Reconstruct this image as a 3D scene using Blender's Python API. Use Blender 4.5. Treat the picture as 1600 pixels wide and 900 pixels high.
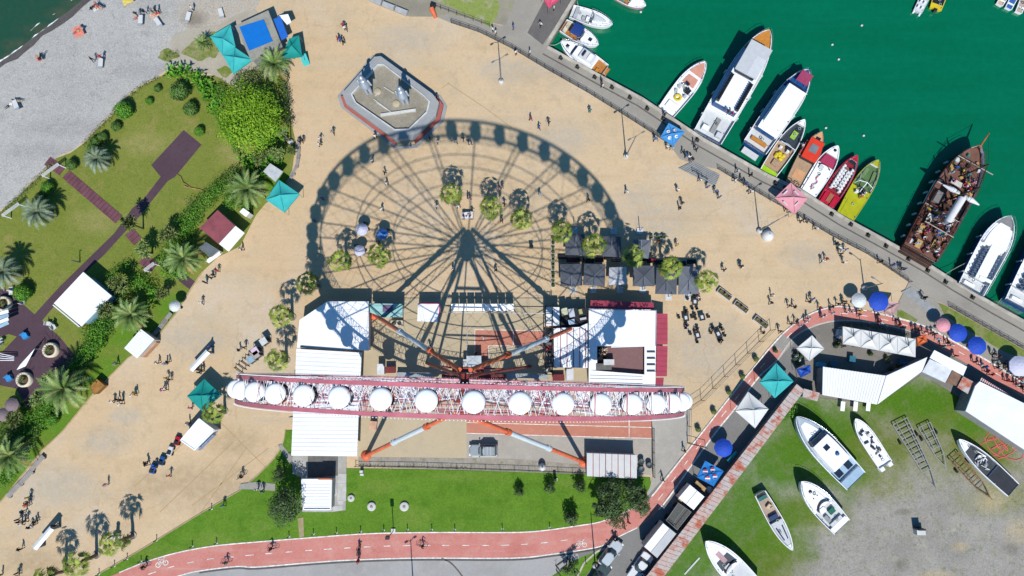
import bpy, bmesh, math, random
from math import sin, cos, pi, radians, atan2, hypot
from mathutils import Vector, Matrix
RNG = random.Random(11)
sc = bpy.context.scene
for o in list(bpy.data.objects): bpy.data.objects.remove(o)
COL = sc.collection
# ------------------------------------------------------------------ camera
FPX, PITCH, ROLL, CAMH = 1145.418, .11603601, .00649075, 107.83187
CAMR = (Matrix.Rotation(ROLL, 3, 'Y') @ Matrix.Rotation(PITCH, 3, 'X'))
cd = bpy.data.cameras.new('camera'); cam = bpy.data.objects.new('camera', cd); COL.objects.link(cam)
cam.matrix_world = Matrix.Translation((0, 0, CAMH)) @ CAMR.to_4x4()
cd.sensor_width = 36; cd.lens = FPX/1600*36; cd.clip_start = 1; cd.clip_end = 6000
sc.camera = cam
# ------------------------------------------------------------------ sky, sun, exposure
SX, SY = -.0585, .777                          # shadow run per metre of height
SUN_DIR = Vector((-SX, -SY, 1)).normalized()
ELEV = math.asin(SUN_DIR.z)
W = bpy.data.worlds.new('World'); sc.world = W; W.use_nodes = True
wn = W.node_tree.nodes; bg = wn['Background']
sky = wn.new('ShaderNodeTexSky'); sky.sky_type = 'NISHITA'; sky.sun_disc = False
sky.sun_elevation = ELEV; sky.sun_rotation = atan2(SUN_DIR.x, SUN_DIR.y)
tint = wn.new('ShaderNodeMix'); tint.data_type = 'RGBA'; tint.blend_type = 'MULTIPLY'; tint.inputs[0].default_value = 1; tint.inputs[7].default_value = (.32, .86, 1.3, 1)   # camera white balance set for the sun: open sky reads bluer
W.node_tree.links.new(sky.outputs[0], tint.inputs[6]); W.node_tree.links.new(tint.outputs[2], bg.inputs[0]); bg.inputs[1].default_value = .08
sl = bpy.data.lights.new('sun', 'SUN'); sl.energy = 4.6; sl.angle = radians(.5); sl.color = (1, .97, .93)
so = bpy.data.objects.new('sun', sl); COL.objects.link(so)
so.rotation_euler = SUN_DIR.to_track_quat('Z', 'Y').to_euler()
sc.view_settings.view_transform = 'Standard'; sc.view_settings.look = 'None'
sc.view_settings.exposure = .2; sc.view_settings.gamma = 1; sc.view_settings.use_curve_mapping = False
sc.cycles.max_bounces = 5; sc.cycles.diffuse_bounces = 3; sc.cycles.glossy_bounces = 2
WATER = -1.2
# ------------------------------------------------------------------ measuring helpers (survey of the photograph -> metres on the ground)
def at(px, py, z=0.0):
    d = CAMR @ Vector(((px-800)/FPX, -(py-450)/FPX, -1))
    t = (z-CAMH)/d.z
    return Vector((d.x*t, d.y*t, z))
def at2(px, py, z=0.0):
    p = at(px, py, z); return (p.x, p.y)
def topx(P):
    d = CAMR.transposed() @ (Vector(P)-Vector((0, 0, CAMH)))
    return (800+FPX*d.x/-d.z, 450-FPX*d.y/-d.z)
def heading(a, b, z=0):
    p, q = at(*a, z), at(*b, z); return atan2(q.y-p.y, q.x-p.x)
# ------------------------------------------------------------------ materials
def lin(c): return c/12.92 if c <= .04045 else ((c+.055)/1.055)**2.4
def S(h, k=.70):
    """colour seen sunlit in the photo (hex) -> base colour"""
    return tuple(min(.86, lin(int(h[i:i+2], 16)/255)*k) for i in (0, 2, 4))
MATS = {}
class NT:
    def __init__(s, m): s.t = m.node_tree
    def n(s, typ, props=None, **ins):
        x = s.t.nodes.new(typ)
        for k, v in (props or {}).items(): setattr(x, k, v)
        for k, v in ins.items():
            i = x.inputs[int(k[1:])] if k[0] == '_' else x.inputs[k]
            if hasattr(v, 'links') or isinstance(v, bpy.types.NodeSocket): s.t.links.new(v, i)
            else: i.default_value = v
        return x
def rgba(c): return (*c[:3], 1)
def M(name, col, rough=.65, var=.16, scale=1.3, metal=0, bump=0, spec=.3, col2=None, amt=.5, trans=0):
    """plain surface whose colour drifts a little with a noise in world space"""
    if name in MATS: return MATS[name]
    m = bpy.data.materials.new(name); m.use_nodes = True; MATS[name] = m
    t = NT(m); b = m.node_tree.nodes['Principled BSDF']
    g = t.n('ShaderNodeNewGeometry')
    n1 = t.n('ShaderNodeTexNoise', Vector=g.outputs['Position'], Scale=scale, Detail=3.0)
    lo = tuple(c*(1-var) for c in col); hi = col2 or tuple(min(.9, c*(1+var)) for c in col)
    r = t.n('ShaderNodeMapRange', Value=n1.outputs[0]); r.inputs[1].default_value = .3; r.inputs[2].default_value = .7
    mx = t.n('ShaderNodeMix', {'data_type': 'RGBA'}, _0=r.outputs[0], _6=rgba(lo), _7=rgba(hi))
    t.t.links.new(mx.outputs[2], b.inputs['Base Color'])
    b.inputs['Roughness'].default_value = rough; b.inputs['Metallic'].default_value = metal
    b.inputs['Specular IOR Level'].default_value = spec
    if bump:
        n2 = t.n('ShaderNodeTexNoise', Vector=g.outputs['Position'], Scale=scale*9, Detail=2.0)
        bp = t.n('ShaderNodeBump', Height=n2.outputs[0], Strength=bump, Distance=.05)
        t.t.links.new(bp.outputs[0], b.inputs['Normal'])
    return m
def GM(name, base, layers, rough=.85, fine=.12, fscale=6, bump=.25, blobs=None, spec=.2, streak=None, post=(), crack=None):
    """ground: base colour, then noise layers (scale, colour, lo, hi, amount) and blob layers (colour, [(px,py,rx,ry)], amount)"""
    if name in MATS: return MATS[name]
    m = bpy.data.materials.new(name); m.use_nodes = True; MATS[name] = m
    t = NT(m); b = m.node_tree.nodes['Principled BSDF']
    pos = t.n('ShaderNodeNewGeometry').outputs['Position']
    def mix(fac, A, B, mode='MIX'):
        x = t.n('ShaderNodeMix', {'data_type': 'RGBA', 'blend_type': mode}, _0=fac, _6=A, _7=B); return x.outputs[2]
    c = t.n('ShaderNodeRGB'); c.outputs[0].default_value = rgba(base); c = c.outputs[0]
    for i, (s_, col, lo, hi, a) in enumerate(layers):
        off = t.n('ShaderNodeVectorMath', {'operation': 'ADD'}, _0=pos, _1=(13.7*i+3, 7.1*i, 2.2*i)).outputs[0]
        n = t.n('ShaderNodeTexNoise', Vector=off, Scale=s_, Detail=6.0, Roughness=.62)
        r = t.n('ShaderNodeMapRange', Value=n.outputs[0]); r.inputs[1].default_value = lo; r.inputs[2].default_value = hi; r.inputs[4].default_value = a
        c = mix(r.outputs[0], c, rgba(col))
    for col, bl, a in (blobs or []):
        acc = None
        wob = t.n('ShaderNodeTexNoise', Vector=pos, Scale=.22, Detail=5.0, Roughness=.65)
        for (px, py, rx, ry) in bl:
            P = at(px, py); q = at(px+rx, py)-P; ex = abs(q.x); ey = abs((at(px, py+ry)-P).y)
            d = t.n('ShaderNodeVectorMath', {'operation': 'SUBTRACT'}, _0=pos, _1=tuple(P)).outputs[0]
            d = t.n('ShaderNodeVectorMath', {'operation': 'MULTIPLY'}, _0=d, _1=(1/ex, 1/ey, 0)).outputs[0]
            l = t.n('ShaderNodeVectorMath', {'operation': 'LENGTH'}, _0=d).outputs['Value']
            l = t.n('ShaderNodeMath', {'operation': 'MULTIPLY_ADD'}, _0=wob.outputs[0], _1=1.5, _2=l).outputs[0]
            r = t.n('ShaderNodeMapRange', Value=l); r.inputs[1].default_value = 2.1; r.inputs[2].default_value = 1.2
            acc = r.outputs[0] if acc is None else t.n('ShaderNodeMath', {'operation': 'MAXIMUM'}, _0=acc, _1=r.outputs[0]).outputs[0]
        brk = t.n('ShaderNodeMapRange', Value=t.n('ShaderNodeTexNoise', Vector=pos, Scale=.9, Detail=7.0, Roughness=.7).outputs[0]); brk.inputs[1].default_value = .36; brk.inputs[2].default_value = .56; brk.inputs[3].default_value = a*(.35 if a < .9 else .86); brk.inputs[4].default_value = a
        acc = t.n('ShaderNodeMath', {'operation': 'MULTIPLY'}, _0=acc, _1=brk.outputs[0]).outputs[0]
        c = mix(acc, c, rgba(col))
    for i, (s_, col, lo, hi, a) in enumerate(post):
        off = t.n('ShaderNodeVectorMath', {'operation': 'ADD'}, _0=pos, _1=(5.7*i+31, 17.1*i, .2*i)).outputs[0]
        n = t.n('ShaderNodeTexNoise', Vector=off, Scale=s_, Detail=8.0, Roughness=.68)
        r = t.n('ShaderNodeMapRange', Value=n.outputs[0]); r.inputs[1].default_value = lo; r.inputs[2].default_value = hi; r.inputs[4].default_value = a
        c = mix(r.outputs[0], c, rgba(col))
    for (ang, sc_, col, lo, hi, a) in (streak or []):      # worn tracks: noise stretched along the way people walk
        mp = t.n('ShaderNodeMapping', Vector=pos); mp.inputs['Rotation'].default_value = (0, 0, ang); mp.inputs['Scale'].default_value = (sc_*.07, sc_, 1)
        n = t.n('ShaderNodeTexNoise', Vector=mp.outputs[0], Scale=1.0, Detail=5.0, Roughness=.6)
        r = t.n('ShaderNodeMapRange', Value=n.outputs[0]); r.inputs[1].default_value = lo; r.inputs[2].default_value = hi; r.inputs[4].default_value = a
        c = mix(r.outputs[0], c, rgba(col))
    if crack:
        wob = t.n('ShaderNodeTexNoise', Vector=pos, Scale=.7, Detail=5.0); wv = t.n('ShaderNodeVectorMath', {'operation': 'SCALE'}, _0=wob.outputs['Color']); wv.inputs['Scale'].default_value = 2.2
        pv = t.n('ShaderNodeVectorMath', {'operation': 'ADD'}, _0=pos, _1=wv.outputs[0])
        vo = t.n('ShaderNodeTexVoronoi', {'feature': 'DISTANCE_TO_EDGE'}, Vector=pv.outputs[0], Scale=crack[0])
        gate = t.n('ShaderNodeTexNoise', Vector=pos, Scale=.06, Detail=2.0)
        r = t.n('ShaderNodeMapRange', Value=vo.outputs['Distance']); r.inputs[1].default_value = crack[0]*.12; r.inputs[2].default_value = 0; r.inputs[4].default_value = crack[2]
        g2 = t.n('ShaderNodeMapRange', Value=gate.outputs[0]); g2.inputs[1].default_value = .45; g2.inputs[2].default_value = .62
        mm = t.n('ShaderNodeMath', {'operation': 'MULTIPLY'}, _0=r.outputs[0], _1=g2.outputs[0])
        c = mix(mm.outputs[0], c, rgba(crack[1]))
    n = t.n('ShaderNodeTexNoise', Vector=pos, Scale=fscale, Detail=4.0, Roughness=.7)
    r = t.n('ShaderNodeMapRange', Value=n.outputs[0]); r.inputs[1].default_value = .25; r.inputs[2].default_value = .75
    r.inputs[3].default_value = 1-fine*1.4; r.inputs[4].default_value = 1+fine*1.4
    hs = t.n('ShaderNodeVectorMath', {'operation': 'SCALE'}, _0=c); t.t.links.new(r.outputs[0], hs.inputs['Scale']); c = hs.outputs[0]
    t.t.links.new(c, b.inputs['Base Color'])
    b.inputs['Roughness'].default_value = rough; b.inputs['Specular IOR Level'].default_value = spec
    if bump:
        bp = t.n('ShaderNodeBump', Height=n.outputs[0], Strength=bump, Distance=.08)
        t.t.links.new(bp.outputs[0], b.inputs['Normal'])
    return m
# ------------------------------------------------------------------ mesh builder
class MB:
    def __init__(s): s.v = []; s.f = []; s.mi = []; s.mats = []; s.sm = []
    def m(s, mat):
        if mat not in s.mats: s.mats.append(mat)
        return s.mats.index(mat)
    def face(s, pts, mat, smooth=False):
        n = len(s.v); s.v += [tuple(p) for p in pts]; s.f.append(tuple(range(n, n+len(pts)))); s.mi.append(s.m(mat)); s.sm.append(smooth)
    def raw(s, V, Fs, mat, smooth=False):
        n = len(s.v); s.v += [tuple(p) for p in V]; k = s.m(mat)
        for f in Fs: s.f.append(tuple(i+n for i in f)); s.mi.append(k); s.sm.append(smooth)
    def prism(s, poly, z0, z1, mat, top=None):
        a = sum(poly[i][0]*poly[(i+1) % len(poly)][1]-poly[(i+1) % len(poly)][0]*poly[i][1] for i in range(len(poly)))
        if a < 0: poly = poly[::-1]
        n = len(poly); V = [(p[0], p[1], z0) for p in poly]+[(p[0], p[1], z1) for p in poly]
        s.raw(V, [(i, (i+1) % n, (i+1) % n+n, i+n) for i in range(n)]+[tuple(range(n-1, -1, -1))], mat)
        s.face([(p[0], p[1], z1) for p in poly], top or mat)
    def box(s, c, d, mat, rz=0, top=None):
        ca, sa = cos(rz), sin(rz); x, y = d[0]/2, d[1]/2
        P = [(c[0]+ca*u-sa*v, c[1]+sa*u+ca*v) for u, v in ((-x, -y), (x, -y), (x, y), (-x, y))]
        s.prism(P, c[2], c[2]+d[2], mat, top)
    def tube(s, p, q, r, mat, r2=None, n=8, cap=True, smooth=True):
        p, q = Vector(p), Vector(q); r2 = r if r2 is None else r2
        d = (q-p).normalized(); a = d.orthogonal().normalized(); b = d.cross(a)
        V = [p+(a*cos(2*pi*i/n)+b*sin(2*pi*i/n))*r for i in range(n)]+[q+(a*cos(2*pi*i/n)+b*sin(2*pi*i/n))*r2 for i in range(n)]
        s.raw(V, [(i, (i+1) % n, (i+1) % n+n, i+n) for i in range(n)], mat, smooth)
        if cap: s.face(V[:n][::-1], mat); s.face(V[n:], mat)
    def bar(s, p, q, w, mat): s.tube(p, q, w/2*1.2, mat, n=4, smooth=False)
    def path(s, pts, r, mat, n=6):
        for a, b in zip(pts, pts[1:]): s.tube(a, b, r, mat, n=n)
    def lathe(s, c, prof, mat, n=20, smooth=True, a0=0):
        V = []
        for r, z in prof: V += [(c[0]+r*cos(a0+2*pi*i/n), c[1]+r*sin(a0+2*pi*i/n), c[2]+z) for i in range(n)]
        Fs = [(k*n+i, k*n+(i+1) % n, (k+1)*n+(i+1) % n, (k+1)*n+i) for k in range(len(prof)-1) for i in range(n)]
        s.raw(V, Fs, mat, smooth)
    def ball(s, c, r, mat, n=10, sz=1):
        s.lathe(c, [(max(.001, r*cos(t)), r*sz*sin(t)) for t in [(-pi/2)+pi*k/6 for k in range(7)]], mat, n)
    def build(s, name, parent=None, loc=None, rz=0, world=False):
        me = bpy.data.meshes.new(name)
        off = Vector((0, 0, 0))
        if world and parent: off = Vector(parent.location)
        if world and not parent and loc is not None: off = Vector(loc)
        me.from_pydata([tuple(Vector(p)-off) for p in s.v], [], s.f)
        for m in s.mats: me.materials.append(m)
        me.polygons.foreach_set('material_index', s.mi); me.polygons.foreach_set('use_smooth', s.sm)
        me.update()
        o = bpy.data.objects.new(name, me); COL.objects.link(o)
        if parent: o.parent = parent
        if loc is not None: o.location = loc
        o.rotation_euler[2] = rz
        return o
LABELLED = []
def tag(o, label, cat, group=None):
    o['label'] = label; o['category'] = cat
    if group: o['group'] = group
    LABELLED.append(o); return o
def thing(name, label, cat, loc, rz=0, group=None):
    o = bpy.data.objects.new(name, None); COL.objects.link(o); o.location = loc; o.rotation_euler[2] = rz
    o.empty_display_size = .3
    return tag(o, label, cat, group)
KIDS = {}
def dup(root, loc, rz=0, scale=1, label=None, group=None):
    """copy of a thing, its parts and their sub-parts (mesh data shared)"""
    def kids(o):
        return o.children
    r = root.copy(); COL.objects.link(r); r.location = loc; r.rotation_euler[2] = rz; r.scale = (scale,)*3 if not hasattr(scale, '__len__') else scale
    for ch in kids(root):
        c = ch.copy(); COL.objects.link(c); c.parent = r
        for g in kids(ch):
            d = g.copy(); COL.objects.link(d); d.parent = c
    if label: r['label'] = label
    if group: r['group'] = group
    LABELLED.append(r); return r
PROTO = {}
def place(key, make, loc, rz=0, scale=1, label=None, group=None):
    """first use moves the prototype itself, later uses copy it"""
    if key not in PROTO:
        o = make(); PROTO[key] = o; o.location = loc; o.rotation_euler[2] = rz; o.scale = (scale,)*3 if not hasattr(scale, '__len__') else scale
        if label: o['label'] = label
        if group: o['group'] = group
        return o
    return dup(PROTO[key], loc, rz, scale, label, group)
def struct(name, b):
    o = b.build(name); o['kind'] = 'structure'; return o
LAYER = [0]
def sheet(name, pxs, mat, z=None):
    if z is None: LAYER[0] += 1; z = .004*LAYER[0]
    b = MB(); P = [at(x, y, z) for x, y in pxs]
    a = sum(P[i].x*P[(i+1) % len(P)].y-P[(i+1) % len(P)].x*P[i].y for i in range(len(P)))
    if a < 0: P = P[::-1]
    b.face(P, mat); return struct(name, b)
def crom(pts, n=6, closed=False):
    out = []; m = len(pts)
    rng = range(m) if closed else range(m-1)
    for i in rng:
        p0 = pts[(i-1) % m] if closed or i > 0 else pts[i]; p1 = pts[i]; p2 = pts[(i+1) % m]
        p3 = pts[(i+2) % m] if closed or i+2 < m else p2
        for k in range(n):
            t = k/n
            out.append(tuple(.5*(2*b+(c-a)*t+(2*a-5*b+4*c-d)*t*t+(-a+3*b-3*c+d)*t**3) for a, b, c, d in zip(p0, p1, p2, p3)))
    if not closed: out.append(tuple(pts[-1]))
    return out
def resample(pts, n):
    L = [0]
    for a, b in zip(pts, pts[1:]): L.append(L[-1]+hypot(b[0]-a[0], b[1]-a[1]))
    out = []
    for k in range(n):
        d = L[-1]*k/(n-1); i = 0
        while i < len(L)-2 and L[i+1] < d: i += 1
        u = (d-L[i])/max(1e-9, L[i+1]-L[i]); out.append(tuple(pts[i][j]+(pts[i+1][j]-pts[i][j])*u for j in range(len(pts[0]))))
    return out
def strip_line(name, pts, w, mat, z, dash=None):
    """painted line of width w (m) along px polyline"""
    b = MB(); P = [at(x, y, z) for x, y in pts]
    segs = []
    if dash:
        Q = resample([tuple(p) for p in P], 400); L = 0; on = []
        for a, c in zip(Q, Q[1:]):
            l = (Vector(c)-Vector(a)).length
            if (L % (dash[0]+dash[1])) < dash[0]: segs.append((Vector(a), Vector(c)))
            L += l
    else: segs = list(zip(P, P[1:]))
    for a, c in segs:
        d = (c-a); d.z = 0
        if d.length < 1e-6: continue
        n = Vector((-d.y, d.x, 0)).normalized()*w/2
        b.face([a-n, c-n, c+n, a+n], mat)
    return struct(name, b)
# ================================================================== SETTING
PLAZA = GM('plaza_concrete', S('dec29c', .70), [(.06, S('d4b68c', .70), .42, .68, .7), (.045, S('d4c8b6', .70), .52, .70, .8), (.3, S('cbab80', .66), .54, .8, .5), (.02, S('d8b484', .66), .5, .7, .5)], fine=.07, fscale=3, bump=.12,
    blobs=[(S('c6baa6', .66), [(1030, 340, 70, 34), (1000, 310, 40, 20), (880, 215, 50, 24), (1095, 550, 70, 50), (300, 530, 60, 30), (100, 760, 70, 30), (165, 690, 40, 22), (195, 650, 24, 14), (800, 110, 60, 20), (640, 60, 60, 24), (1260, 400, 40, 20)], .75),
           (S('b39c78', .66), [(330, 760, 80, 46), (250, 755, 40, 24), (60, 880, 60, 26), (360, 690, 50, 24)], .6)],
    post=[(1.4, S('a98e68', .66), .60, .78, .6), (.5, S('b9a585', .66), .54, .74, .55), (.16, S('c9b596', .68), .54, .66, .5), (9, S('a08c6c', .66), .62, .76, .4), (4.0, S('8f7c60', .66), .68, .80, .6)],
    streak=[(-.52, .5, S('c4a884', .68), .52, .74, .4), (.75, .4, S('cdbca0', .68), .52, .72, .55)], crack=(.11, S('a98e66', .66), .32))
# water: one sheet to the horizon
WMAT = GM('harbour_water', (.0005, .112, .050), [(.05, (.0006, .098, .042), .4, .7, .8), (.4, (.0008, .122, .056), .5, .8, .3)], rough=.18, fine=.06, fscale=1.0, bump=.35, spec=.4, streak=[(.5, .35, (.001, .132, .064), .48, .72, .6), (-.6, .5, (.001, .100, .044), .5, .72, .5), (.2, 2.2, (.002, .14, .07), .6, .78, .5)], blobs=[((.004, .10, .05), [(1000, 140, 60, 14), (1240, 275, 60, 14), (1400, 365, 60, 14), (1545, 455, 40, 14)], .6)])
b = MB(); b.face([(-3000, -3000, WATER), (3000, -3000, WATER), (3000, 3000, WATER), (-3000, 3000, WATER)], WMAT); struct('water', b)
# open sea at the beach: slightly browner, stones show near the shore
SHORE = [(-900, 705), (-300, 300), (0, 95), (35, 73), (72, 42), (112, 15), (132, -2), (250, -90), (420, -300), (560, -650)]
INLAND = [(-900, 960), (-260, 500), (0, 329), (38, 293), (66, 268), (86, 246), (108, 238), (130, 222), (150, 200), (172, 180), (197, 150), (222, 132), (250, 118), (268, 104), (292, 96), (330, 60), (398, 14), (420, -20), (540, -200), (700, -650)]
SEA = GM('sea_water', S('2c5f48', .55), [(.12, S('355c46', .55), .4, .7, .7), (.8, S('3d5a40', .55), .5, .75, .5)], rough=.25, fine=.07, fscale=1.5, bump=.2, spec=.3, blobs=[(S('6a6a52', .5), [(-10, 88, 40, 10), (30, 66, 36, 12), (60, 42, 30, 12), (95, 16, 30, 12), (120, -2, 30, 10), (-60, 130, 60, 12)], .6)])
N = 110
sh = resample(crom(SHORE, 4), N); inl = resample(crom(INLAND, 4), N)
def shl(px, d):    # offset of the shoreline, out to sea positive (px)
    return (px[0]-d*.62, px[1]-d*.78)
b = MB(); V = []
for s_ in sh: V += [at(*s_, WATER+.02), at(*shl(s_, 400), WATER+.02)]
b.raw(V, [(2*i, 2*i+1, 2*i+3, 2*i+2) for i in range(N-1)], SEA); struct('sea', b)
PEB = GM('pebble_beach', S('c2beb7'), [(.10, S('b0aca4'), .4, .7, .7), (.9, S('94908b'), .5, .8, .6), (3.5, S('dcdad6'), .58, .75, .7), (2.2, S('7d7a77'), .60, .8, .7)], fine=.26, fscale=5, bump=.6,
    blobs=[(S('c3b39b'), [(330, 20, 60, 40), (300, 70, 40, 24), (385, 12, 40, 22), (280, 120, 26, 16)], .8), (S('8f8474'), [(303, 30, 20, 13)], .9), (S('a39f9b'), [(110, 200, 80, 16), (60, 235, 60, 14), (230, 110, 60, 14)], .6)])
b = MB(); V = []; K = 12
for i in range(N):
    A = at(*inl[i], 0); B = at(*sh[i], WATER)
    for k in range(K+4):
        t = k/K; P = A.lerp(B, t); P.z = .03-(1.23)*t**1.6 if t <= 1 else WATER-(t-1)*4
        V.append(P)
KK = K+4
b.raw(V, [(i*KK+k, i*KK+k+1, (i+1)*KK+k+1, (i+1)*KK+k) for i in range(N-1) for k in range(KK-1)], PEB, True); struct('beach', b)
WET = GM('wet_pebbles', S('77716c', .55), [(.8, S('66605b', .55), .4, .7, .8)], rough=.45, fine=.2, fscale=5, bump=.4)
b = MB(); V = []
rw = random.Random(3)
for i in range(N):
    A = at(*inl[i], 0); B = at(*sh[i], WATER)
    L = (B-A).length; wt = 1-(1.15+.22*sin(i*1.3)+.15*sin(i*2.9))/L
    for t in (wt, 1.02):
        P = A.lerp(B, t); P.z = .045-(1.23)*t**1.6; P.z += .012; V.append(P)
b.raw(V, [(2*i, 2*i+1, 2*i+3, 2*i+2) for i in range(N-1)], WET); struct('wet_sand', b)
FOAM = M('sea_foam', (.62, .63, .60), .6, .35, 2.5)
b = MB(); fs = resample(sh, 700)
for off, ph in ((0, 0), (-.9, 2.1), (1.1, 4.0)):
    W_ = [max(0, .10*(sin(i*.07+ph)+.8*sin(i*.19+ph*2)+.7*sin(i*.53+ph)+.5*sin(i*1.31))-(.0 if off == 0 else .09)) for i in range(700)]
    for i in range(699):
        if W_[i] <= .01 and W_[i+1] <= .01: continue
        a, c = at(*fs[i], WATER+.05), at(*fs[i+1], WATER+.05); d = (c-a).normalized(); n = Vector((-d.y, d.x, 0)); o1 = n*(off+.12*sin(i*.23+ph)); o2 = n*(off+.12*sin((i+1)*.23+ph))
        b.face([a+o1-n*W_[i]*.4, c+o2-n*W_[i+1]*.4, c+o2+n*W_[i+1], a+o1+n*W_[i]], FOAM)
struct('sea_foam', b)
# land: one slab with the quay as its edge, running out to the horizon on the land side
QUAY = [(1020, -200), (900, 0), (857, 71), (940, 117), (1005, 152), (1100, 215), (1157, 247), (1200, 271), (1252, 295), (1320, 338), (1390, 376), (1450, 410), (1500, 442), (1560, 477), (1600, 499), (2200, 846)]
edge = [at2(x, y) for x, y in QUAY]
far_r = Vector(edge[-1])+(Vector(edge[-1])-Vector(edge[-2])).normalized()*1500
inl_xy = [at2(x-5, y-6) for x, y in inl]
poly = [at2(1300, -650)]+edge+[(far_r.x, far_r.y), (1500, -1800), (-1800, -1800)]+[at2(-1400, 1300)]+inl_xy
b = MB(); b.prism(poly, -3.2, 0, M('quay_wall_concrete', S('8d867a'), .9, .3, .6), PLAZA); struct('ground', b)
# ---- quay deck
QC = GM('quay_concrete', S('aaa295'), [(.12, S('969085'), .42, .7, .7), (.5, S('b9b1a2'), .5, .75, .5), (2.0, S('7d776d'), .6, .8, .5)], fine=.1, bump=.2,
        blobs=[(S('8f8980'), [(870, 110, 40, 16), (1290, 380, 60, 18), (1380, 420, 50, 16), (1500, 480, 50, 16)], .5)])
RAIL = [(705, 36), (750, 51), (800, 76), (857, 110), (917, 144), (975, 180), (1025, 212), (1045, 225), (1062, 248), (1088, 258), (1121, 264), (1200, 311), (1242, 334), (1300, 369), (1355, 397), (1420, 441), (1457, 467), (1482, 479), (1600, 546), (2200, 890)]
sheet('quay', [(840, -90), (800, -2), (785, 40), (700, 22), (690, 14), (676, 24)]+RAIL+[(2200, 846)]+QUAY[::-1][1:-1]+[(950, -90)], QC)
EDGE_M = M('quay_edge_stone', S('c0b8a8'), .9, .25, .8)
o_ = [(x, y) for x, y in QUAY[2:]]; i_ = [(x-9, y+13) for x, y in o_]
strip_line('quay_joint', i_, .22, M('joint_dark', S('6d675e'), .9), .03)
for nm, pts, wd in (('quay_kerb', o_, .5), ('pier_kerb', QUAY[:3], .5)):
    bb = MB()
    for a, c in zip(pts, pts[1:]):
        A, C = at(*a, 0), at(*c, 0); d = (C-A).normalized(); n = Vector((-d.y, d.x, 0))*-.35
        m_ = (A+C)/2+n; bb.box((m_.x, m_.y, .015), ((C-A).length, wd, .13), EDGE_M, atan2(d.y, d.x))
    struct(nm, bb)
# ---- top strip: slabs, weeds, pier
sheet('yard_ground', [(575, -200), (577, -2), (600, 12), (640, 26), (674, 26), (700, 22), (790, 40), (805, 0), (850, -100), (900, -200)], GM('yard_dirt', S('a79f8b'), [(.2, S('8f8878'), .4, .65, .8), (.6, S('98a05c'), .55, .7, .8)], fine=.15))
sheet('grass_strip', [(690, -60), (683, 2), (716, 16), (766, 42), (775, 30), (782, 8), (770, -10), (765, -60)], GM('dry_grass', S('93a052'), [(.5, S('b0aa8c'), .5, .65, .9), (1.5, S('7c9040'), .5, .7, .7)], fine=.2, bump=.5))
sheet('pier_asphalt', [(824, 51), (848, 70), (893, 2), (930, -60), (880, -60), (852, -2)], GM('pier_dark_asphalt', S('75706c'), [(.6, S('66615e'), .4, .7, .8), (2, S('847e78'), .55, .75, .5)], fine=.1))
# ---- park lawn on the left
LAWN_E = [(268, 104), (275, 102), (318, 118), (360, 118), (395, 128), (420, 112), (445, 118), (452, 160), (455, 190), (462, 222), (460, 240), (455, 275), (440, 300), (415, 318), (400, 336), (375, 385), (340, 402), (317, 424), (302, 446), (275, 490), (240, 535), (202, 558), (175, 585), (140, 622), (112, 657), (95, 677), (67, 703), (38, 738), (15, 768), (0, 785), (-300, 1120)]
PARK = GM('park_lawn', S('7c8636'), [(.12, S('8a9040'), .4, .7, .8), (.3, S('9c8f55'), .54, .72, .85), (1.2, S('6c7a2c'), .5, .7, .7), (.08, S('75852f'), .5, .62, .7)], fine=.22, fscale=5, bump=.5,
    blobs=[(S('5d8a1c'), [(215, 530, 60, 30), (170, 585, 50, 40), (100, 660, 70, 40), (270, 480, 30, 20), (20, 720, 60, 60), (430, 290, 30, 30)], .9), (S('b0a06a'), [(365, 235, 25, 25), (225, 225, 40, 16), (150, 345, 40, 20)], .5)], post=[(1.5, S('969448'), .54, .72, .6), (4, S('62702a'), .58, .75, .5), (.6, S('a0925c'), .60, .75, .6)])
sheet('lawn', [(x+2, y+1) for x, y in INLAND[1:14]]+LAWN_E+[(-600, 1000)], PARK)
# rough weedy fringe between lawn and pebbles
FR = [(x, y) for x, y in INLAND[2:14]]
# ---- park decks
DECK = GM('dark_wood_deck', S('5d4750', .62), [(.25, S('68505a', .62), .4, .7, .7), (1.5, S('523e47', .62), .5, .75, .6)], fine=.1, bump=.1, rough=.7)
RAMP = M('maroon_ramp_boards', S('7d4f58', .62), .8, .2, .7)
sheet('deck', [(287, 203), (315, 226), (274, 276), (262, 283), (218, 338), (192, 366), (165, 396), (108, 450), (66, 501), (95, 528), (120, 560), (105, 578), (74, 600), (62, 625), (45, 640), (25, 607), (0, 602), (-300, 700), (-300, 380), (0, 452), (7, 450), (54, 491), (92, 449), (140, 402), (178, 365), (207, 325), (226, 309), (251, 276), (236, 258)], DECK)
sheet('deck_grass', [(-30, 535), (14, 522), (26, 526), (3, 550), (-30, 560)], MATS['park_lawn'])
def ramp(pts, w, name='ramp_path'):
    b = MB()
    A, B = at(*pts[0], 0), at(*pts[1], 0); d = (B-A); L = d.length; n = max(2, int(L/.62)); d.normalize(); a = atan2(d.y, d.x)
    for k in range(n):
        c = A+d*(L*(k+.5)/n); b.box((c.x, c.y, 0), (L/n-.07, w, .07), RAMP, a)
    c = (A+B)/2; b.box((c.x, c.y, 0), (L, w*.98, .04), M('ramp_underlay', S('4a2d34', .6), .9), a)
    return struct(name, b)
ramp(((74, 251), (98, 268)), 1.5); ramp(((103, 272), (186, 343)), 1.55); ramp(((202, 362), (216, 378)), 1.6); ramp(((222, 404), (242, 418)), 1.7)
sheet('deck_link', [(246, 412), (256, 404), (305, 440), (296, 452)], DECK)
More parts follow.
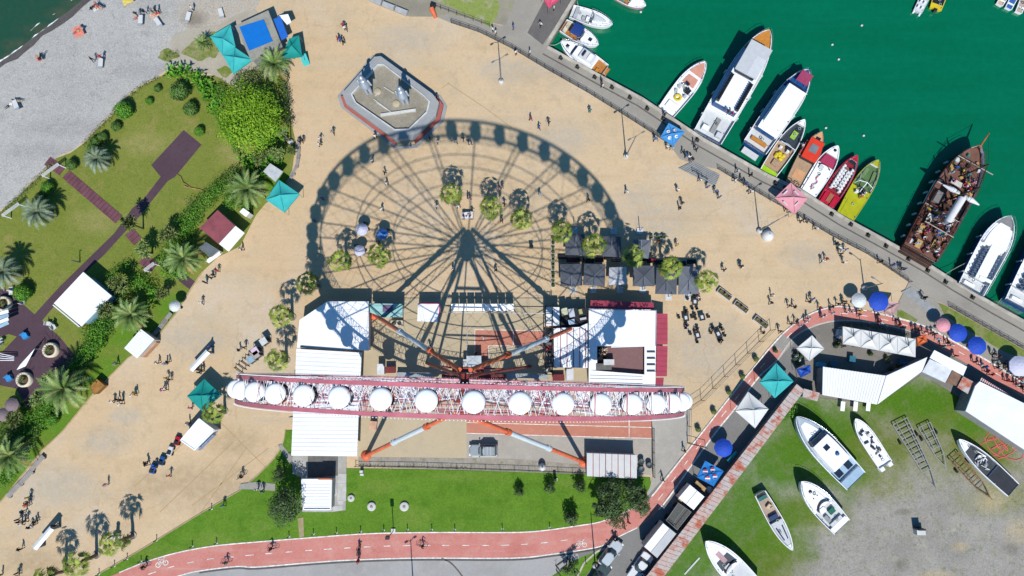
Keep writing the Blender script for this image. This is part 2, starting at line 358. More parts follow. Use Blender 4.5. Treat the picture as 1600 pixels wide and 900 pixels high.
# beach track beside the pavilion
sheet('sand_path', [(268, 104), (262, 84), (270, 55), (300, 44), (340, 40), (372, 22), (398, 14), (410, 30), (440, 80), (448, 115), (420, 120), (385, 130), (372, 142), (345, 122), (318, 112), (290, 108)], GM('sandy_path', S('bfb5a2'), [(.3, S('a89f8d'), .4, .7, .7)], fine=.12))
PATCHM = GM('weed_patch', S('7d8a3e'), [(.7, S('a39a72'), .45, .62, .9), (2, S('5d7a2a'), .5, .7, .8)], fine=.25, bump=.6)
for i, (x, y, rx, ry) in enumerate([(312, 78, 26, 15), (262, 86, 16, 9), (334, 70, 16, 18), (352, 112, 12, 8), (395, 118, 20, 8)]):
    sheet('weedy_ground', [(x+rx*cos(t)*(1+.25*sin(3*t+i)), y+ry*sin(t)*(1+.2*cos(4*t))) for t in [2*pi*k/22 for k in range(22)]], PATCHM)
# ---- south lawn, paths, cycle track, road
BT = crom([(-60, 985), (60, 944), (150, 908), (178, 898), (225, 879), (275, 864), (335, 853), (400, 847), (475, 841), (575, 834), (675, 832), (800, 832), (850, 829), (900, 822), (936, 816), (962, 806), (985, 796), (1003, 786)], 5)
BB = crom([(60, 1010), (200, 930), (250, 910), (282, 899), (312, 892), (370, 885), (400, 886), (487, 879), (550, 875), (650, 872), (800, 872), (862, 866), (912, 859), (940, 853), (958, 843), (980, 832), (1000, 822), (1022, 805)], 5)
GREEN = GM('mown_lawn', S('628820'), [(.10, S('70962e'), .4, .7, .7), (.5, S('4a7714'), .45, .7, .7), (.22, S('7c9440'), .58, .74, .6), (2.5, S('3f6a10'), .5, .75, .5)], fine=.2, fscale=5, bump=.5,
    blobs=[(S('82923f'), [(645, 808, 30, 16), (335, 845, 40, 14), (250, 865, 40, 14), (720, 745, 60, 8), (590, 760, 30, 12)], .5)], post=[(1.5, S('6e9030'), .54, .72, .6), (4, S('3c6412'), .58, .75, .5), (.6, S('8a9a48'), .60, .75, .6)], streak=[(.05, 1.5, S('62942a'), .5, .7, .4)])
sheet('lawn', [(152, 898), (217, 861), (307, 806), (375, 766), (400, 745), (425, 720), (441, 695), (446, 672), (458, 672), (457, 715), (485, 715), (540, 732), (640, 733), (800, 737), (917, 740), (1016, 746), (1020, 775)]+BT[::-1][0:-15]+[(120, 920)], GREEN)
CRAW = GM('cycle_track_red', S('d0887c', .76), [(.15, S('c27266'), .4, .7, .7), (.6, S('d89a8c'), .48, .72, .7), (2.5, S('b0685c'), .6, .8, .5)], fine=.1, bump=.1, post=[(.35, S('dcb0a0'), .54, .74, .6), (3, S('98645a'), .64, .8, .5)], streak=[(-.08, 1.2, S('dca898'), .55, .72, .5)], crack=(.3, S('8a5a50'), .4))
L2 = crom([(1003, 786), (1018, 776), (1045, 742), (1097, 676), (1160, 596), (1180, 572), (1200, 547), (1225, 520), (1250, 500), (1275, 487), (1305, 479), (1330, 481), (1362, 487), (1410, 499), (1445, 510), (1475, 525), (1525, 553), (1570, 580), (1620, 612), (1800, 725)], 5)
R2 = crom([(1022, 805), (1046, 776), (1082, 725), (1122, 671), (1152, 634), (1185, 590), (1215, 562), (1240, 528), (1268, 511), (1300, 502), (1335, 501), (1375, 506), (1420, 517), (1450, 532), (1487, 555), (1525, 576), (1562, 598), (1600, 622), (1790, 745)], 5)
PAVE = GM('worn_paving', S('a8a39a'), [(.25, S('979188'), .4, .7, .7), (1.5, S('b6b0a4'), .5, .75, .5)], fine=.1)
ASPH = GM('road_asphalt', S('94918d', .62), [(.2, S('85827e', .62), .4, .7, .7), (1.4, S('a19d97', .62), .55, .75, .5)], fine=.09)
sheet('pavement', [(1020, 742), (1018, 640), (1080, 634), (1075, 690), (1072, 702), (1018, 776), (1003, 786), (1016, 760)], GM('courtyard_concrete', S('b9b2a6'), [(.15, S('a8a196'), .4, .7, .8), (.8, S('c6c0b4'), .5, .7, .5)], fine=.08))
sheet('road', [(900, 850), (1003, 786), (1097, 676), (1180, 572), (1250, 520), (1245, 607), (1010, 900), (960, 1000), (860, 1000), (890, 900)], ASPH)
sheet('pavement', [(282, 890), (370, 878), (487, 868), (650, 862), (800, 862), (900, 856), (905, 872), (880, 905), (900, 1000), (250, 1000)], GM('kerbside_concrete', S('b2afab'), [(.12, S('a29e99'), .4, .7, .8), (1, S('bdb9b3'), .5, .7, .5)], fine=.07))
sheet('grass_strip', [(862, 900), (905, 872), (945, 856), (942, 868), (915, 900), (890, 940), (840, 940)], GREEN)
sheet('promenade', [(1455, 522), (1420, 505), (1395, 490), (1420, 441), (1457, 467), (1600, 552), (2000, 790), (1900, 790), (1620, 612), (1570, 580), (1525, 553), (1475, 525)], QC)
sheet('market_ground', [(1245, 607), (1240, 530), (1268, 505), (1335, 496), (1420, 510), (1562, 590), (1800, 740), (1750, 775), (1508, 645), (1440, 590), (1370, 635), (1285, 625)], GM('market_paving', S('8b857c'), [(.2, S('78726a'), .4, .7, .8), (1.2, S('989188'), .5, .7, .5)], fine=.1))
sheet('cycle_track', BT+BB[::-1], CRAW)
sheet('cycle_track', L2+R2[::-1], MATS['cycle_track_red'])
sheet('crossing', [(1207, 538), (1222, 522), (1243, 533), (1225, 552)], PAVE)
sheet('grass_strip', [(1466, 473), (1478, 478), (1560, 524), (1600, 547), (1760, 638), (1755, 652), (1600, 562), (1560, 545), (1510, 514), (1476, 492)], GM('verge_grass', S('7c8a3e'), [(.5, S('a09572'), .5, .65, .8), (1.5, S('5d7a26'), .5, .7, .8)], fine=.2, bump=.4))
sheet('grass_strip', [(1402, 484), (1410, 485), (1434, 500), (1430, 504), (1402, 494)], MATS['verge_grass'])
MARK = M('road_marking', (.62, .58, .52), .8, .3, 2.5)
zM = .004*(LAYER[0]+1)
strip_line('track_edge_line', BT[16:84], .16, MARK, zM); strip_line('track_edge_line', BB[14:80], .15, MARK, zM)
strip_line('track_edge_line', L2[5:60], .2, MARK, zM); strip_line('track_edge_line', R2[2:60], .2, MARK, zM)
strip_line('track_edge_line', L2[60:], .25, MARK, zM)
mid = [((a[0]+c[0])/2, (a[1]+c[1])/2) for a, c in zip(resample(BT, 90), resample(BB, 90))]
strip_line('track_dashes', mid[8:80], .11, MARK, zM, (1.0, 1.8))
mid2 = [((a[0]+c[0])/2, (a[1]+c[1])/2) for a, c in zip(resample(L2, 90), resample(R2, 90))]
strip_line('track_dashes', mid2[2:], .10, MARK, zM, (1.0, 2.0))
def bike_symbol(px, py, rz, s=1):
    b = MB(); c = at(px, py, zM)
    def P(u, v): return Vector((c.x+(u*cos(rz)-v*sin(rz))*s, c.y+(u*sin(rz)+v*cos(rz))*s, zM))
    for ox in (-.62, .62):
        for k in range(16):
            a, d = 2*pi*k/16, 2*pi*(k+1)/16
            b.face([P(ox+.42*cos(a), .42*sin(a)), P(ox+.42*cos(d), .42*sin(d)), P(ox+.30*cos(d), .30*sin(d)), P(ox+.30*cos(a), .30*sin(a))], MARK)
    for p, q in (((-.62, 0), (-.2, .62)), ((-.2, .62), (.5, .62)), ((.62, 0), (.42, .85)), ((.42, .85), (.7, .85)), ((-.62, 0), (0, 0)), ((0, 0), (.5, .62)), ((0, 0), (-.3, .75)), ((-.45, .78), (-.1, .78))):
        p, q = Vector(p), Vector(q); n = Vector((-(q-p).y, (q-p).x)).normalized()*.06
        b.face([P(*(p-n)), P(*(q-n)), P(*(q+n)), P(*(p+n))], MARK)
    return struct('cycle_marking', b)
bike_symbol(253, 881, heading((178, 898), (335, 853)), .9); bike_symbol(908, 852, heading((912, 859), (862, 866))+pi, .8)
# white kerb of the lawn
def kerb(name, pts, w=.18, h=.12, mat=None):
    b = MB()
    for a, c in zip(pts, pts[1:]):
        A, C = at(*a, 0), at(*c, 0); d = (C-A)
        if d.length < .01: continue
        m_ = (A+C)/2; b.box((m_.x, m_.y, 0), (d.length, w, h), mat or M('kerb_stone', S('c8c0b2'), .9, .15), atan2(d.y, d.x))
    return struct(name, b)
kerb('kerb', [(x, y+3) for x, y in BB[20:68]], .16, .14, M('dark_kerb', S('6e6b66'), .9))
kerb('kerb', crom([(690, 872), (705, 880), (722, 900), (740, 930)], 5), .16, .14, MATS['dark_kerb'])
kerb('kerb', [(152, 898), (217, 861), (307, 806), (375, 766), (400, 745)], .12, .1, M('sand_kerb', S('c0a982'), .9))
kerb('kerb', crom([(400, 745), (425, 720), (441, 695), (446, 672)], 4), .12, .1, MATS['sand_kerb'])
kerb('kerb', LAWN_E[17:30], .15, .12, MATS['sand_kerb'])
kerb('kerb', [(900, 905), (912, 880), (932, 862), (945, 856)], .25, .14)
kerb('kerb', R2[30:62], .14, .13)
# small paths crossing the lawn
sheet('footpath', [(376, 756), (400, 753), (430, 756), (430, 767), (400, 765), (372, 764)], PAVE)
sheet('footpath', [(434, 696), (440, 694), (458, 716), (460, 724), (452, 724)], PAVE)
sheet('footpath', [(465, 810), (474, 808), (475, 838), (468, 840)], GM('dirt_path', S('b19f7c'), [(.8, S('9a9060'), .45, .65, .8)], fine=.15))
sheet('service_yard', [(457, 712), (541, 712), (541, 734), (540, 797), (519, 800), (471, 800), (470, 745), (457, 740)], GM('service_paving', S('b9b6ae'), [(.4, S('a19d95'), .4, .7, .8), (2, S('c8c5bd'), .5, .7, .5)], fine=.1))
sheet('hall_shade_patch', [(481, 711), (528, 711), (528, 743), (481, 747)], M('hall_shade_grey', S('85837e', .5), .9, .15))  # shadow of the west hall, painted as a darker ground patch
# ---- boatyard
YARD = GM('boatyard_ground', S('a8a298'), [(.15, S('958f86'), .4, .7, .8), (.5, S('b6ae9e'), .5, .72, .6), (2.5, S('77726a'), .58, .75, .6), (.9, S('8b8c5c'), .58, .7, .6)], fine=.2, fscale=5, bump=.5,
    blobs=[(S('8a8a52'), [(1340, 700, 130, 60), (1500, 700, 90, 60), (1430, 640, 120, 40), (1190, 880, 60, 60), (1560, 780, 70, 30), (1380, 760, 50, 25)], .75),
           (S('68761e'), [(1320, 700, 110, 60), (1460, 640, 120, 50), (1200, 860, 60, 60), (1540, 700, 70, 40), (1250, 800, 70, 40)], .9), (S('4f7a0c'), [(1230, 720, 120, 60), (1150, 800, 110, 85), (1090, 850, 90, 75), (1050, 900, 60, 50), (1290, 670, 70, 44), (1430, 625, 110, 34), (1250, 650, 60, 40), (1530, 660, 60, 22)], .95),
           (S('c2ae88'), [(1590, 830, 22, 22), (1548, 785, 26, 16), (1500, 855, 14, 8), (1460, 900, 30, 10)], .7),
           (S('6e6858'), [(1408, 884, 12, 9), (1578, 858, 12, 9), (1410, 800, 16, 6)], .6)], post=[(.7, S('8a8a4c'), .60, .74, .55), (1.6, S('46661a'), .54, .74, .6), (4, S('b4ac98'), .66, .78, .8), (.3, S('8c8470'), .56, .7, .5)])
sheet('boatyard', [(1012, 900), (1245, 607), (1285, 622), (1370, 632), (1440, 585), (1510, 628), (1600, 690), (2100, 1000), (1900, 1500), (900, 1200), (960, 985)], YARD)
# ---- fairground court under the wheel
COURT = GM('court_concrete', S('ccba99'), [(.12, S('bfae90'), .4, .7, .8), (.6, S('b3a488'), .52, .75, .5), (2, S('9d907a'), .6, .8, .4)], fine=.07, bump=.1)
sheet('court', [(575, 466), (925, 466), (925, 600), (1018, 640), (1018, 742), (917, 738), (560, 726), (560, 560)], COURT)
COURTLOW = GM('grey_court', S('b9b0a2'), [(.2, S('a9a094'), .4, .7, .8), (1, S('c4bcae'), .5, .7, .5)], fine=.08)
sheet('court', [(729, 640), (1018, 655), (1018, 742), (917, 738), (729, 731)], COURTLOW)
REDC = GM('red_sport_court', S('cf8a72'), [(.2, S('c07c66'), .4, .7, .8), (1, S('d99c84'), .52, .72, .6)], fine=.07)
sheet('sport_court', [(742, 515), (853, 517), (853, 541), (763, 540), (763, 562), (742, 562)], REDC)
sheet('sport_court', [(729, 640), (1018, 655), (1018, 685), (900, 683), (729, 678)], REDC)
zM2 = .004*(LAYER[0]+1)
for pts in ([(742, 515), (853, 517)], [(763, 540), (853, 541)], [(763, 540), (763, 562)], [(742, 515), (742, 562)], [(802, 516), (802, 541)], [(729, 677), (900, 682), (1018, 685)], [(729, 660), (1018, 668)], [(983, 655), (983, 684)], [(752, 526), (755, 526), (755, 532)], [(852, 660), (855, 664)]):
    strip_line('court_line', pts, .1, MARK, zM2)
GAP = M('old_wall_base', S('9c9284'), .95, .3, 1.0)
sheet('court_margin', [(560, 714), (800, 717), (917, 727), (917, 741), (800, 737), (560, 729)], GM('mossy_concrete', S('a89f90'), [(.8, S('8b8375'), .45, .7, .8), (2, S('c0b8a8'), .5, .7, .5), (1.2, S('6d7048'), .6, .7, .7)], fine=.15))
# cracks and expansion joints of the plaza
JM = M('plaza_joint', S('b89a6c'), .9, .1)
for pts in ([(700, 130), (760, 170), (800, 200)], [(690, 138), (702, 129)], [(210, 760), (330, 655)], [(300, 820), (385, 700), (430, 745)], [(385, 700), (345, 660)], [(250, 800), (365, 690)], [(300, 790), (420, 700)]):
    strip_line('plaza_joint', pts, .10, JM, .0035)
sheet('ramp', [(1060, 263), (1082, 252), (1125, 273), (1117, 292)], M('grey_ramp', S('a3a4a2'), .9, .12))
sheet('ramp', [(1408, 456), (1424, 448), (1462, 480), (1454, 492)], MATS['grey_ramp'])
for (a, c, d, e) in (((1060, 263), (1082, 252), (1117, 292), (1125, 273)), ((1408, 456), (1424, 448), (1454, 492), (1462, 480))):
    for k in range(1, 8):
        u = k/8; strip_line('ramp_groove', [(a[0]+(c[0]-a[0])*u, a[1]+(c[1]-a[1])*u), (d[0]+(e[0]-d[0])*u, d[1]+(e[1]-d[1])*u)], .06, M('groove', S('7d7e7c'), .9), zM2+.004)
# ================================================================== FERRIS WHEEL
WX, WY, WAZ, WHZ, WR = -5.745, -2.121, -.0298, 27.1, 23.3
HW = 1.18
def make_wheel():
    T = thing('ferris_wheel', 'giant white and pink ferris wheel seen edge on above the fairground court', 'ferris wheel', (WX, WY, 0), WAZ)
    PK = M('wheel_pink_paint', S('d87c88'), .5, .12, .8); WH = M('wheel_white_paint', (.78, .77, .77), .45, .05)
    RD = M('hub_dark_red', S('8a3a34', .8), .55, .25, 1.5); OR = M('leg_orange', S('e0704a', .75), .5, .15); LB = M('leg_white', S('d8e4e8'), .4, .06)
    BL = M('lamp_strip_blue', S('6a78b8'), .5, .3, 2)
    def rad(k, n, r, y): a = 2*pi*k/n; return Vector((r*cos(a), y, WHZ+r*sin(a)))
    n = 120
    for y in (-HW, HW):
        b = MB(); V = []
        for k in range(n):
            for r, yy in ((WR-.1, -.17), (WR+.1, -.17), (WR+.1, .17), (WR-.1, .17)): V.append(rad(k, n, r, y+yy))
        b.raw(V, [(4*k+j, 4*((k+1) % n)+j, 4*((k+1) % n)+(j+1) % 4, 4*k+(j+1) % 4) for k in range(n) for j in range(4)], PK)
        # saw-tooth row of lamps along the outer edge
        for k in range(480):
            a = 2*pi*k/480; p = Vector((cos(a), 0, sin(a)))
            c = Vector((0, y+(.27 if y > 0 else -.27), WHZ))+p*(WR+.1); b.tube(c-p*.08, c+p*.08, .05, WH, n=4, cap=True, smooth=False)
        b.build('outer_rim', T)
        for rr, w in ((WR*.72, .075), (WR*.48, .065)):
            b = MB(); m = 40
            for k in range(m): b.tube(rad(k+.5, m, rr, y*(rr/WR)**.5), rad(k+1.5, m, rr, y*(rr/WR)**.5), w, WH if rr > 20 else PK, n=5, cap=False)
            b.build('inner_ring', T)
    # zig-zag bracing between the two rims, one bay per gondola
    for k in range(40):
        b = MB(); p0, p1 = rad(k, 40, WR, 0), rad(k+1, 40, WR, 0)
        a0, a1 = (k+.0)/40, (k+1)/40
        def Q(f, y, r=WR): return rad(k+f, 40, r, y)
        b.tube(Q(.5, -HW), Q(.5, HW), .05, PK if k % 4 else WH, n=5)
        for f0, f1 in ((.06, .28), (.28, .5), (.5, .72), (.72, .94)):
            b.tube(Q(f0, -HW), Q(f1, HW), .03, WH, n=4); b.tube(Q(f0, HW), Q(f1, -HW), .03, WH if (k+int(f0*9)) % 3 else PK, n=4)
        ri = WR-1.25
        for f0, f1 in ((.0, .17), (.17, .34), (.34, .5), (.5, .66), (.66, .83), (.83, 1)):
            for sd in (-1, 1): b.tube(Q(f0, -HW*sd*.98, ri), Q(f1, HW*sd*.98, ri), .032, WH if (k+int(f0*6)) % 5 else PK, n=3, cap=False)
        for sd in (-1, 1):
            for f0 in (0, .5): b.tube(Q(f0, sd*HW), Q(f0+.25, sd*HW, ri), .03, WH, n=3, cap=False); b.tube(Q(f0+.25, sd*HW, ri), Q(f0+.5, sd*HW), .03, WH, n=3, cap=False)
            b.tube(Q(0, sd*HW, ri), Q(1, sd*HW, ri), .04, WH, n=4, cap=False)
        b.build('rim_brace', T)
    # lattice spokes on both faces
    TH = radians(102.087)
    for k in range(20):
        a = TH+2*pi*k/20; u = Vector((cos(a), 0, sin(a))); C0 = Vector((0, 0, WHZ)); N_ = 9
        def P(r, sd): return C0+u*r+Vector((0, sd*(.45+(HW-.45)*r/WR), 0))
        for sd in (-1, 1):
            b = MB(); b.tube(P(.6, sd), P(WR-.05, sd), .085, WH if k % 2 else PK, n=6); b.build('spoke', T)
        b = MB()
        for i in range(N_):
            r0, r1 = 2.5+(WR-2.6)*i/N_, 2.5+(WR-2.6)*(i+1)/N_
            b.tube(P(r0, -1), P(r1, 1), .032, WH, n=4); b.tube(P(r0, 1), P(r1, -1), .032, (WH, BL, PK)[i % 3], n=4)
        # thin stay cables to the next spoke
        u2 = Vector((cos(a+2*pi/20), 0, sin(a+2*pi/20)))
        for sd in (-1, 1):
            for r0, r1 in ((WR*.72, WR), (WR, WR*.72), (WR*.48, WR*.72), (WR*.72, WR*.48)): b.tube(P(r0, sd), C0+u2*r1+Vector((0, sd*HW*.95, 0)), .018, WH, n=3, cap=False)
        b.build('spoke_brace', T)
    b = MB(); b.tube((0, -2.1, WHZ), (0, 2.1, WHZ), .5, RD, n=20); b.build('axle', T)
    for y in (-.85, .85):
        b = MB(); b.tube((0, y-.15, WHZ), (0, y+.15, WHZ), 1.15, RD, n=28, smooth=False); b.tube((0, y-.24, WHZ), (0, y+.24, WHZ), .8, PK, n=24, smooth=False); b.build('hub', T)
    # main legs: orange ends, pale middle
    Tm = Matrix.Rotation(-WAZ, 3, 'Z')
    for (px, py), yy in (((572, 712), -2.0), ((912, 722), -2.5), ((585, 492), 2.5), ((904, 509), 2.5)):
        F = Tm @ (at(px, py, .1)-Vector((WX, WY, 0))); top = Vector((.6*(1 if F.x > 0 else -1), yy, WHZ))
        b = MB(); L = lambda f: F.lerp(top, f)
        s0, s1 = (.37, .72)
        b.tube(L(0), L(s0), .29, OR, n=12); b.tube(L(s0), L(s1), .32, LB, n=12); b.tube(L(s1), L(1), .27, OR, n=12)
        b.tube(L(s0-.012), L(s0+.012), .42, LB, n=12); b.tube(L(s1-.012), L(s1+.012), .42, OR, n=12)
        b.lathe(F-Vector((0, 0, .1)), [(.001, .22), (.75, .22), (.75, 0)], OR, 12)
        b.build('leg', T)
    for yy in (-1, 1):
        for sx in (-1, 1):
            b = MB(); A = Vector((sx*7.6, yy*3.4, .05)); B = Vector((sx*.5, yy*1.9, WHZ))
            b.tube(A, B, .2, RD, n=10); b.build('inner_leg', T)
        for f in (.81, .5):
            b = MB()
            A = Vector((-7.6, yy*3.4, .05)).lerp(Vector((-.5, yy*2.2, WHZ)), f); B = A.copy(); B.x = -A.x
            b.tube(A, B, .22 if f > .7 else .13, RD, n=8); b.build('cross_beam', T)
    # gondolas hang level from the rim
    TUBS = [M('gondola_'+n_, S(c), .45, .1) for n_, c in (('orange', 'd8603a'), ('navy', '4a5a86'), ('lilac', '8c86ae'), ('red', 'b84a4a'))]
    GD = M('gondola_post_steel', S('8c98a4'), .4, .1); SEATM = M('gondola_seat', S('5c5148'), .8, .1)
    roofb = MB(); roofb.lathe((0, 0, 0), [(.001, .34), (.3, .33), (.7, .28), (.9, .2), (.9, .1), (.8, .1), (.001, .16)], M('gondola_roof_white', (.78, .78, .77), .45, .04), 28)
    posts = MB()
    for k in range(4):
        a = pi/4+k*pi/2; posts.tube((.72*cos(a), .72*sin(a), -1.2), (.72*cos(a), .72*sin(a), .16), .035, GD, n=5)
    posts.tube((0, 0, -1.7), (0, 0, .2), .06, GD, n=6); posts.tube((0, -HW, 0), (0, HW, 0), .06, GD, n=6)
    tubs = []
    for m_ in TUBS:
        tb = MB(); tb.lathe((0, 0, 0), [(.001, -1.95), (.45, -1.92), (.72, -1.7), (.86, -1.1), (.9, -1.05), (.84, -1.05), (.7, -1.55), (.6, -1.5), (.4, -1.5), (.38, -1.72), (.001, -1.72)], m_, 24)
        tb.lathe((0, 0, 0), [(.79, -1.2), (.5, -1.18), (.45, -1.35)], SEATM, 24); tubs.append(tb)
    g0 = {}
    TH = radians(102.087)
    for k in range(40):
        a = TH+2*pi*k/40
        e = bpy.data.objects.new('gondola', None); COL.objects.link(e); e.parent = T; e.location = (WR*cos(a), 0, WHZ+WR*sin(a))
        e.rotation_euler[2] = (k*2.399) % 6.283*0
        ti = (k*5+k//3) % 4
        for key, mb_, nm in ((('t', ti), tubs[ti], 'tub'), (('r', 0), roofb, 'gondola_roof'), (('p', 0), posts, 'gondola_post')):
            if key not in g0: o = mb_.build(nm); g0[key] = o
            else: o = g0[key].copy(); COL.objects.link(o)
            o.parent = e
    return T
make_wheel()
# ================================================================== BUILDINGS
RW = GM('roof_white', (.75, .755, .76), [(.25, (.68, .68, .68), .5, .75, .6)], rough=.5, fine=.02, bump=.05, post=[(.9, (.58, .57, .54), .64, .82, .5), (5, (.5, .48, .45), .70, .82, .45)], streak=[(0, 1.2, (.66, .66, .65), .56, .75, .35)]); RW2 = GM('roof_offwhite', (.72, .72, .71), [(.3, (.62, .62, .61), .5, .75, .6)], rough=.5, fine=.03, bump=.05, post=[(1.1, (.48, .46, .42), .62, .8, .5)], streak=[(1.57, 1.0, (.58, .57, .55), .55, .75, .4)])
WALLC = M('wall_cream', S('c9c2b4'), .85, .12); WALLW = M('wall_white', S('dcdcd8'), .8, .1); WALLG = M('wall_grey', S('9a9a98'), .85, .15)
GLASSD = M('dark_glass', (.02, .03, .04), .15, .2, spec=.6)
RED = M('awning_crimson', S('b84a5c'), .75, .08); REDD = M('seam_red', S('a33a48'), .6, .1)
def cen(pts): return (sum(p[0] for p in pts)/len(pts), sum(p[1] for p in pts)/len(pts))
def poly_at(pts, z): return [at2(x, y, z) for x, y in pts]
def inset(poly, d):
    c = cen(poly); return [(c[0]+(x-c[0])*(1-d/max(.5, hypot(x-c[0], y-c[1]))), c[1]+(y-c[1])*(1-d/max(.5, hypot(x-c[0], y-c[1])))) for x, y in poly]
def base_thing(name, label, cat, pts, z=0, group=None):
    c = cen(poly_at(pts, z)); return thing(name, label, cat, (c[0], c[1], 0), 0, group)
def ribs(b, quad, z, pitch, mat, h=.06, w=.1, along=0):
    """raised ribs across a four-cornered roof, running from edge 0-1 to edge 3-2 (along=0) or 1-2 to 0-3"""
    q = [Vector((*at2(x, y, z), z)) for x, y in quad]
    if along: q = [q[1], q[2], q[3], q[0]]
    n = max(2, int((q[1]-q[0]).length/pitch))
    for k in range(1, n):
        A = q[0].lerp(q[1], k/n); B = q[3].lerp(q[2], k/n); d = B-A; m_ = (A+B)/2
        b.box((m_.x, m_.y, z-.01), (d.length-.06, w, h), mat, atan2(d.y, d.x))
def house(name, label, cat, pts, h, wallm=None, roofm=None, over=.25, thick=.14, group=None, rib=None, parent=None, z0=0, para=None, door=None):
    T = parent or base_thing(name, label, cat, pts, h, group)
    P = poly_at(pts, h)
    if wallm:
        b = MB(); b.prism(inset(P, over), z0, h-thick, wallm); b.build('wall', T, world=True)
    b = MB(); b.prism(P, h-thick, h, roofm or RW)
    if rib: ribs(b, pts, h, *rib)
    if para:
        for i in range(len(P)):
            A, B = Vector(P[i]), Vector(P[(i+1) % len(P)]); d = B-A; m_ = (A+B)/2
            nn = Vector((-d.y, d.x)).normalized(); cc = Vector(cen(P)); m_ = m_+nn*(.09 if (cc-m_).dot(nn) > 0 else -.09)
            b.box((m_.x, m_.y, h-.02), (d.length-.2, .16, para), roofm or RW, atan2(d.y, d.x))
    b.build('roof', T, world=True)
    if door:
        x, y, a, w, hh = door; p = at(x, y, 0); b = MB(); b.box((p.x, p.y, .02), (w, .08, hh), M('door_paint', S('6e6a64'), .6), a); b.build('door', T, world=True)
    return T
def flat_box(b, pts, z0, z1, mat, top=None): b.prism(poly_at(pts, z1), z0, z1, mat, top)
# west hall of the fairground: white roof with a cut corner, awning roofs towards the south
T = house('fairground_hall', 'white flat roofed hall with a cut corner on the west side of the fairground', 'building', [(511, 471), (576, 471), (576, 548), (464, 543), (468, 500)], 2.9, WALLW, RW, .3, .18)
T['label'] = 'white flat roofed hall with a cut corner beside the west fairground court'
b = MB()
for q in (((463, 545), (565, 551), (563, 596), (461, 592)), ((459, 622), (561, 622), (558, 713), (455, 712)), ((461, 593), (563, 597), (562, 621), (459, 621))):
    flat_box(b, q, 2.55, 2.72, RW2)
    qq = [q[1], q[2], q[3], q[0]]; ribs(b, qq, 2.72, .55, RW2, .045, .22)
b.build('awning_roof', T, world=True)
for x, y in ((462, 600), (460, 650), (458, 705), (560, 600), (559, 650), (557, 705)): b = MB(); p = at(x, y); b.box((p.x, p.y, 0), (.15, .15, 2.55), WALLG); b.build('awning_post', T, world=True)
b = MB(); b.prism(inset(poly_at([(459, 600), (561, 600), (557, 640), (458, 640)], 2.5), .6), 0, 2.4, WALLW); b.build('lower_wall', T, world=True)
b = MB(); A, B = at(469, 542, 3.1), at(562, 549, 3.1); b.tube(A, B, .09, GLASSD, n=6); b.build('gutter', T, world=True)
# east hall: white roof, dark terrace cut into it, crimson awnings and sign letters on the north edge
h = 3.1
T = base_thing('cafe_hall', 'white flat roofed cafe hall with crimson awnings and a maroon roof terrace', 'building', [(920, 484), (1025, 484), (1025, 600), (920, 600)], h)
P = lambda pts, z=h: poly_at(pts, z)
b = MB(); b.prism(P([(922, 487), (1023, 487), (1022, 598), (921, 597)], h-.3), 0, 2.0, WALLW); b.build('wall', T, world=True)
b = MB()
for q in ([(920, 483), (1026, 486), (1025, 540), (920, 541)], [(920, 541.2), (933, 541.2), (933, 578), (920, 578)], [(1007, 540.2), (1025, 540.2), (1024, 585), (1007, 585)], [(920, 578.2), (1006.8, 585.2), (1024, 585.2), (1024, 604), (920, 599)], [(955, 541.2), (1006.8, 540.2), (1006.8, 541.5), (955, 543)]):
    b.prism(P(q), h-.25, h, RW)
for q in ([(920, 481.8), (1026, 484.6), (1026, 486), (920, 483)], [(1025.2, 486), (1026.4, 486), (1025.4, 540), (1024.4, 540)]):
    b.prism(P(q, h+.22), h-.05, h+.22, M('parapet_grey', S('a8a8aa'), .8))
for y in (585, 590, 596): b.prism(P([(922, y+1), (1004, y+3), (1004, y+3.8), (922, y+1.8)], h+.05), h, h+.05, M('roof_seam_grey', S('b8b4ae'), .7))
b.build('roof', T, world=True)
b = MB(); b.prism(P([(933, 542), (1007, 542), (1007, 586), (933, 580)], 2.2), 2.05, 2.2, GM('terrace_maroon', S('8c6a68'), [(.5, S('7c5c5a'), .4, .7, .7), (2, S('98787a'), .55, .75, .5)], fine=.1)); b.build('terrace_floor', T, world=True)
b = MB()
for y in (550, 560, 570, 580): p = at(1017, y, h+.02); b.box((p.x, p.y, h+.0), (1.15, .16, .22), M('vent_dark', S('55504c'), .8))
b.build('roof_vent', T, world=True)
b = MB(); p = at(943, 573, 2.9); b.box((p.x, p.y, 2.2), (2.2, .9, 1.0), M('counter_grey', S('6e6a66'), .8)); p = at(951, 566, 3); b.box((p.x, p.y, 2.2), (1.5, .8, 1.2), M('fridge_white', S('d8d6d2'), .5)); p = at(945, 552, 3); b.box((p.x-.6, p.y, 2.2), (1.6, 1.9, .6), M('black_well', S('141414', .6), .9)); b.build('terrace_counter', T, world=True)
b = MB(); p = at(943, 549, 2.9); rr = random.Random(5)
for k in range(26): b.ball((p.x+rr.uniform(-.55, .55), p.y+rr.uniform(-.45, .45), 2.9+rr.uniform(-.1, .15)), rr.uniform(.1, .2), (M('junk_cream', S('d8c0a4'), .9), M('junk_brown', S('7a5a48'), .9))[k % 2], 6)
b.build('rubble_heap', T, world=True)
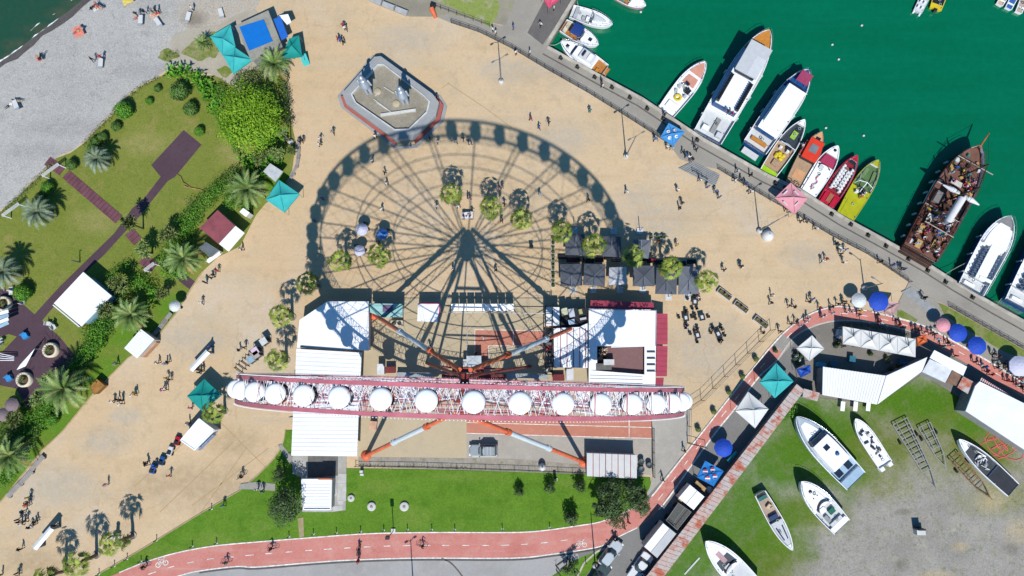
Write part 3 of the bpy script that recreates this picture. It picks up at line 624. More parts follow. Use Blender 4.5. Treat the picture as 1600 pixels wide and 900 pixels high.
def awning(T, pts_hi, z1, pts_lo, z0, mat, name='awning'):
    b = MB(); A = [at(*pts_hi[0], z1), at(*pts_hi[1], z1)]; B = [at(*pts_lo[0], z0), at(*pts_lo[1], z0)]
    n = 6
    up = Vector((0, 0, .06))
    V = [A[0], A[1], B[1], B[0]]
    b.raw([v+up for v in V]+[v-up for v in V], [(0, 1, 2, 3), (7, 6, 5, 4), (0, 4, 5, 1), (1, 5, 6, 2), (2, 6, 7, 3), (3, 7, 4, 0)], mat)
    for k in range(1, n): b.tube(A[0].lerp(A[1], k/n)+up, B[0].lerp(B[1], k/n)+up, .025, REDD, n=4)
    return b.build(name, T, world=True)
awning(T, ((922, 483), (1022, 486)), 2.85, ((923, 469), (1021, 473)), 2.55, RED)
awning(T, ((1026, 490), (1026, 538)), 2.9, ((1043, 490), (1043, 538)), 2.4, RED)
awning(T, ((1026, 540), (1025, 588)), 2.9, ((1043, 541), (1042, 588)), 2.4, RED)
awning(T, ((1025, 590), (1024, 603)), 2.9, ((1037, 590), (1036, 603)), 2.4, RED)
def text(body, loc, rot, size, mat, parent, name='sign_letter', depth=.03, align='CENTER'):
    cu = bpy.data.curves.new(name, 'FONT'); cu.body = body; cu.size = size; cu.extrude = depth; cu.align_x = align; cu.align_y = 'CENTER'
    cu.materials.append(mat); o = bpy.data.objects.new(name, cu); COL.objects.link(o)
    dg = bpy.context.evaluated_depsgraph_get(); me = bpy.data.meshes.new_from_object(o.evaluated_get(dg)); bpy.data.objects.remove(o)
    o = bpy.data.objects.new(name, me); COL.objects.link(o)
    if parent: o.parent = parent; o.location = Vector(loc)-Vector(parent.location)
    else: o.location = loc
    o.rotation_euler = rot; return o
for body, x in (('BEM', 936), ('A', 955), ('CB', 992), ('LW', 1009)):
    text(body, tuple(at(x, 484.2, 3.7)), (radians(90), 0, -.03), .85, M('sign_white', (.8, .8, .8), .5), T)
# striped store room beside it
T = base_thing('store_shed', 'store room with white roof panels and thin red seams by the orange wheel leg', 'shed', [(865, 513), (918, 513), (918, 575), (865, 575)], 2.8)
b = MB(); b.prism(inset(P([(865, 513), (918, 510), (918, 574), (866, 574)], 2.8), .15), 0, 2.6, WALLG); b.build('wall', T, world=True)
b = MB(); flat_box(b, [(865, 513), (905, 511), (918, 505), (918, 575), (866, 574)], 2.6, 2.8, RW)
for x in (876, 886, 896, 906, 915): A, B = at(x, 513, 2.82), at(x, 574, 2.82); b.tube(A, B, .07, REDD if x != 896 else GLASSD, n=4)
b.build('roof', T, world=True)
T = house('ticket_booth', 'small booth with a white slatted roof in the wheel shadow beside the cafe hall', 'booth', [(852, 480), (874, 480), (874, 509), (853, 509)], 2.6, WALLW, RW2)
T = base_thing('steel_gantry', 'dark steel service gantry full of machinery between court and store shed', 'gantry', [(853, 480), (862, 585)], 0)
b = MB(); DS = M('dark_steel', S('2c2e32'), .5, .3)
for y in (478, 505, 535, 560, 585):
    for x in (852.5, 863): p = at(x, y, 0); b.box((p.x, p.y, 0), (.14, .14, 3.0), DS)
for x in (852.5, 863): A, B = at(x, 478, 3.06), at(x, 585, 3.06); b.bar(A, B, .16, DS)
for y in (478, 490, 505, 520, 535, 548, 560, 572, 585): A, B = at(852.5, y, 3.06), at(863, y, 3.06); b.bar(A, B, .1, DS)
b.build('frame', T, world=True)
b = MB(); rr = random.Random(8)
for k in range(34):
    p = at(rr.uniform(854, 863), rr.uniform(482, 584), 0); b.box((p.x, p.y, rr.uniform(0, 1.6)), (rr.uniform(.2, .8), rr.uniform(.2, .8), rr.uniform(.3, 1.1)), (DS, M('junk_white', S('c8c8c8'), .6), M('junk_red', S('8c3c38'), .6), M('junk_grey', S('6c6e70'), .6))[k % 4], rr.uniform(0, 3))
b.build('machinery', T, world=True)
# dark sheds north of the store room
T = house('dark_shed', 'low black roofed shed between the ticket booth and the cafe hall', 'shed', [(876, 482), (918, 482), (918, 510), (876, 511)], 2.2, WALLG, M('roof_black', S('26282c'), .7, .3, 1.5))
b = MB()
for x, y, w, d, m_ in ((882, 487, .9, 1.0, 'c8c8a8'), (893, 489, .8, 1.2, 'c8ccd4'), (907, 487, .5, .7, 'b8b87c'), (911, 498, .9, .3, 'd8d8d8'), (893, 503, .9, .7, 'b8cce0')):
    p = at(x, y, 2.4); b.box((p.x, p.y, 2.21), (w, d, .4), M('clutter_'+m_, S(m_), .7), .2)
b.build('roof_clutter', T, world=True)
# row along the north side of the court
T = house('teal_kiosk', 'mint green roofed game booth with a framed picture by the west hall', 'booth', [(578, 474), (629, 475), (629, 495), (598, 496), (578, 488)], 2.7, WALLW, M('roof_mint', S('a8d8d0'), .5, .08))
b = MB(); p = at(606, 482, 2.75); b.box((p.x, p.y, 2.72), (1.5, 1.0, .05), M('picture_plum', S('7a6480'), .6, .3, 3)); b.build('poster', T, world=True)
b = MB(); A, B = at(598, 495.5, 2.6), at(629, 475, 2.6)
for u, v in (((598, 495), (629, 476)), ((578, 477), (598, 495))): b.tube(at(*u, 2.78), at(*v, 2.78), .07, M('teal_dark', S('1f6e6a'), .6), n=5)
b.build('roof_truss', T, world=True)
T = house('striped_booth', 'game booth with pale striped awning and pink edge north of the court', 'booth', [(653, 475), (687, 475), (685, 503), (652, 502)], 2.5, WALLW, RW)
b = MB(); A, B = at(687, 475, 2.5), at(685.5, 503, 2.5); b.bar(A, B, .16, M('edge_pink', S('e05a8c'), .5)); A, B = at(653, 474.6, 2.5), at(687, 474.6, 2.5); b.bar(A, B, .12, MATS['edge_pink']); b.build('trim', T, world=True)
T = thing('condenser_unit', 'pale air conditioning unit with two fans below the mint booth', 'air conditioner', tuple(at(622, 506, 0)))
b = MB(); b.box((0, 0, .3), (1.7, .8, .9), M('ac_beige', S('d8d0bc'), .6)); b.build('case', T)
for sx in (-.4, .4):
    b = MB(); b.lathe((sx, 0, 1.2), [(.32, 0), (.32, .05), (.05, .07), (.001, .07)], M('ac_grill', S('5c5848'), .7), 14); b.build('fan', T)
pnl = None
for k in range(8):
    x = 712.5+k*12.1; p = at(x, 486, 0); A, B = at(x-5.5, 486, 1.5), at(x+5.5, 486, 1.5)
    def mk():
        t = thing('display_panel', 'tall white display panel standing in the row north of the court', 'panel', (0, 0, 0), 0, 'white panels north of the court')
        b = MB(); b.box((0, -.55, 1.5), (1.05, .05, .02), WALLW)
        q = [(-.52, .0, 2.55), (.52, .0, 2.55), (.52, -.95, 1.75), (-.52, -.95, 1.75)]
        b.raw([Vector(v) for v in q]+[Vector(v)-Vector((0, -.04, .07)) for v in q], [(3, 2, 1, 0), (4, 5, 6, 7), (0, 1, 5, 4), (1, 2, 6, 5), (2, 3, 7, 6), (3, 0, 4, 7)], RW); b.build('board', t)
        b = MB()
        for sx in (-.45, .45): b.box((sx, -.02, 0), (.07, .07, 2.5), WALLG)
        b.build('post', t); return t
    place('panel', mk, tuple(at(x, 477.5, 0)), 0)
def fence(name, label, pts, h, mat, step=1.6, rails=(.15, .5, .95), post=.035, parts=True, rail_r=.025, bars=None):
    T = thing(name, label, 'fence', tuple(at(*pts[0], 0)))
    P = resample([tuple(at(x, y, 0)) for x, y in pts], 2+int(sum((at(*a)-at(*c)).length for a, c in zip(pts, pts[1:]))/step))
    b = MB()
    for r in rails:
        for a, c in zip(P, P[1:]): b.tube((a[0], a[1], h*r), (c[0], c[1], h*r), rail_r, mat, n=4, cap=False)
    if bars:
        for a, c in zip(P, P[1:]):
            for k in range(bars):
                q = Vector(a).lerp(Vector(c), (k+.5)/bars); b.tube((q.x, q.y, h*rails[0]), (q.x, q.y, h*rails[-1]), .012, mat, n=3, cap=False)
    b.build('rail', T, world=True)
    for p in P: b = MB(); b.box((p[0], p[1], 0), (post*2, post*2, h), mat); b.build('post', T, world=True)
    return T
FB = M('fence_black', S('34363a'), .5, .2)
WHF = M('fence_white', S('d8d8d4'), .5)
fence('court_fence', 'white top rail fence along the north side of the court', [(690, 489), (852, 491)], 1.6, WHF, 3.2, (.98,), rail_r=.06)
fence('court_fence', 'white wire fence crossing the court from north to south', [(731, 489), (730, 562)], 1.2, WHF, 2.5, (.98, .5), rail_r=.03)
fence('court_fence', 'fine grey wire fence south of the red court patch', [(762, 556), (850, 541)], 1.3, M('fence_grey', S('8c8c8c'), .5), 1.6, (.3, .6, .98), rail_r=.02)
fence('lawn_fence', 'dark railing between the court and the mown lawn', [(556, 728), (640, 729), (800, 734), (917, 739)], 1.1, FB, 2.2, (.2, .95), rail_r=.03, bars=6)
fence('side_fence', 'black fence at the east end of the striped container yard', [(1019, 668), (1020, 744)], 1.8, FB, 1.8, (.1, .5, .97), rail_r=.035, bars=5)
fence('diagonal_fence', 'tall thin wire fence running diagonally from courtyard to market', [(1074, 692), (1075, 636), (1092, 629), (1146, 574), (1204, 516)], 2.2, FB, 2.6, (.05, .5, .98), rail_r=.025)
fence('courtyard_fence', 'short black fence beside the cycle track at the courtyard corner', [(1074, 692), (1102, 699)], 1.5, FB, 1.5, (.1, .97), rail_r=.035)
RLS = [(x, y) for x, y in RAIL]
fence('quay_railing', 'dark railing along the upper quay above the monument', RLS[0:8], 1.1, FB, 1.5, (.12, .4, .68, .97), rail_r=.03)
fence('quay_railing', 'dark railing on the quay edge between the two grey ramps', RLS[10:16], 1.1, FB, 1.5, (.12, .4, .68, .97), rail_r=.03)
fence('quay_railing', 'dark railing beside the grass verge at the lower quay', RLS[17:19]+[(1700, 603)], 1.1, FB, 1.5, (.12, .4, .68, .97), rail_r=.03)
fence('ramp_railing', 'short handrail on the plaza side of the upper grey ramp', [(1081, 268), (1104, 281)], 1.0, FB, 1.2, (.5, .97), rail_r=.03)
fence('yard_railing', 'thin dark fence below the dry grass beside the top quay', [(676, 10), (720, 26), (765, 42)], 1.0, FB, 1.5, (.5, .97), rail_r=.025)
# boarding platform and control cabins at the foot of the wheel
T = base_thing('boarding_platform', 'long pale boarding platform with control cabins under the ferris wheel', 'platform', [(620, 580), (860, 590)], 0)
b = MB(); GP = M('platform_grey', S('a8b0b4'), .7, .12)
flat_box(b, [(620, 582), (676, 583), (676, 590), (620, 589)], 1.0, 1.2, GP); flat_box(b, [(792, 583), (856, 585), (856, 592), (792, 590)], 1.0, 1.2, GP); flat_box(b, [(690, 584), (790, 585), (790, 596), (690, 594)], .5, .7, M('platform_red', S('7a3a36'), .7, .2)); b.build('deck', T, world=True)
for x, y in ((622, 588), (675, 589), (794, 588), (855, 591), (692, 592), (788, 594)): b = MB(); p = at(x, y); b.box((p.x, p.y, 0), (.2, .2, 1.0 if x < 690 or x > 790 else .5), DS); b.build('post', T, world=True)
for (x, y, w, d, hh, m_) in ((742, 570, 2.0, 2.4, 2.2, 'c4ccd0'), (731, 571, 1.0, 1.6, 1.8, 'd0d0cc'), (756, 574, 1.4, 1.2, 1.4, '8a94a0'), (598, 577, .9, 1.4, 1.6, 'e4e4e0'), (612, 578, 1.3, .8, 1.2, '7e3030'), (889, 585, .9, 1.5, 1.9, 'dcdcdc'), (872, 590, 1.6, .8, .9, '7a2a30')):
    p = at(x, y, 0); b = MB(); b.box((p.x, p.y, 0), (w, d, hh), M('cabin_'+m_, S(m_), .6, .15), .02); b.box((p.x, p.y, hh), (w+.12, d+.12, .07), M('cabin_'+m_, S(m_), .6, .15), .02); b.build('control_cabin', T, world=True)
T = thing('equipment_cabinet', 'beige control cabinet standing alone on the court near the south leg', 'cabinet', tuple(at(585, 664, 0)))
b = MB(); b.box((0, 0, 0), (.9, 1.1, 1.0), M('cab_beige', S('e0b898'), .6), -.1); b.build('case', T); b = MB(); b.box((0, 0, 1.0), (1.0, 1.2, .06), M('cab_top', S('d8a88c'), .6), -.1); b.build('lid', T)
# container cabin
T = base_thing('container_cabin', 'white container cabin with red roof seams at the court corner', 'container', [(917, 708), (995, 711), (995, 748), (917, 744)], 2.5)
Q = [(917, 708), (995, 711), (995, 748), (917, 744)]
b = MB(); b.prism(inset(P(Q, 2.5), .08), 0, 2.4, M('container_cream', S('c8c4bc'), .6)); b.build('wall', T, world=True)
b = MB(); flat_box(b, Q, 2.4, 2.5, M('container_roof', S('dcdad6'), .5, .05))
for k in range(1, 8):
    A = at(917+78*k/8, 708+3*k/8, 2.52); B = at(917+78*k/8, 744+4*k/8, 2.52); b.tube(A, B, .06 if k % 2 else .04, REDD if k % 3 else M('seam_dark', S('6a3a3a'), .6), n=4)
b.build('roof', T, world=True)
for k in range(3):
    p = at(1001+12*(k % 2), 720+k*6, 0)
    def mkd():
        t = thing('oil_drum', 'grey drum stored beside the striped container', 'drum', (0, 0, 0), 0, 'drums beside the container'); b = MB()
        b.lathe((0, 0, 0), [(.4, 0), (.4, .3), (.43, .32), (.4, .34), (.4, .86), (.43, .9), (.38, .9), (.37, .85), (.001, .85)], M('drum_grey', S('5e6468'), .5, .3, 2), 16); b.build('barrel', t)
        b = MB(); b.lathe((.15, 0, .86), [(.06, 0), (.06, .04), (.001, .04)], FB, 8); b.build('cap', t); return t
    place('drum', mkd, tuple(p))
# south utility building on the lawn
T = house('utility_hut', 'small hut with a white ribbed roof between tree and lawn', 'hut', [(471, 748), (519, 748), (518, 797), (474, 797)], 2.6, WALLC, RW, .25, rib=(.42, RW2, .05, .2, 1), para=.2)
b = MB(); p = at(508, 748.5, 2.8); b.box((p.x, p.y, 2.5), (1.9, .2, .35), OR_ if False else M('hut_sign_orange', S('c0683c'), .6)); b.build('sign_board', T, world=True)
T = thing('concrete_steps', 'stack of pale concrete slabs beside the ribbed hut', 'slabs', tuple(at(534, 770, 0)))
b = MB()
for i, (x, y, w, d) in enumerate(((535, 748, 1.2, 1.4), (535, 763, 1.2, 1.4), (534, 776, 1.3, 1.2), (533, 785, .8, .6), (528, 794, 1.4, .7), (523, 760, .5, 2.6))): p = at(x, y, 0); b.box((p.x, p.y, .02), (w, d, .12+.03*(i % 2)), M('slab_pale', S('c8c6c0'), .9, .12), .03*i)
b.build('slab', T, world=True)
# ---- north-west: beach pavilion
T = house('beach_pavilion', 'pavilion with a concrete roof rim and bright blue roof', 'pavilion', [(419, 16), (441, 72), (393, 96), (367, 40)], 2.8, WALLG, GM('roof_conc', S('a8a496'), [(.6, S('8c8a7c'), .4, .7, .8), (2, S('b8b4a8'), .5, .7, .5)], fine=.12), .3, .2)
BLUE = M('awning_blue', S('1478d0'), .5, .06)
b = MB(); flat_box(b, [(374, 42), (412, 30), (426, 64), (389, 79)], 2.82, 2.9, BLUE); b.build('roof_cover', T, world=True)
b = MB(); flat_box(b, [(427, 30), (438, 25), (450, 57), (440, 63)], 2.3, 2.4, M('awning_blue2', S('2a70d0'), .5, .06)); b.build('awning', T, world=True)
b = MB(); flat_box(b, [(436, 24), (450, 22), (455, 34), (448, 38)], 2.2, 2.4, RW); b.build('porch_roof', T, world=True)
# white park pavilion
T = house('park_pavilion', 'large white flat roofed pavilion standing in the park lawn', 'pavilion', [(130, 425), (174, 462), (127, 510), (84, 474)], 3.0, M('wall_blue_glass', S('9cc8d8'), .3, .2), RW, .5, .22)
b = MB(); q = poly_at([(86, 477), (127, 511)], 2.7); A, B = Vector((*q[0], 2.9)), Vector((*q[1], 2.9)); b.bar(A+Vector((0, 0, .25)), B+Vector((0, 0, .25)), .16, RW); b.build('roof_edge', T, world=True)
b = MB()
for k in range(1, 5):
    p = at(130+(174-130)*k/5-10, 512-(512-463)*k/5+4, 1.2); b.box((p.x, p.y, .4), (.9, .06, 1.8), GLASSD, heading((127, 510), (174, 462)))
b.build('window', T, world=True)
# red roofed kiosk with white awning
T = house('red_roof_kiosk', 'kiosk with a dull red roof and white awning beside the hedge', 'kiosk', [(340, 328), (367, 353), (341, 381), (312, 356)], 2.6, WALLC, M('roof_dull_red', S('955056'), .8, .15, .8), .2)
b = MB(); A = poly_at([(340, 328), (367, 353), (341, 381), (312, 356)], 2.62); c = cen(A); b.face([(A[3][0], A[3][1], 2.63), (A[2][0], A[2][1], 2.63), (c[0], c[1], 2.75)], MATS['roof_dull_red']); b.face([(A[2][0], A[2][1], 2.63), (A[1][0], A[1][1], 2.63), (c[0], c[1], 2.75)], MATS['roof_dull_red']); b.face([(A[1][0], A[1][1], 2.63), (A[0][0], A[0][1], 2.63), (c[0], c[1], 2.75)], MATS['roof_dull_red']); b.face([(A[0][0], A[0][1], 2.63), (A[3][0], A[3][1], 2.63), (c[0], c[1], 2.75)], MATS['roof_dull_red']); b.build('roof_cap', T, world=True)
b = MB(); flat_box(b, [(368, 353), (382, 364), (357, 393), (342, 381)], 2.4, 2.5, RW); b.build('awning', T, world=True)
T = house('grey_kiosk', 'small kiosk with dark grey canopy and white counter by a date palm', 'kiosk', [(322, 378), (342, 391), (329, 402), (309, 387)], 2.1, WALLW, M('roof_slate', S('6c7476'), .7, .15), .2)
b = MB(); flat_box(b, [(330, 400), (342, 392), (345, 397), (326, 411), (321, 408)], .9, 1.1, RW); b.build('counter', T, world=True)
T = house('vending_kiosk', 'small white box kiosk behind the red roofed kiosk', 'kiosk', [(380, 325), (390, 332), (384, 339), (374, 331)], 2.0, WALLW, RW, .1)
T = house('ribbed_kiosk', 'white ribbed roof kiosk on the plaza edge below a date palm', 'kiosk', [(220, 514), (241, 530), (214, 560), (194, 544)], 2.5, WALLC, RW2, .25, rib=(.32, RW, .04, .14, 1))
b = MB(); A, B = at(243, 534, 1.2), at(222, 557, 1.2); d = B-A; m_ = (A+B)/2; b.box((m_.x, m_.y, .1), (d.length, .35, 1.1), M('kiosk_counter', S('c89a78'), .7), atan2(d.y, d.x)); b.build('counter', T, world=True)
T = house('white_kiosk', 'plain white box kiosk on the lower plaza beside a teal tent', 'kiosk', [(311, 653), (336, 672), (304, 704), (281, 688)], 2.6, WALLW, RW, .2, para=.1)
b = MB(); A, B = at(338, 676, 1.6), at(308, 706, 1.6); m_ = (A+B)/2; d = B-A; b.box((m_.x, m_.y, .9), (d.length*.8, .12, 1.1), M('poster_blue', S('8aa0c8'), .5, .4, 3), atan2(d.y, d.x)); b.build('poster', T, world=True)
T = house('wooden_counter', 'brown wooden kiosk counter half hidden by park palms', 'kiosk', [(151, 592), (163, 602), (147, 617), (140, 605)], 1.3, M('wood_wall', S('8a6438'), .8), M('wood_top', S('a8783c'), .8, .2, 2), .1)
T = house('cube_awning', 'grey white square awning beside the turquoise tent', 'awning', [(422, 255), (442, 268), (430, 284), (411, 268)], 2.3, None, M('awning_pale', S('c8cbcc'), .6))
for x, y in ((423, 259), (439, 269), (429, 281), (413, 269)): b = MB(); p = at(x, y); b.box((p.x, p.y, 0), (.07, .07, 2.15), WALLG); b.build('post', T, world=True)
# ---- market sheds on the right
RIBW = GM('tin_white', (.70, .69, .67), [(.3, (.6, .59, .57), .5, .75, .6)], rough=.55, fine=.03, bump=.05, post=[(1.3, (.32, .22, .16), .68, .8, .6), (.7, (.5, .47, .43), .6, .8, .5)]); RUST = GM('rusty_tin', S('d0b4a8'), [(.3, S('c8c4c0'), .42, .6, .9), (.7, S('c4684a'), .5, .62, .95), (2.5, S('a4583c'), .56, .72, .7)], fine=.1, rough=.7)
T = house('tin_shed', 'market shed with a long white corrugated roof above the boatyard grass', 'shed', [(1286, 573), (1384, 587), (1370, 632), (1285, 617)], 2.8, WALLG, RIBW, .2, rib=(.4, RIBW, .05, .16, 0))
for i, (x, y) in enumerate(((1305, 587), (1329, 584), (1336, 592), (1347, 590))):
    pass
for k, x in enumerate((1317, 1337, 1357)):
    b = MB(); p = at(x+1, 635, 1.2); b.box((p.x, p.y, .9), (.6, 1.35, .08), RW, -.15); b.box((p.x, p.y, 0), (.1, .1, .9), WALLG); b.build('side_flap', T, world=True)
T = house('bent_shed', 'plain white roofed shed angled between the corrugated and grey market sheds', 'shed', [(1385, 587), (1449, 558), (1441, 580), (1371, 632)], 2.7, WALLG, RW2, .3)
T = house('grey_shed', 'market shed with pale grey roof, brown tin patches and white front strip', 'shed', [(1453, 561), (1488, 577), (1477, 598), (1441, 581)], 2.8, WALLG, M('tin_grey', (.55, .56, .57), .6, .12), .2)
b = MB(); flat_box(b, [(1460, 547), (1511, 573), (1505, 587), (1453, 559)], 2.9, 3.0, RW); b.build('front_roof', T, world=True)
b = MB(); flat_box(b, [(1489, 577.5), (1502, 587), (1494, 603), (1478, 598)], 2.6, 2.7, M('tin_brown', S('8c6c58'), .8, .3, 2)); b.build('brown_patch', T, world=True)
b = MB(); flat_box(b, [(1505, 588), (1522, 597), (1513, 616), (1496, 605)], 2.5, 2.6, RUST); b.build('rust_patch', T, world=True)
T = house('white_hall', 'big white roofed market hall with red and white striped awning', 'building', [(1524, 603), (1531, 596), (1620, 640), (1800, 735), (1760, 800), (1600, 702), (1509, 642)], 3.2, WALLG, GM('roof_sheet', (.72, .73, .73), [(.5, (.62, .63, .63), .45, .7, .7)], rough=.5, fine=.03, streak=[(-.5, .9, (.55, .55, .54), .54, .74, .45)], post=[(1.2, (.46, .44, .4), .64, .8, .5)]), .2, .2)
STR = M('stripe_red', S('c8464c'), .7); STW = M('stripe_white', S('e8e2dc'), .7)
b = MB(); A0, A1 = at(1534, 590, 2.7), at(1586, 622, 2.7); B0, B1 = at(1528, 600, 2.9), at(1581, 631, 2.9)
for k in range(36): b.face([A0.lerp(A1, k/36), A0.lerp(A1, (k+1)/36), B0.lerp(B1, (k+1)/36), B0.lerp(B1, k/36)][::-1], STR if k % 2 else STW)
b.build('awning', T, world=True)
# long wall with rusty tin coping
T = base_thing('boundary_wall', 'long boundary wall with a rusty patched tin coping beside the alley', 'wall', [(1250, 605), (1020, 900)], 0)
c0, c1 = [(1246, 601), (1257, 610)], [(1010, 898), (1032, 904)]
ext0, ext1 = (965, 958), (990, 964)
b = MB(); flat_box(b, [(1247, 602), (1254, 607), (988, 960), (972, 957)], 0, 2.2, WALLG); b.build('wall', T, world=True)
b = MB(); n = 60
for k in range(n):
    u, v = k/n, (k+1)/n-.0012; l = lambda a, c, t: (a[0]+(c[0]-a[0])*t, a[1]+(c[1]-a[1])*t)
    flat_box(b, [l((1245, 600), ext0, u), l((1245, 600), ext0, v), l((1257, 610), ext1, v), l((1257, 610), ext1, u)], 2.2, 2.28+.03*(k % 3), RUST)
b.build('coping', T, world=True)
T = house('rusty_shed', 'small lean-to with rusty tin sheets where the boundary wall meets the market', 'shed', [(1256, 607), (1281, 614), (1277, 627), (1254, 620)], 2.2, WALLG, RUST, .1)
# ================================================================== BOATS
HWH = GM('boat_white_gelcoat', (.74, .74, .74), [(.5, (.68, .68, .67), .5, .75, .6)], rough=.35, fine=.03, fscale=3, bump=.03, spec=.45, post=[(2.2, (.5, .49, .46), .64, .8, .5)]); HNV = M('boat_navy', S('1f4f86', .8), .3, .1, spec=.5); TEAK = M('boat_teak', S('b87a3c', .7), .6, .2, 3)
DKG = M('boat_dark_trim', S('2c3038'), .4, .2); GLS = M('boat_tinted_glass', (.015, .022, .035), .08, .3, 1, spec=.7); NSK = M('boat_nonskid', S('d6d8d8'), .7, .06, 2)
CHR = M('boat_steel', (.6, .62, .64), .25, .05, metal=.8); ORG = M('boat_orange_deck', S('d08a3a'), .5, .12, 2)
BOATS = []
class Boat:
    def __init__(s, name, label, bow, stern, W, free=.9, draft=.35, tb=.45, p=2.1, sf=.86, z=None, yard=False, cat='boat', group=None, keel=.5):
        zz = z if z is not None else (free+draft if yard else WATER+free)
        A, B = at(*stern, zz), at(*bow, zz); s.L = (B-A).length; s.W = W = W*1.07; s.free = free; s.draft = draft; s.tb = tb; s.p = p; s.sf = sf; s.keel = keel
        s.T = thing(name, label, cat, (A.x, A.y, draft if yard else WATER), atan2(B.y-A.y, B.x-A.x), group); BOATS.append(s)
    def w(s, t):
        if t < s.tb: return s.W/2*(s.sf+(1-s.sf)*sin(min(1, t/s.tb)*pi/2))
        return s.W/2*max(0, 1-((t-s.tb)/(1-s.tb))**s.p)**.72
    def sh(s, t): return s.free*(1+.22*t*t)
    def hull(s, mat, rim=None, boot=None, n=26):
        b = MB(); V = []; ts = [1-(1-i/n)**1.25 for i in range(n+1)]
        for t in ts:
            x = t*s.L; w = max(.02, s.w(t)); rk = s.L*.05*max(0, t-.8)/.2
            for sg in (1, -1):
                V += [(x-rk*2.2, sg*w*.05, -s.draft+max(0, t-.75)*s.draft*2), (x-rk*1.4, sg*w*.72, -s.draft*.55+max(0, t-.8)*s.draft), (x-rk*.8, sg*w*.88, .12), (x, sg*w, s.sh(t)), (x, sg*max(.005, w-.10), s.sh(t))]
        Fs = []; Fb = []; Fr = []
        for i in range(n):
            for h_, f in ((0, 0), (5, 1)):
                for k in range(4):
                    q = (10*i+h_+k, 10*(i+1)+h_+k, 10*(i+1)+h_+k+1, 10*i+h_+k+1)
                    if f == 0: q = q[::-1]
                    (Fr if k == 3 else Fb if k < 2 else Fs).append(q)
            Fb.append((10*i, 10*i+10, 10*i+15, 10*i+5))
        b.raw(V, Fs, mat, True); n0 = 0
        for FF, mm in ((Fb, boot or mat), (Fr, rim or mat)):
            b.raw(V, FF, mm, mm is not (rim or mat))
        b.face([V[3], V[2], V[1], V[0], V[5], V[6], V[7], V[8]], mat)
        return b.build('hull', s.T)
    def plan(s, t0, t1, inset, n=12, x0=0, x1=0):
        ts = [t0+(t1-t0)*i/n for i in range(n+1)]
        a = [(t*s.L, max(.01, s.w(t)-inset)) for t in ts]
        return a+[(x, -y) for x, y in a[::-1]]
    def deck(s, secs):
        """secs: (t0, t1, depth below the gunwale, material)"""
        b = MB()
        for t0, t1, d, mat in secs:
            n = 8
            for i in range(n):
                u, v = t0+(t1-t0)*i/n, t0+(t1-t0)*(i+1)/n
                wu, wv = max(.005, s.w(u)-.10), max(.005, s.w(v)-.10)
                zu, zv = (s.sh(u)-d, s.sh(v)-d) if d < .2 else (s.free-d, s.free-d)
                b.face([(u*s.L, -wu, zu), (v*s.L, -wv, zv), (v*s.L, wv, zv), (u*s.L, wu, zu)], mat)
                for sg in (1, -1):
                    q = [(u*s.L, sg*wu, zu), (v*s.L, sg*wv, zv), (v*s.L, sg*wv, s.sh(v)), (u*s.L, sg*wu, s.sh(u))]
                    b.face(q if sg < 0 else q[::-1], HWH)
            for t in (t0, t1):
                if d >= .2:
                    ww = max(.005, s.w(t)-.10); b.face([(t*s.L, -ww, s.free-d), (t*s.L, ww, s.free-d), (t*s.L, ww, s.sh(t)-.08), (t*s.L, -ww, s.sh(t)-.08)], HWH)
        return b.build('deck', s.T)
    def layer(s, name, t0, t1, inset, z0, z1, mat, top=None, shrink=0, n=12):
        b = MB(); P0 = s.plan(t0, t1, inset, n); c = ((t0+t1)/2*s.L, 0)
        P1 = [(c[0]+(x-c[0])*(1-shrink), y*(1-shrink)) for x, y in P0]
        V = [(x, y, z0) for x, y in P0]+[(x, y, z1) for x, y in P1]; m = len(P0)
        b.raw(V, [(i+m, (i+1) % m+m, (i+1) % m, i) for i in range(m)], mat); b.face(V[m:][::-1], top or mat)
        return b.build(name, s.T)
    def box(s, name, t, y, l, wd, z0, z1, mat, rz=0, top=None):
        b = MB(); b.box((t*s.L, y, z0), (l, wd, z1-z0), mat, rz, top); return b.build(name, s.T)
    def roof(s, t0, t1, w, z, mat, th=.08, posts=4, name='canopy', sag=0):
        b = MB(); x0, x1 = t0*s.L, t1*s.L; n = 6; V = []
        for i in range(n+1):
            for j in range(n+1):
                yy = -w/2+w*j/n; V.append((x0+(x1-x0)*i/n, yy, z-.12*(2*j/n-1)**2))
        Fs = [(i*(n+1)+j, (i+1)*(n+1)+j, (i+1)*(n+1)+j+1, i*(n+1)+j+1) for i in range(n) for j in range(n)]
        b.raw(V, Fs, mat); b.raw([(x, y, z_-th) for x, y, z_ in V], [f[::-1] for f in Fs], mat)
        b.build(name, s.T)
        for k in range(posts):
            b = MB(); x = x0+.15+(x1-x0-.3)*(k//2)/(max(1, posts//2-1)); y = (w/2-.12)*(1 if k % 2 else -1)
            b.tube((x, y, s.free-.5), (x, y, z-.15), .03, CHR, n=5); b.build('canopy_post', s.T)
    def seats(s, rows, cols, t0, t1, w, z, mat, size=.42, back=True, gap=0):
        for i in range(rows):
            for j in range(cols):
                x = (t0+(t1-t0)*(i/(max(1, rows-1))))*s.L; y = -w/2+w*j/max(1, cols-1)
                b = MB(); b.box((x, y, z), (size, size*1.02, .42), mat)
                if back: b.box((x-size*.55, y, z+.1), (.1, size, .72), mat)
                b.build('seat', s.T)
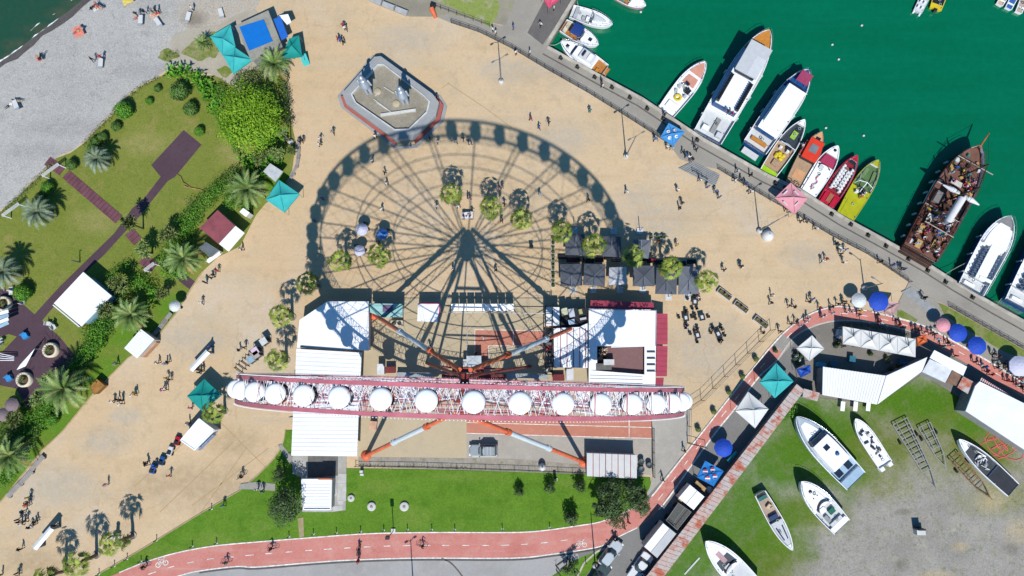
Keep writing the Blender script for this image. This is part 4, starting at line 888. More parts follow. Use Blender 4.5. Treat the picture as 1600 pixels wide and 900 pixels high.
    def shield(s, t, w, z, h=.55, sweep=.5, frame=None):
        """raked wraparound windscreen"""
        b = MB(); n = 10; V = []
        for i in range(n+1):
            a = -pi/2+pi*i/n; x = t*s.L+sweep*cos(a); y = w/2*sin(a); V += [(x, y, z), (x-.35*h-.1, y*.92, z+h)]
        b.raw(V, [(2*i, 2*i+2, 2*i+3, 2*i+1) for i in range(n)], GLS)
        if frame: b.path([V[2*i+1] for i in range(n+1)], .035, frame, n=5)
        return b.build('windscreen', s.T)
    def rail(s, t0, t1, h=.55, mat=None, inset=.08, n=10, posts=True):
        b = MB(); 
        for sg in (1, -1):
            P = [(t*s.L, sg*max(.01, s.w(t)-inset), s.sh(t)+h) for t in [t0+(t1-t0)*i/n for i in range(n+1)]]
            if sg < 0: b.build('rail', s.T); b = MB()
            b.path(P, .025, mat or CHR, n=4)
            for x, y, z in P[::2]: b.tube((x, y, z-h), (x, y, z), .018, mat or CHR, n=4)
        return b.build('rail', s.T)
    def outboard(s, y=0, mat=None):
        b = MB(); b.box((-.3, y, s.free*.5), (.5, .36, .55), mat or DKG); b.box((-.25, y, -.4), (.16, .1, .9), DKG); return b.build('outboard_motor', s.T)
    def fender(s, k=4, mat=None):
        for i in range(k):
            t = .15+.6*i/k; sg = -1 if i % 2 else 1; y = sg*(s.w(t)+.1)
            b = MB(); b.tube((t*s.L, y, s.free*.35), (t*s.L, y, s.free*.95), .12, mat or NSK, n=8); b.build('fender', s.T)
    def fit(s, seed=0):
        rg = random.Random(int(s.L*97)+seed)
        for k in range(6):
            t = .08+.84*k/5; sg = 1 if k % 2 else -1; b = MB(); b.box((t*s.L, sg*max(.05, s.w(t)-.2), s.sh(t)), (.22, .07, .08), CHR); b.build('cleat', s.T)
        for k in range(3):
            t = rg.uniform(.1, .85); y = rg.uniform(-.4, .4)*s.w(t); b = MB(); z = s.sh(t)+.03; a0 = rg.uniform(0, 6); b.path([(t*s.L+.25*cos(a0+j*.7)*(1-j*.03), y+.2*sin(a0+j*.7), z+.01*j) for j in range(14)], .03, (M('rope_pale', S('c8d0b8'), .8), DKG)[k % 2], n=4); b.build('coiled_rope', s.T)
        b = MB(); n = 16; P = [(t*s.L, max(.02, s.w(t)-.22), s.sh(t)+.012) for t in [.5+.46*i/n for i in range(n+1)]]; b.path(P, .02, M('deck_line_grey', S('9a9c9e'), .6), n=3); b.path([(x, -y, z) for x, y, z in P], .02, MATS['deck_line_grey'], n=3); b.build('deck_line', s.T)
    def mats(s, *a): return a
# --- small white cruisers at the pier
B = Boat('motor_yacht', 'white motor cruiser with grey seats, uppermost of the three at the pier', (957, 39), (893, 17), 2.35, .95)
B.hull(HWH); B.deck([(0, .08, .5, NSK), (.08, .48, .5, NSK), (.48, 1, .04, HWH)]); B.layer('cabin_top', .5, .86, .55, .95, 1.3, HWH, NSK, .15); B.shield(.5, 1.7, .95, .6, .5, CHR); B.box('seat', .12, 0, .5, 1.8, .5, .95, M('seat_grey', S('b4b8bc'), .7)); B.box('console', .42, -.45, .5, .7, .5, 1.2, HWH); B.box('seat', .32, -.45, .5, .5, .5, 1.0, M('seat_grey', S('b4b8bc'), .7)); B.layer('sunpad', .56, .8, .72, 1.3, 1.36, NSK, None, .2); B.rail(.45, .98); B.outboard()
B = Boat('motor_yacht', 'white motor cruiser with a navy blue bimini, middle of the three at the pier', (935, 71), (880, 39), 2.4, .95)
B.hull(HWH); B.deck([(0, .5, .5, TEAK), (.5, 1, .04, HWH)]); B.layer('cabin_top', .52, .9, .5, .95, 1.3, HWH, HWH, .2); B.shield(.52, 1.8, .95, .6, .5, CHR); B.roof(.26, .52, 1.9, 2.2, M('bimini_navy', S('1c3c7c', .8), .7, .1), posts=4); B.box('seat', .1, 0, .6, 1.8, .5, .95, M('seat_cream', S('d8cdb4'), .7)); B.box('hatch', .76, 0, .55, .55, 1.3, 1.36, GLS); B.rail(.5, .98)
B = Boat('motor_yacht', 'white flybridge cruiser with teak aft deck moored along the quay by the pier', (876, 65), (944, 111), 2.7, 1.05)
B.hull(HWH); B.deck([(0, .22, .55, TEAK), (.22, 1, .04, HWH)]); B.layer('cabin', .24, .68, .38, 1.05, 1.75, HWH, HWH, .08); B.layer('windscreen', .56, .72, .4, 1.1, 1.6, GLS, GLS, .25); B.layer('flybridge', .26, .55, .6, 1.75, 2.2, HWH, NSK, .05); B.box('seat', .34, 0, .6, 1.1, 2.2, 2.5, HWH); B.box('console', .48, 0, .3, .9, 2.2, 2.55, DKG); B.box('hatch', .84, 0, .5, .5, 1.2, 1.28, GLS); B.box('bathing_platform', -.03, 0, .5, 2.2, .2, .3, TEAK); B.box('table', .12, .5, .5, .7, .5, .9, ORG); B.rail(.5, .98)
# --- salmon-decked boat
SAL = M('boat_salmon', S('e0a089'), .5, .08); YEL = M('boat_yellow', S('e8cc28'), .5, .1)
B = Boat('excursion_boat', 'white open boat with salmon pink bow deck and a yellow ring in its cockpit', (1102, 97), (1041, 175), 3.1, 1.0, tb=.5)
B.hull(HWH); B.deck([(0, .5, .45, HWH), (.5, 1, .04, HWH)]); B.layer('bow_pad', .74, .985, .32, 1.05, 1.2, SAL, SAL, .02); B.layer('seat_pad', .54, .7, .6, .95, 1.12, SAL, SAL, .05); B.shield(.5, 1.6, 1.0, .55, .35, CHR); B.box('console', .46, -.6, .6, .9, .6, 1.4, DKG); B.seats(2, 2, .38, .46, 1.6, .55, NSK)
b = MB(); b.lathe((.3*B.L, 0, .6), [(.25, 0), (.55, .05), (.62, .22), (.5, .36), (.28, .3), (.25, .0)], YEL, 20); b.build('inflatable_ring', B.T); B.box('engine_cover', .14, 0, 1.2, 1.6, .55, .9, HWH); B.rail(.7, .98)
# --- big tour boats
MAR = M('boat_maroon', S('a04060', .8), .6, .1); GRYR = M('boat_grey_roof', S('cfd0d0'), .5, .05)
def tour_boat(label, bow, stern, W, kind):
    B = Boat('tour_boat', label, bow, stern, W, 1.9, .6, .55, 2.3, .92, cat='tour boat')
    B.hull(HNV, HWH, HNV)
    if kind == 'e':
        B.deck([(0, .22, .7, NSK), (.22, .78, .1, HWH), (.78, 1, .1, ORG)])
        B.layer('bow_deck', .8, .97, .75, 1.95, 2.05, HWH, HWH, .05); 
        for y in (-.42, .42): B.box('bow_hatch', .85, y, .8, .6, 2.05, 2.3, ORG)
        B.layer('cabin', .24, .79, .55, 1.85, 3.6, HNV, HWH, .02)
        b = MB(); b.box((.645*B.L, 0, 4.9), (.27*B.L, 3.5, .12), GRYR); b.box((.60*B.L, -.95, 4.9), (.17*B.L, 1.55, .13), M('boat_roof_pale', S('dadbdc'), .5, .05)); b.build('wheelhouse_roof', B.T)
        b = MB(); b.box((.645*B.L, 0, 3.6), (.25*B.L, 3.0, 1.3), GLS); b.build('wheelhouse', B.T)
        b = MB(); b.box((.37*B.L, 0, 3.6), (.27*B.L, 3.5, .14), HWH); b.build('upper_deck', B.T)
        for sg in (-1, 1):
            for k in range(14): b = MB(); x = (.25+.25*k/14)*B.L; b.box((x, sg*1.6, 3.75), (.2, .5, .45), DKG); b.box((x-.1, sg*1.6, 3.9), (.06, .5, .7), DKG); b.build('seat', B.T)
        B.box('stair', .12, -.2, 2.4, .7, 1.2, 1.5, M('boat_grey', S('9c9a96'), .7)); B.box('locker', .06, 1.0, .8, 1.0, 1.2, 1.9, HWH); B.box('locker', .06, -1.3, .8, .8, 1.2, 1.8, NSK); B.rail(.76, .99, .7); B.fender(6)
    elif kind == 'f':
        B.deck([(0, .2, .6, NSK), (.2, .72, .1, HWH), (.72, 1, .15, HNV)])
        B.layer('cabin', .16, .74, .5, 1.8, 2.9, HNV, HWH, .02)
        b = MB(); b.box((.46*B.L, -.1, 3.9), (.48*B.L, 2.9, .12), RW); b.build('canopy', B.T)
        for k in range(8): b = MB(); b.tube(((.24+.45*(k//2)/3)*B.L, (-1.35, 1.2)[k % 2], 2.8), ((.24+.45*(k//2)/3)*B.L, (-1.35, 1.2)[k % 2], 3.9), .04, CHR, n=5); b.build('canopy_post', B.T)
        b = MB(); x = .87*B.L; b.box((x, -.15, 3.0), (1.9, 1.85, .1), MAR); b.build('bow_cover', B.T)
        for sx in (-.8, .8):
            for sy in (-.9, .6): b = MB(); b.tube((x+sx, sy, 1.9), (x+sx, sy, 3.0), .03, CHR, n=5); b.build('cover_post', B.T)
        B.box('stern_bench', .08, 0, .5, 2.6, 1.3, 1.75, ORG); B.box('platform', -.05, 0, 1.0, 2.6, .5, .65, NSK); B.box('windscreen', .745, -.1, .2, 2.6, 2.0, 3.2, GLS); B.rail(.75, .99, .6); B.fender(5)
    else:
        B.deck([(0, .14, .7, NSK), (.14, .6, .5, HWH), (.6, .85, .1, HWH), (.85, 1, .1, M('boat_bow_grey', S('8c8a88'), .7))])
        B.layer('cabin_top', .56, .88, .55, 1.85, 2.15, HWH, HWH, .04)
        b = MB(); b.box((.36*B.L, -.25, 1.45), (.44*B.L, 1.5, .8), HWH); b.build('aisle', B.T)
        for sg in (-1, 1):
            for k in range(7): b = MB(); x = (.16+.4*k/7)*B.L; b.box((x, -.25+sg*1.05, 1.5), (.55, .6, .45), M('boat_seat_slate', S('5a6c84'), .6)); b.box((x-.25, -.25+sg*1.05, 1.7), (.1, .62, .6), M('boat_seat_slate', S('5a6c84'), .6)); b.build('seat', B.T)
        B.box('stern_bar', .17, -.9, .5, 1.8, 2.2, 2.35, HWH, .1); B.rail(.6, .99, .6); B.rail(.02, .6, .5, HWH); B.box('locker', .05, .5, .5, 1.6, 1.2, 1.7, HWH); B.fender(5)
    return B
tour_boat('largest white tour boat with a pale grey wheelhouse roof and dark seat rows', (1201, 48), (1106, 214), 4.7, 'e')
tour_boat('white roofed tour boat with a maroon bow cover and navy hull', (1262, 110), (1180, 230), 4.0, 'f')
tour_boat('white open tour boat with slate seat rows beside the pirate ship', (1577, 338), (1518, 452), 4.1, 'm')
B = tour_boat('blue hulled tour boat cut off by the right edge of the photo', (1665, 330), (1592, 478), 4.4, 'm')
# --- row of speed boats
LIME = M('boat_lime', S('a8d820'), .4, .08); TAN = M('boat_tan_floor', S('b89878'), .8, .12, 3); ORR = M('boat_red_orange', S('e8442a'), .45, .08); PEACH = M('boat_peach', S('e0a878'), .5, .1); CRIM = M('boat_crimson', S('c8203c'), .4, .1); ACID = M('boat_acid_yellow', S('b8b820'), .4, .1); PINKD = M('boat_raspberry', S('b83a5c'), .6, .08); OLIVE = M('boat_olive', S('5e7a4a'), .5, .1); SLATE = M('boat_slate', S('3a444c'), .6, .15, 2)
B = Boat('speed_boat', 'lime green speed boat with dark bow well and yellow float in a tan cockpit', (1257, 187), (1200, 271), 2.9, .95, tb=.45)
B.hull(LIME, HWH); B.deck([(0, .08, .1, LIME), (.08, .52, .4, TAN), (.52, .9, .35, SLATE), (.9, 1, .04, HWH)]); B.box('bow_mat', .72, -.05, 1.3, .8, .7, .82, M('mat_lime', S('a0c850'), .8)); B.shield(.52, 2.1, .95, .45, .3, HWH); B.box('engine_box', .2, 0, .9, .9, .55, .9, TAN); B.box('console', .5, -.5, .5, .8, .6, 1.2, DKG); B.seats(1, 2, .45, .45, 1.2, .5, HWH)
b = MB(); 
for k in range(9): b.ball((.33*B.L+.35*sin(k*2.1)*1.1, .5*cos(k*1.3), .85), .32, YEL, 8, .6)
b.build('yellow_float', B.T); b = MB(); P = [(.5*B.L, -1.3, .9), (.48*B.L, -1.2, 2.0), (.48*B.L, 1.2, 2.0), (.5*B.L, 1.3, .9)]; b.path(P, .05, HWH); b.build('roll_bar', B.T)
B = Boat('speed_boat', 'red orange speed boat with square hatch cover and bare tan aft deck', (1284, 206), (1240, 289), 3.0, .95, tb=.5)
B.hull(ORR, DKG); B.deck([(0, .5, .3, TAN), (.5, .82, .05, ORR), (.82, 1, .05, PEACH)]); b = MB(); b.box((.64*B.L, 0, 1.0), (.36*B.L, 2.2, .5), ORR); b.build('cover', B.T); b = MB(); b.box((.66*B.L, 0, 1.5), (1.3, 1.2, .06), M('hatch_grey', S('7c8288'), .6)); b.build('hatch', B.T); B.box('bulkhead', .46, 0, .15, 2.3, .65, 1.3, DKG); B.box('anchor', .86, 0, .5, .7, 1.05, 1.15, DKG); B.box('floor_lid', .2, 0, 1.6, 1.6, .66, .7, PEACH); b = MB(); b.path([(.02*B.L, -.9, 1), (.02*B.L, -.9, 1.6), (.02*B.L, -.2, 1.6), (.02*B.L, -.2, 1)], .05, DKG); b.path([(.02*B.L, .9, 1), (.02*B.L, .9, 1.6), (.02*B.L, .2, 1.6), (.02*B.L, .2, 1)], .05, DKG); b.build('stern_rail', B.T)
B = Boat('speed_boat', 'white speed boat with raspberry bow cushion and pink figure painted on its deck', (1309, 228), (1261, 304), 2.8, .95, tb=.5)
B.hull(HWH); B.deck([(0, .6, .06, HWH), (.6, .8, .25, PINKD), (.8, 1, .05, HWH)]); B.layer('bow_cushion', .6, .78, .35, .9, 1.1, PINKD, PINKD, .04); B.shield(.56, 2.0, .95, .4, .4, DKG); b = MB(); b.lathe((.9*B.L, 0, 1.1), [(.22, 0), (.22, .1), (.1, .12), (.001, .12)], DKG, 12); b.build('hatch', B.T)
b = MB(); rr = random.Random(4)
for k in range(16):
    x = (.12+.38*k/16)*B.L; b.box((x, .18*sin(k*.8)+rr.uniform(-.1, .1), .905), (.24, .16+.2*abs(sin(k*1.1)), .02), (PINKD, M('paint_rose', S('d08a98'), .6), M('paint_grey', S('9c9498'), .6))[k % 3], rr.uniform(-.6, .6))
b.build('painted_figure', B.T); B.box('console', .52, .4, .5, .7, .9, 1.25, NSK)
B = Boat('speed_boat', 'crimson speed boat filled with rows of white seats', (1339, 243), (1287, 324), 2.7, .9, tb=.45)
B.hull(CRIM); B.deck([(0, .28, .06, CRIM), (.28, .9, .45, M('boat_floor_red', S('8c2434'), .7)), (.9, 1, .05, CRIM)]); B.seats(8, 2, .36, .76, 1.35, .45, HWH, .36); B.seats(6, 2, .40, .70, .55, .45, HWH, .34); B.box('engine_hatch', .18, 0, 1.4, .7, .85, 1.0, M('hatch_tan', S('a86a4a'), .7))
for sg in (-1, 1): B.box('stern_cushion', .14, sg*.75, 1.7, .6, .85, 1.1, CRIM)
B.layer('bow_well', .84, .93, .3, .85, .93, DKG, DKG, .1); B.outboard(0, M('motor_blue', S('3a3a8c'), .5))
B = Boat('speed_boat', 'acid yellow speed boat with olive bow seats and a white roll bar', (1372, 250), (1320, 340), 3.0, .95, tb=.5)
B.hull(ACID); B.deck([(0, .5, .06, ACID), (.5, .9, .35, OLIVE), (.9, 1, .05, ACID)])
for sg in (-1, 1): B.box('bow_bench', .7, sg*.75, 2.6, .5, .6, .85, M('bench_olive', S('6e8a5a'), .7), -sg*.12)
b = MB(); 
for t0, t1 in ((.52, .52),): b.path([(.53*B.L, -1.35, .95), (.55*B.L, -1.1, 1.9), (.58*B.L, 0, 1.95), (.55*B.L, 1.1, 1.9), (.53*B.L, 1.35, .95)], .05, HWH); b.path([(.58*B.L, 0, 1.95), (.42*B.L, .1, 1.2)], .06, HWH); b.path([(.55*B.L, -1.1, 1.9), (.7*B.L, -1.2, 1.0)], .04, HWH); b.path([(.55*B.L, 1.1, 1.9), (.7*B.L, 1.2, 1.0)], .04, HWH)
b.build('roll_bar', B.T); B.box('console', .46, -.3, .8, 1.0, .9, 1.25, DKG); B.seats(1, 2, .42, .42, 1.0, .9, HWH); b = MB(); b.box((.16*B.L, 0, .9), (.24*B.L, 2.0, .06), ACID); b.build('sun_deck', B.T); B.rail(.55, .97, .3, CHR)
# --- pirate ship
SHB = M('ship_dark_brown', S('4a3028', .7), .7, .25, 1.2); SHD = M('ship_deck_brown', S('7c5648', .7), .8, .18, 1.5); SHR = M('ship_red_brown', S('6a3a30', .7), .7, .2); SPAR = M('ship_spar_pale', S('b8a898'), .7, .1); SAIL = M('ship_sail_white', S('e6e4e4'), .8, .05); TBL = M('ship_table_wood', S('c8a060'), .7, .2, 3)
B = Boat('pirate_ship', 'dark brown wooden pirate ship with furled white sails and crowded decks', (1530, 228), (1438, 396), 5.6, 2.4, .8, .55, 2.2, .9, cat='ship')
B.hull(SHB, SHR, SHB); B.deck([(0, .38, .3, SHD), (.38, .6, .9, SHD), (.6, 1, .35, SHD)])
b = MB(); L = B.L
for k in range(3): b.box((-.35-.45*k, 0, 1.2-.3*k), (.4, 5.0-.1*k, .5), SHB)
b.build('stern_gallery', B.T)
def mastx(t, y, h0, h1, r, mat=SPAR):
    b = MB(); b.tube((t*L, y, h0), (t*L, y, h1), r, mat, r*.6, n=8); b.build('mast', B.T)
mastx(.72, 0, 2, 8.5, .14, SHB); mastx(.5, 0, 1.5, 9.5, .16, SHB); mastx(.22, 0, 2, 7.5, .13, SHB)
for t, z, l, r, mat, rz in ((.78, 4.6, 5.6, .08, SPAR, .0), (.2, 4.2, 4.6, .08, SPAR, 0)):
    b = MB(); b.tube((t*L, -l/2, z), (t*L, l/2, z), r, mat, n=6); b.build('yard', B.T)
b = MB()
for sg in (-1, 1):
    V = [(.5*L, sg*.4, 5.3), (.5*L, sg*1.5, 5.2), (.5*L, sg*2.9, 5.1)]
    for (p, q, r1, r2) in ((V[0], V[1], .22, .4), (V[1], V[2], .4, .1)): b.tube(p, q, r1, SAIL, r2, n=8)
b.build('furled_sail', B.T)
b = MB(); b.tube((.485*L, -.4, 5.0), (.25*L, -.35, 4.6), .55, SAIL, .52, n=12); b.build('mainsail_cover', B.T)
b = MB(); b.tube((.98*L, 0, 2.7), (1.1*L, 0, 3.4), .16, M('bowsprit_rust', S('a8643c'), .7), .08, n=7); b.build('bowsprit', B.T)
for t, y, l, w_, z in ((.64, .3, .8, 1.7, 2.1), (.28, 1.3, 1.5, .8, 2.1), (.12, -1.2, 1.6, .8, 2.1), (.18, 1.6, 1.4, .7, 2.1), (.06, .9, 1.3, .8, 2.1), (.6, -2.0, .9, 1.0, 2.1), (.74, 2.0, 1.4, .6, 2.1), (.34, -1.7, 1.2, .7, 2.1)):
    b = MB(); b.box((t*L, y, z+.35), (l, w_, .06), (TBL, M('cloth_white', S('dcd6cc'), .8), TBL)[int(t*100) % 3]); b.box((t*L, y, z), (.12, .12, .36), SHB); b.build('table', B.T)
b = MB()
for t in (.39, .59): b.box((t*L, 0, 2.2), (.14, 4.6, .5), SHR)
b.box((.47*L, 1.6, 1.6), (1.8, 1.0, .9), M('ship_grey_box', S('8a8480'), .8)); b.box((.52*L, -1.5, 1.6), (1.2, .8, .8), SHB); b.box((.44*L, -.3, 1.5), (1.1, .9, .5), SHB, .5); b.build('deck_house', B.T)
for t, tt in ((.72, .66), (.5, .44), (.22, .16)):
    b = MB()
    for sg in (-1, 1):
        for k in range(4): b.tube((t*L, 0, 7.0 if t < .7 else 8), ((tt+.035*k)*L, sg*B.w(tt)*.97, 2.5), .022, SHB, n=3, cap=False)
        for q in range(1, 7): f = q/7; b.tube((tt*L+(t-tt)*L*f, sg*B.w(tt)*.97*(1-f), 2.5+4.6*f), ((tt+.105)*L+(t-tt-.105)*L*f, sg*B.w(tt)*.97*(1-f), 2.5+4.6*f), .015, SHB, n=3, cap=False)
    b.build('rigging', B.T)
b = MB(); b.tube((.72*L, 0, 8.3), (1.09*L, 0, 3.4), .025, SHB, n=3); b.tube((.72*L, 0, 8.3), (.5*L, 0, 9.3), .025, SHB, n=3); b.tube((.5*L, 0, 9.3), (.22*L, 0, 7.4), .025, SHB, n=3); b.build('stay', B.T)
rr = random.Random(21)
for k in range(26):
    t = rr.choice((rr.uniform(.03, .36), rr.uniform(.62, .9))); y = rr.uniform(-.85, .85)*B.w(t)*.9; z = 2.1 if t < .5 else 2.05
    b = MB(); b.box((t*L, y, z), (rr.uniform(.3, .8), rr.uniform(.25, .6), rr.uniform(.25, .5)), (SHB, TBL, NSK, M('ship_cushion_red', S('9c3440'), .8), M('ship_cushion_teal', S('3c8480'), .8), SHR)[k % 6], rr.uniform(0, 3)); b.build('deck_gear', B.T)
for k in range(6): b = MB(); t = .05+.05*k; b.box((t*L, B.w(t)*.86, 2.1), (.7, .45, .4), SHR); b.box((t*L, -B.w(t)*.86, 2.1), (.7, .45, .4), SHR); b.build('bench', B.T)
B.rail(.0, .38, .6, SHB); B.rail(.6, .97, .6, SHB)
b = MB()
for k in range(12):
    a = k*pi/6; c = Vector((.76*L, .3, 2.15)); b.tube(c, c+Vector((cos(a)*.75, sin(a)*.75, .25+.1*(k % 3))), .09, DKG, .03, n=4)
b.ball((.76*L, .3, 2.4), .2, YEL, 8); b.build('deck_sculpture', B.T)
for k in range(8):
    t = .08+.1*k; b = MB(); sg = 1; y = B.w(t)+.18; b.tube((t*L, y, .8), (t*L, y, 1.7), .16, NSK, n=8); b.build('fender', B.T)
# --- craft cut by the top edge
B = Boat('motor_boat', 'white and pink boat tip cut off by the top edge of the photo', (1009, 10), (962, -12), 2.2, .8); B.hull(M('boat_pink_hull', S('d8a8ac'), .4), HWH); B.deck([(0, .5, .4, TEAK), (.5, 1, .05, HWH)]); B.layer('cabin_top', .5, .9, .4, .8, 1.1, HWH, HWH, .2); B.box('seat', .3, 0, .5, 1.4, .4, .8, M('seat_teal', S('5a9c98'), .6))
B = Boat('pontoon_boat', 'white pontoon boat at the top edge beside a yellow inflatable', (1462, -38), (1434, 18), 1.5, .5, tb=.9); B.hull(NSK); B.deck([(0, 1, .04, NSK)]); B.seats(2, 2, .1, .25, .6, .5, HWH, .3, False)
for sg in (-1, 1):
    b = MB(); b.tube((-.4, sg*.5, .25), (.5, sg*.5, .25), .16, HWH, n=8); b.build('float', B.T)
B = Boat('inflatable_boat', 'yellow inflatable boat at the top edge with a dark well', (1480, -38), (1462, 14), 2.0, .5, tb=.75); B.hull(YEL); B.deck([(0, .15, .04, YEL), (.15, .6, .3, DKG), (.6, 1, .04, YEL)]); B.outboard()
for i, (x, hc, nm) in enumerate(((1562, 'd8b898', 'peach'), (1573, '3a6cb0', 'blue'), (1586, 'c8b0a0', 'beige'))):
    B = Boat('rowing_boat', 'small %s decked boat in the row at the top right corner' % nm, (x+32, -44), (x+i*3, 7+i*6), 1.15, .5, tb=.8); mm = M('boat_deck_'+nm, S(hc), .6, .15); B.hull(HWH); B.deck([(0, 1, .06, mm)])
    for k in range(4): B.box('thwart', .12+.2*k, 0, .25, .9, .45, .52, HWH)
# --- boats laid up on the boatyard grass
def cradle(B, m=None):
    for t in (.2, .6):
        b = MB(); w_ = B.w(t)*1.6
        b.box((t*B.L, 0, -B.draft+.02), (.18, w_, .16), WALLG)
        for sg in (-1, 1): b.tube((t*B.L, sg*w_/2, -B.draft), (t*B.L, sg*w_*.42, .1), .05, WALLG, n=5)
        b.build('cradle', B.T)
PBL = M('boat_pale_blue', S('a8c4d8'), .4, .06)
B = Boat('cabin_cruiser', 'large pale blue and white cabin cruiser laid up by the rusty wall', (1243, 651), (1338, 752), 3.8, 1.5, .9, .45, 2.2, .9, yard=True, cat='boat', group=None)
B.hull(PBL, HWH, PBL); B.deck([(0, .1, .1, PBL), (.1, .26, .6, PBL), (.26, 1, .05, M('boat_deck_grey', S('b0bcc4'), .6))]); B.layer('foredeck', .62, .9, .55, 1.5, 1.75, HWH, HWH, .08); B.layer('cabin', .26, .64, .45, 1.5, 2.4, HWH, HWH, .04); B.layer('windscreen', .58, .7, .5, 1.6, 2.32, GLS, GLS, .15); B.box('hatch', .53, 0, .7, .8, 2.4, 2.45, GLS); b = MB(); b.lathe((.4*B.L, -.5, 2.4), [(.3, 0), (.26, .2), (.001, .26)], M('radar_blue', S('3a6c9c'), .5), 14); b.build('radar', B.T)
for sg in (-1, 1): B.box('cockpit_well', .18, sg*.9, 1.0, 1.0, .92, .97, GLS)
cradle(B); B.rail(.5, .98, .5)
B = Boat('catamaran_dinghy', 'small cluttered white open boat with a notched stern on the grass', (1336, 654), (1384, 727), 2.2, .8, .45, .5, 2.4, .95, yard=True)
B.hull(HWH, HWH, M('boat_teal_bottom', S('7cb0b0'), .5)); B.deck([(0, .8, .3, HWH), (.8, 1, .05, HWH)])
rr = random.Random(9)
for k in range(14): B.box('deck_gear', .2+.045*k, rr.uniform(-.6, .6), rr.uniform(.2, .7), rr.uniform(.15, .5), .52, rr.uniform(.65, 1.0), (DKG, HWH, M('gear_brown', S('6c5c54'), .8), SLATE)[k % 4], rr.uniform(0, 3))
for sg in (-1, 1): B.box('stern_float', -.03, sg*.68, .6, .62, -.1, .75, HWH)
cradle(B)
B = Boat('cabin_cruiser', 'rounded white sport cruiser with arched windscreen on the yard grass', (1251, 752), (1316, 824), 3.2, 1.3, .8, .42, 2.3, .88, yard=True)
B.hull(HWH); B.deck([(0, .1, .1, HWH), (.1, .45, .5, NSK), (.45, 1, .04, HWH)]); B.layer('cabin_top', .46, .9, .6, 1.3, 1.5, HWH, HWH, .15); B.shield(.46, 2.3, 1.3, .6, .9, CHR); B.box('seat', .3, -.5, .7, .9, .8, 1.25, M('seat_green', S('1c6c54'), .6)); B.box('console', .42, .5, .7, .9, .8, 1.5, HWH); B.box('seat', .13, 0, .5, 2.0, .8, 1.2, NSK); B.box('seat', .25, .7, 1.0, .5, .8, 1.2, M('seat_grey2', S('9ca0a4'), .7)); b = MB(); b.lathe((.78*B.L, 0, 1.5), [(.26, 0), (.2, .08), (.001, .08)], GLS, 14); b.build('hatch', B.T)
for t, y in ((.66, .35), (.66, -.35)): B.box('vent', t, y, .12, .12, 1.5, 1.6, DKG)
cradle(B); B.rail(.5, .98, .45)
B = Boat('open_boat', 'narrow white boat with navy cushions pointing down at the yard', (1238, 860), (1188, 771), 2.0, .9, .5, .5, 2.0, .8, yard=True)
B.hull(HWH, HWH, HWH); B.deck([(0, .5, .45, M('boat_cock', S('b8a08c'), .7)), (.5, .9, .1, NSK), (.9, 1, .05, HWH)]); B.box('seat', .42, 0, .6, 1.3, .5, .95, M('seat_navy', S('24406c'), .6)); B.box('seat', .08, 0, .5, 1.3, .5, .9, M('seat_teal2', S('24706c'), .6)); B.box('gear', .25, .2, .6, .7, .5, .9, M('gear_cream', S('d8c098'), .7), .4)
for sg in (-1, 1): B.box('side_cushion', .7, sg*.38, 1.9, .16, .85, 1.0, M('seat_navy', S('24406c'), .6), -sg*.1)
cradle(B)
B = Boat('open_boat', 'white speed boat with a long black cockpit near the red hose', (1497, 686), (1584, 766), 2.5, 1.0, .6, .42, 2.0, .92, yard=True)
B.hull(HWH); B.deck([(0, .36, .12, M('boat_black_deck', S('34363c'), .7)), (.36, .82, .35, M('boat_charcoal', S('44484e'), .7, .2, 3)), (.82, 1, .05, HWH)])
b = MB(); rr = random.Random(3)
for k in range(12): 
    p = Vector(((.45+.2*rr.random())*B.L, rr.uniform(-.7, .7), .75)); b.path([p, p+Vector((rr.uniform(-.8, .8), rr.uniform(-.6, .6), .2)), p+Vector((rr.uniform(-.8, .8), rr.uniform(-.6, .6), .05))], .07, (HWH, NSK)[k % 2], n=5)
b.build('rope_heap', B.T); cradle(B)
B = Boat('cabin_cruiser', 'white boat with a dark foredeck and pink hatch at the bottom edge', (1102, 845), (1180, 925), 3.4, 1.4, .8, .42, 2.2, .9, yard=True)
B.hull(HWH); B.deck([(0, .45, .5, NSK), (.45, 1, .04, HWH)]); B.layer('foredeck', .52, .92, .5, 1.4, 1.5, SLATE, M('foredeck_slate', S('4c525a'), .6), .05); B.box('hatch', .68, 0, 1.7, .7, 1.5, 1.56, M('hatch_pink', S('c8a0a4'), .6)); B.box('seat', .52, .3, .7, .9, 1.4, 1.7, NSK); B.shield(.5, 2.4, 1.4, .5, .5, CHR); cradle(B)
for bb_ in BOATS: bb_.fit()
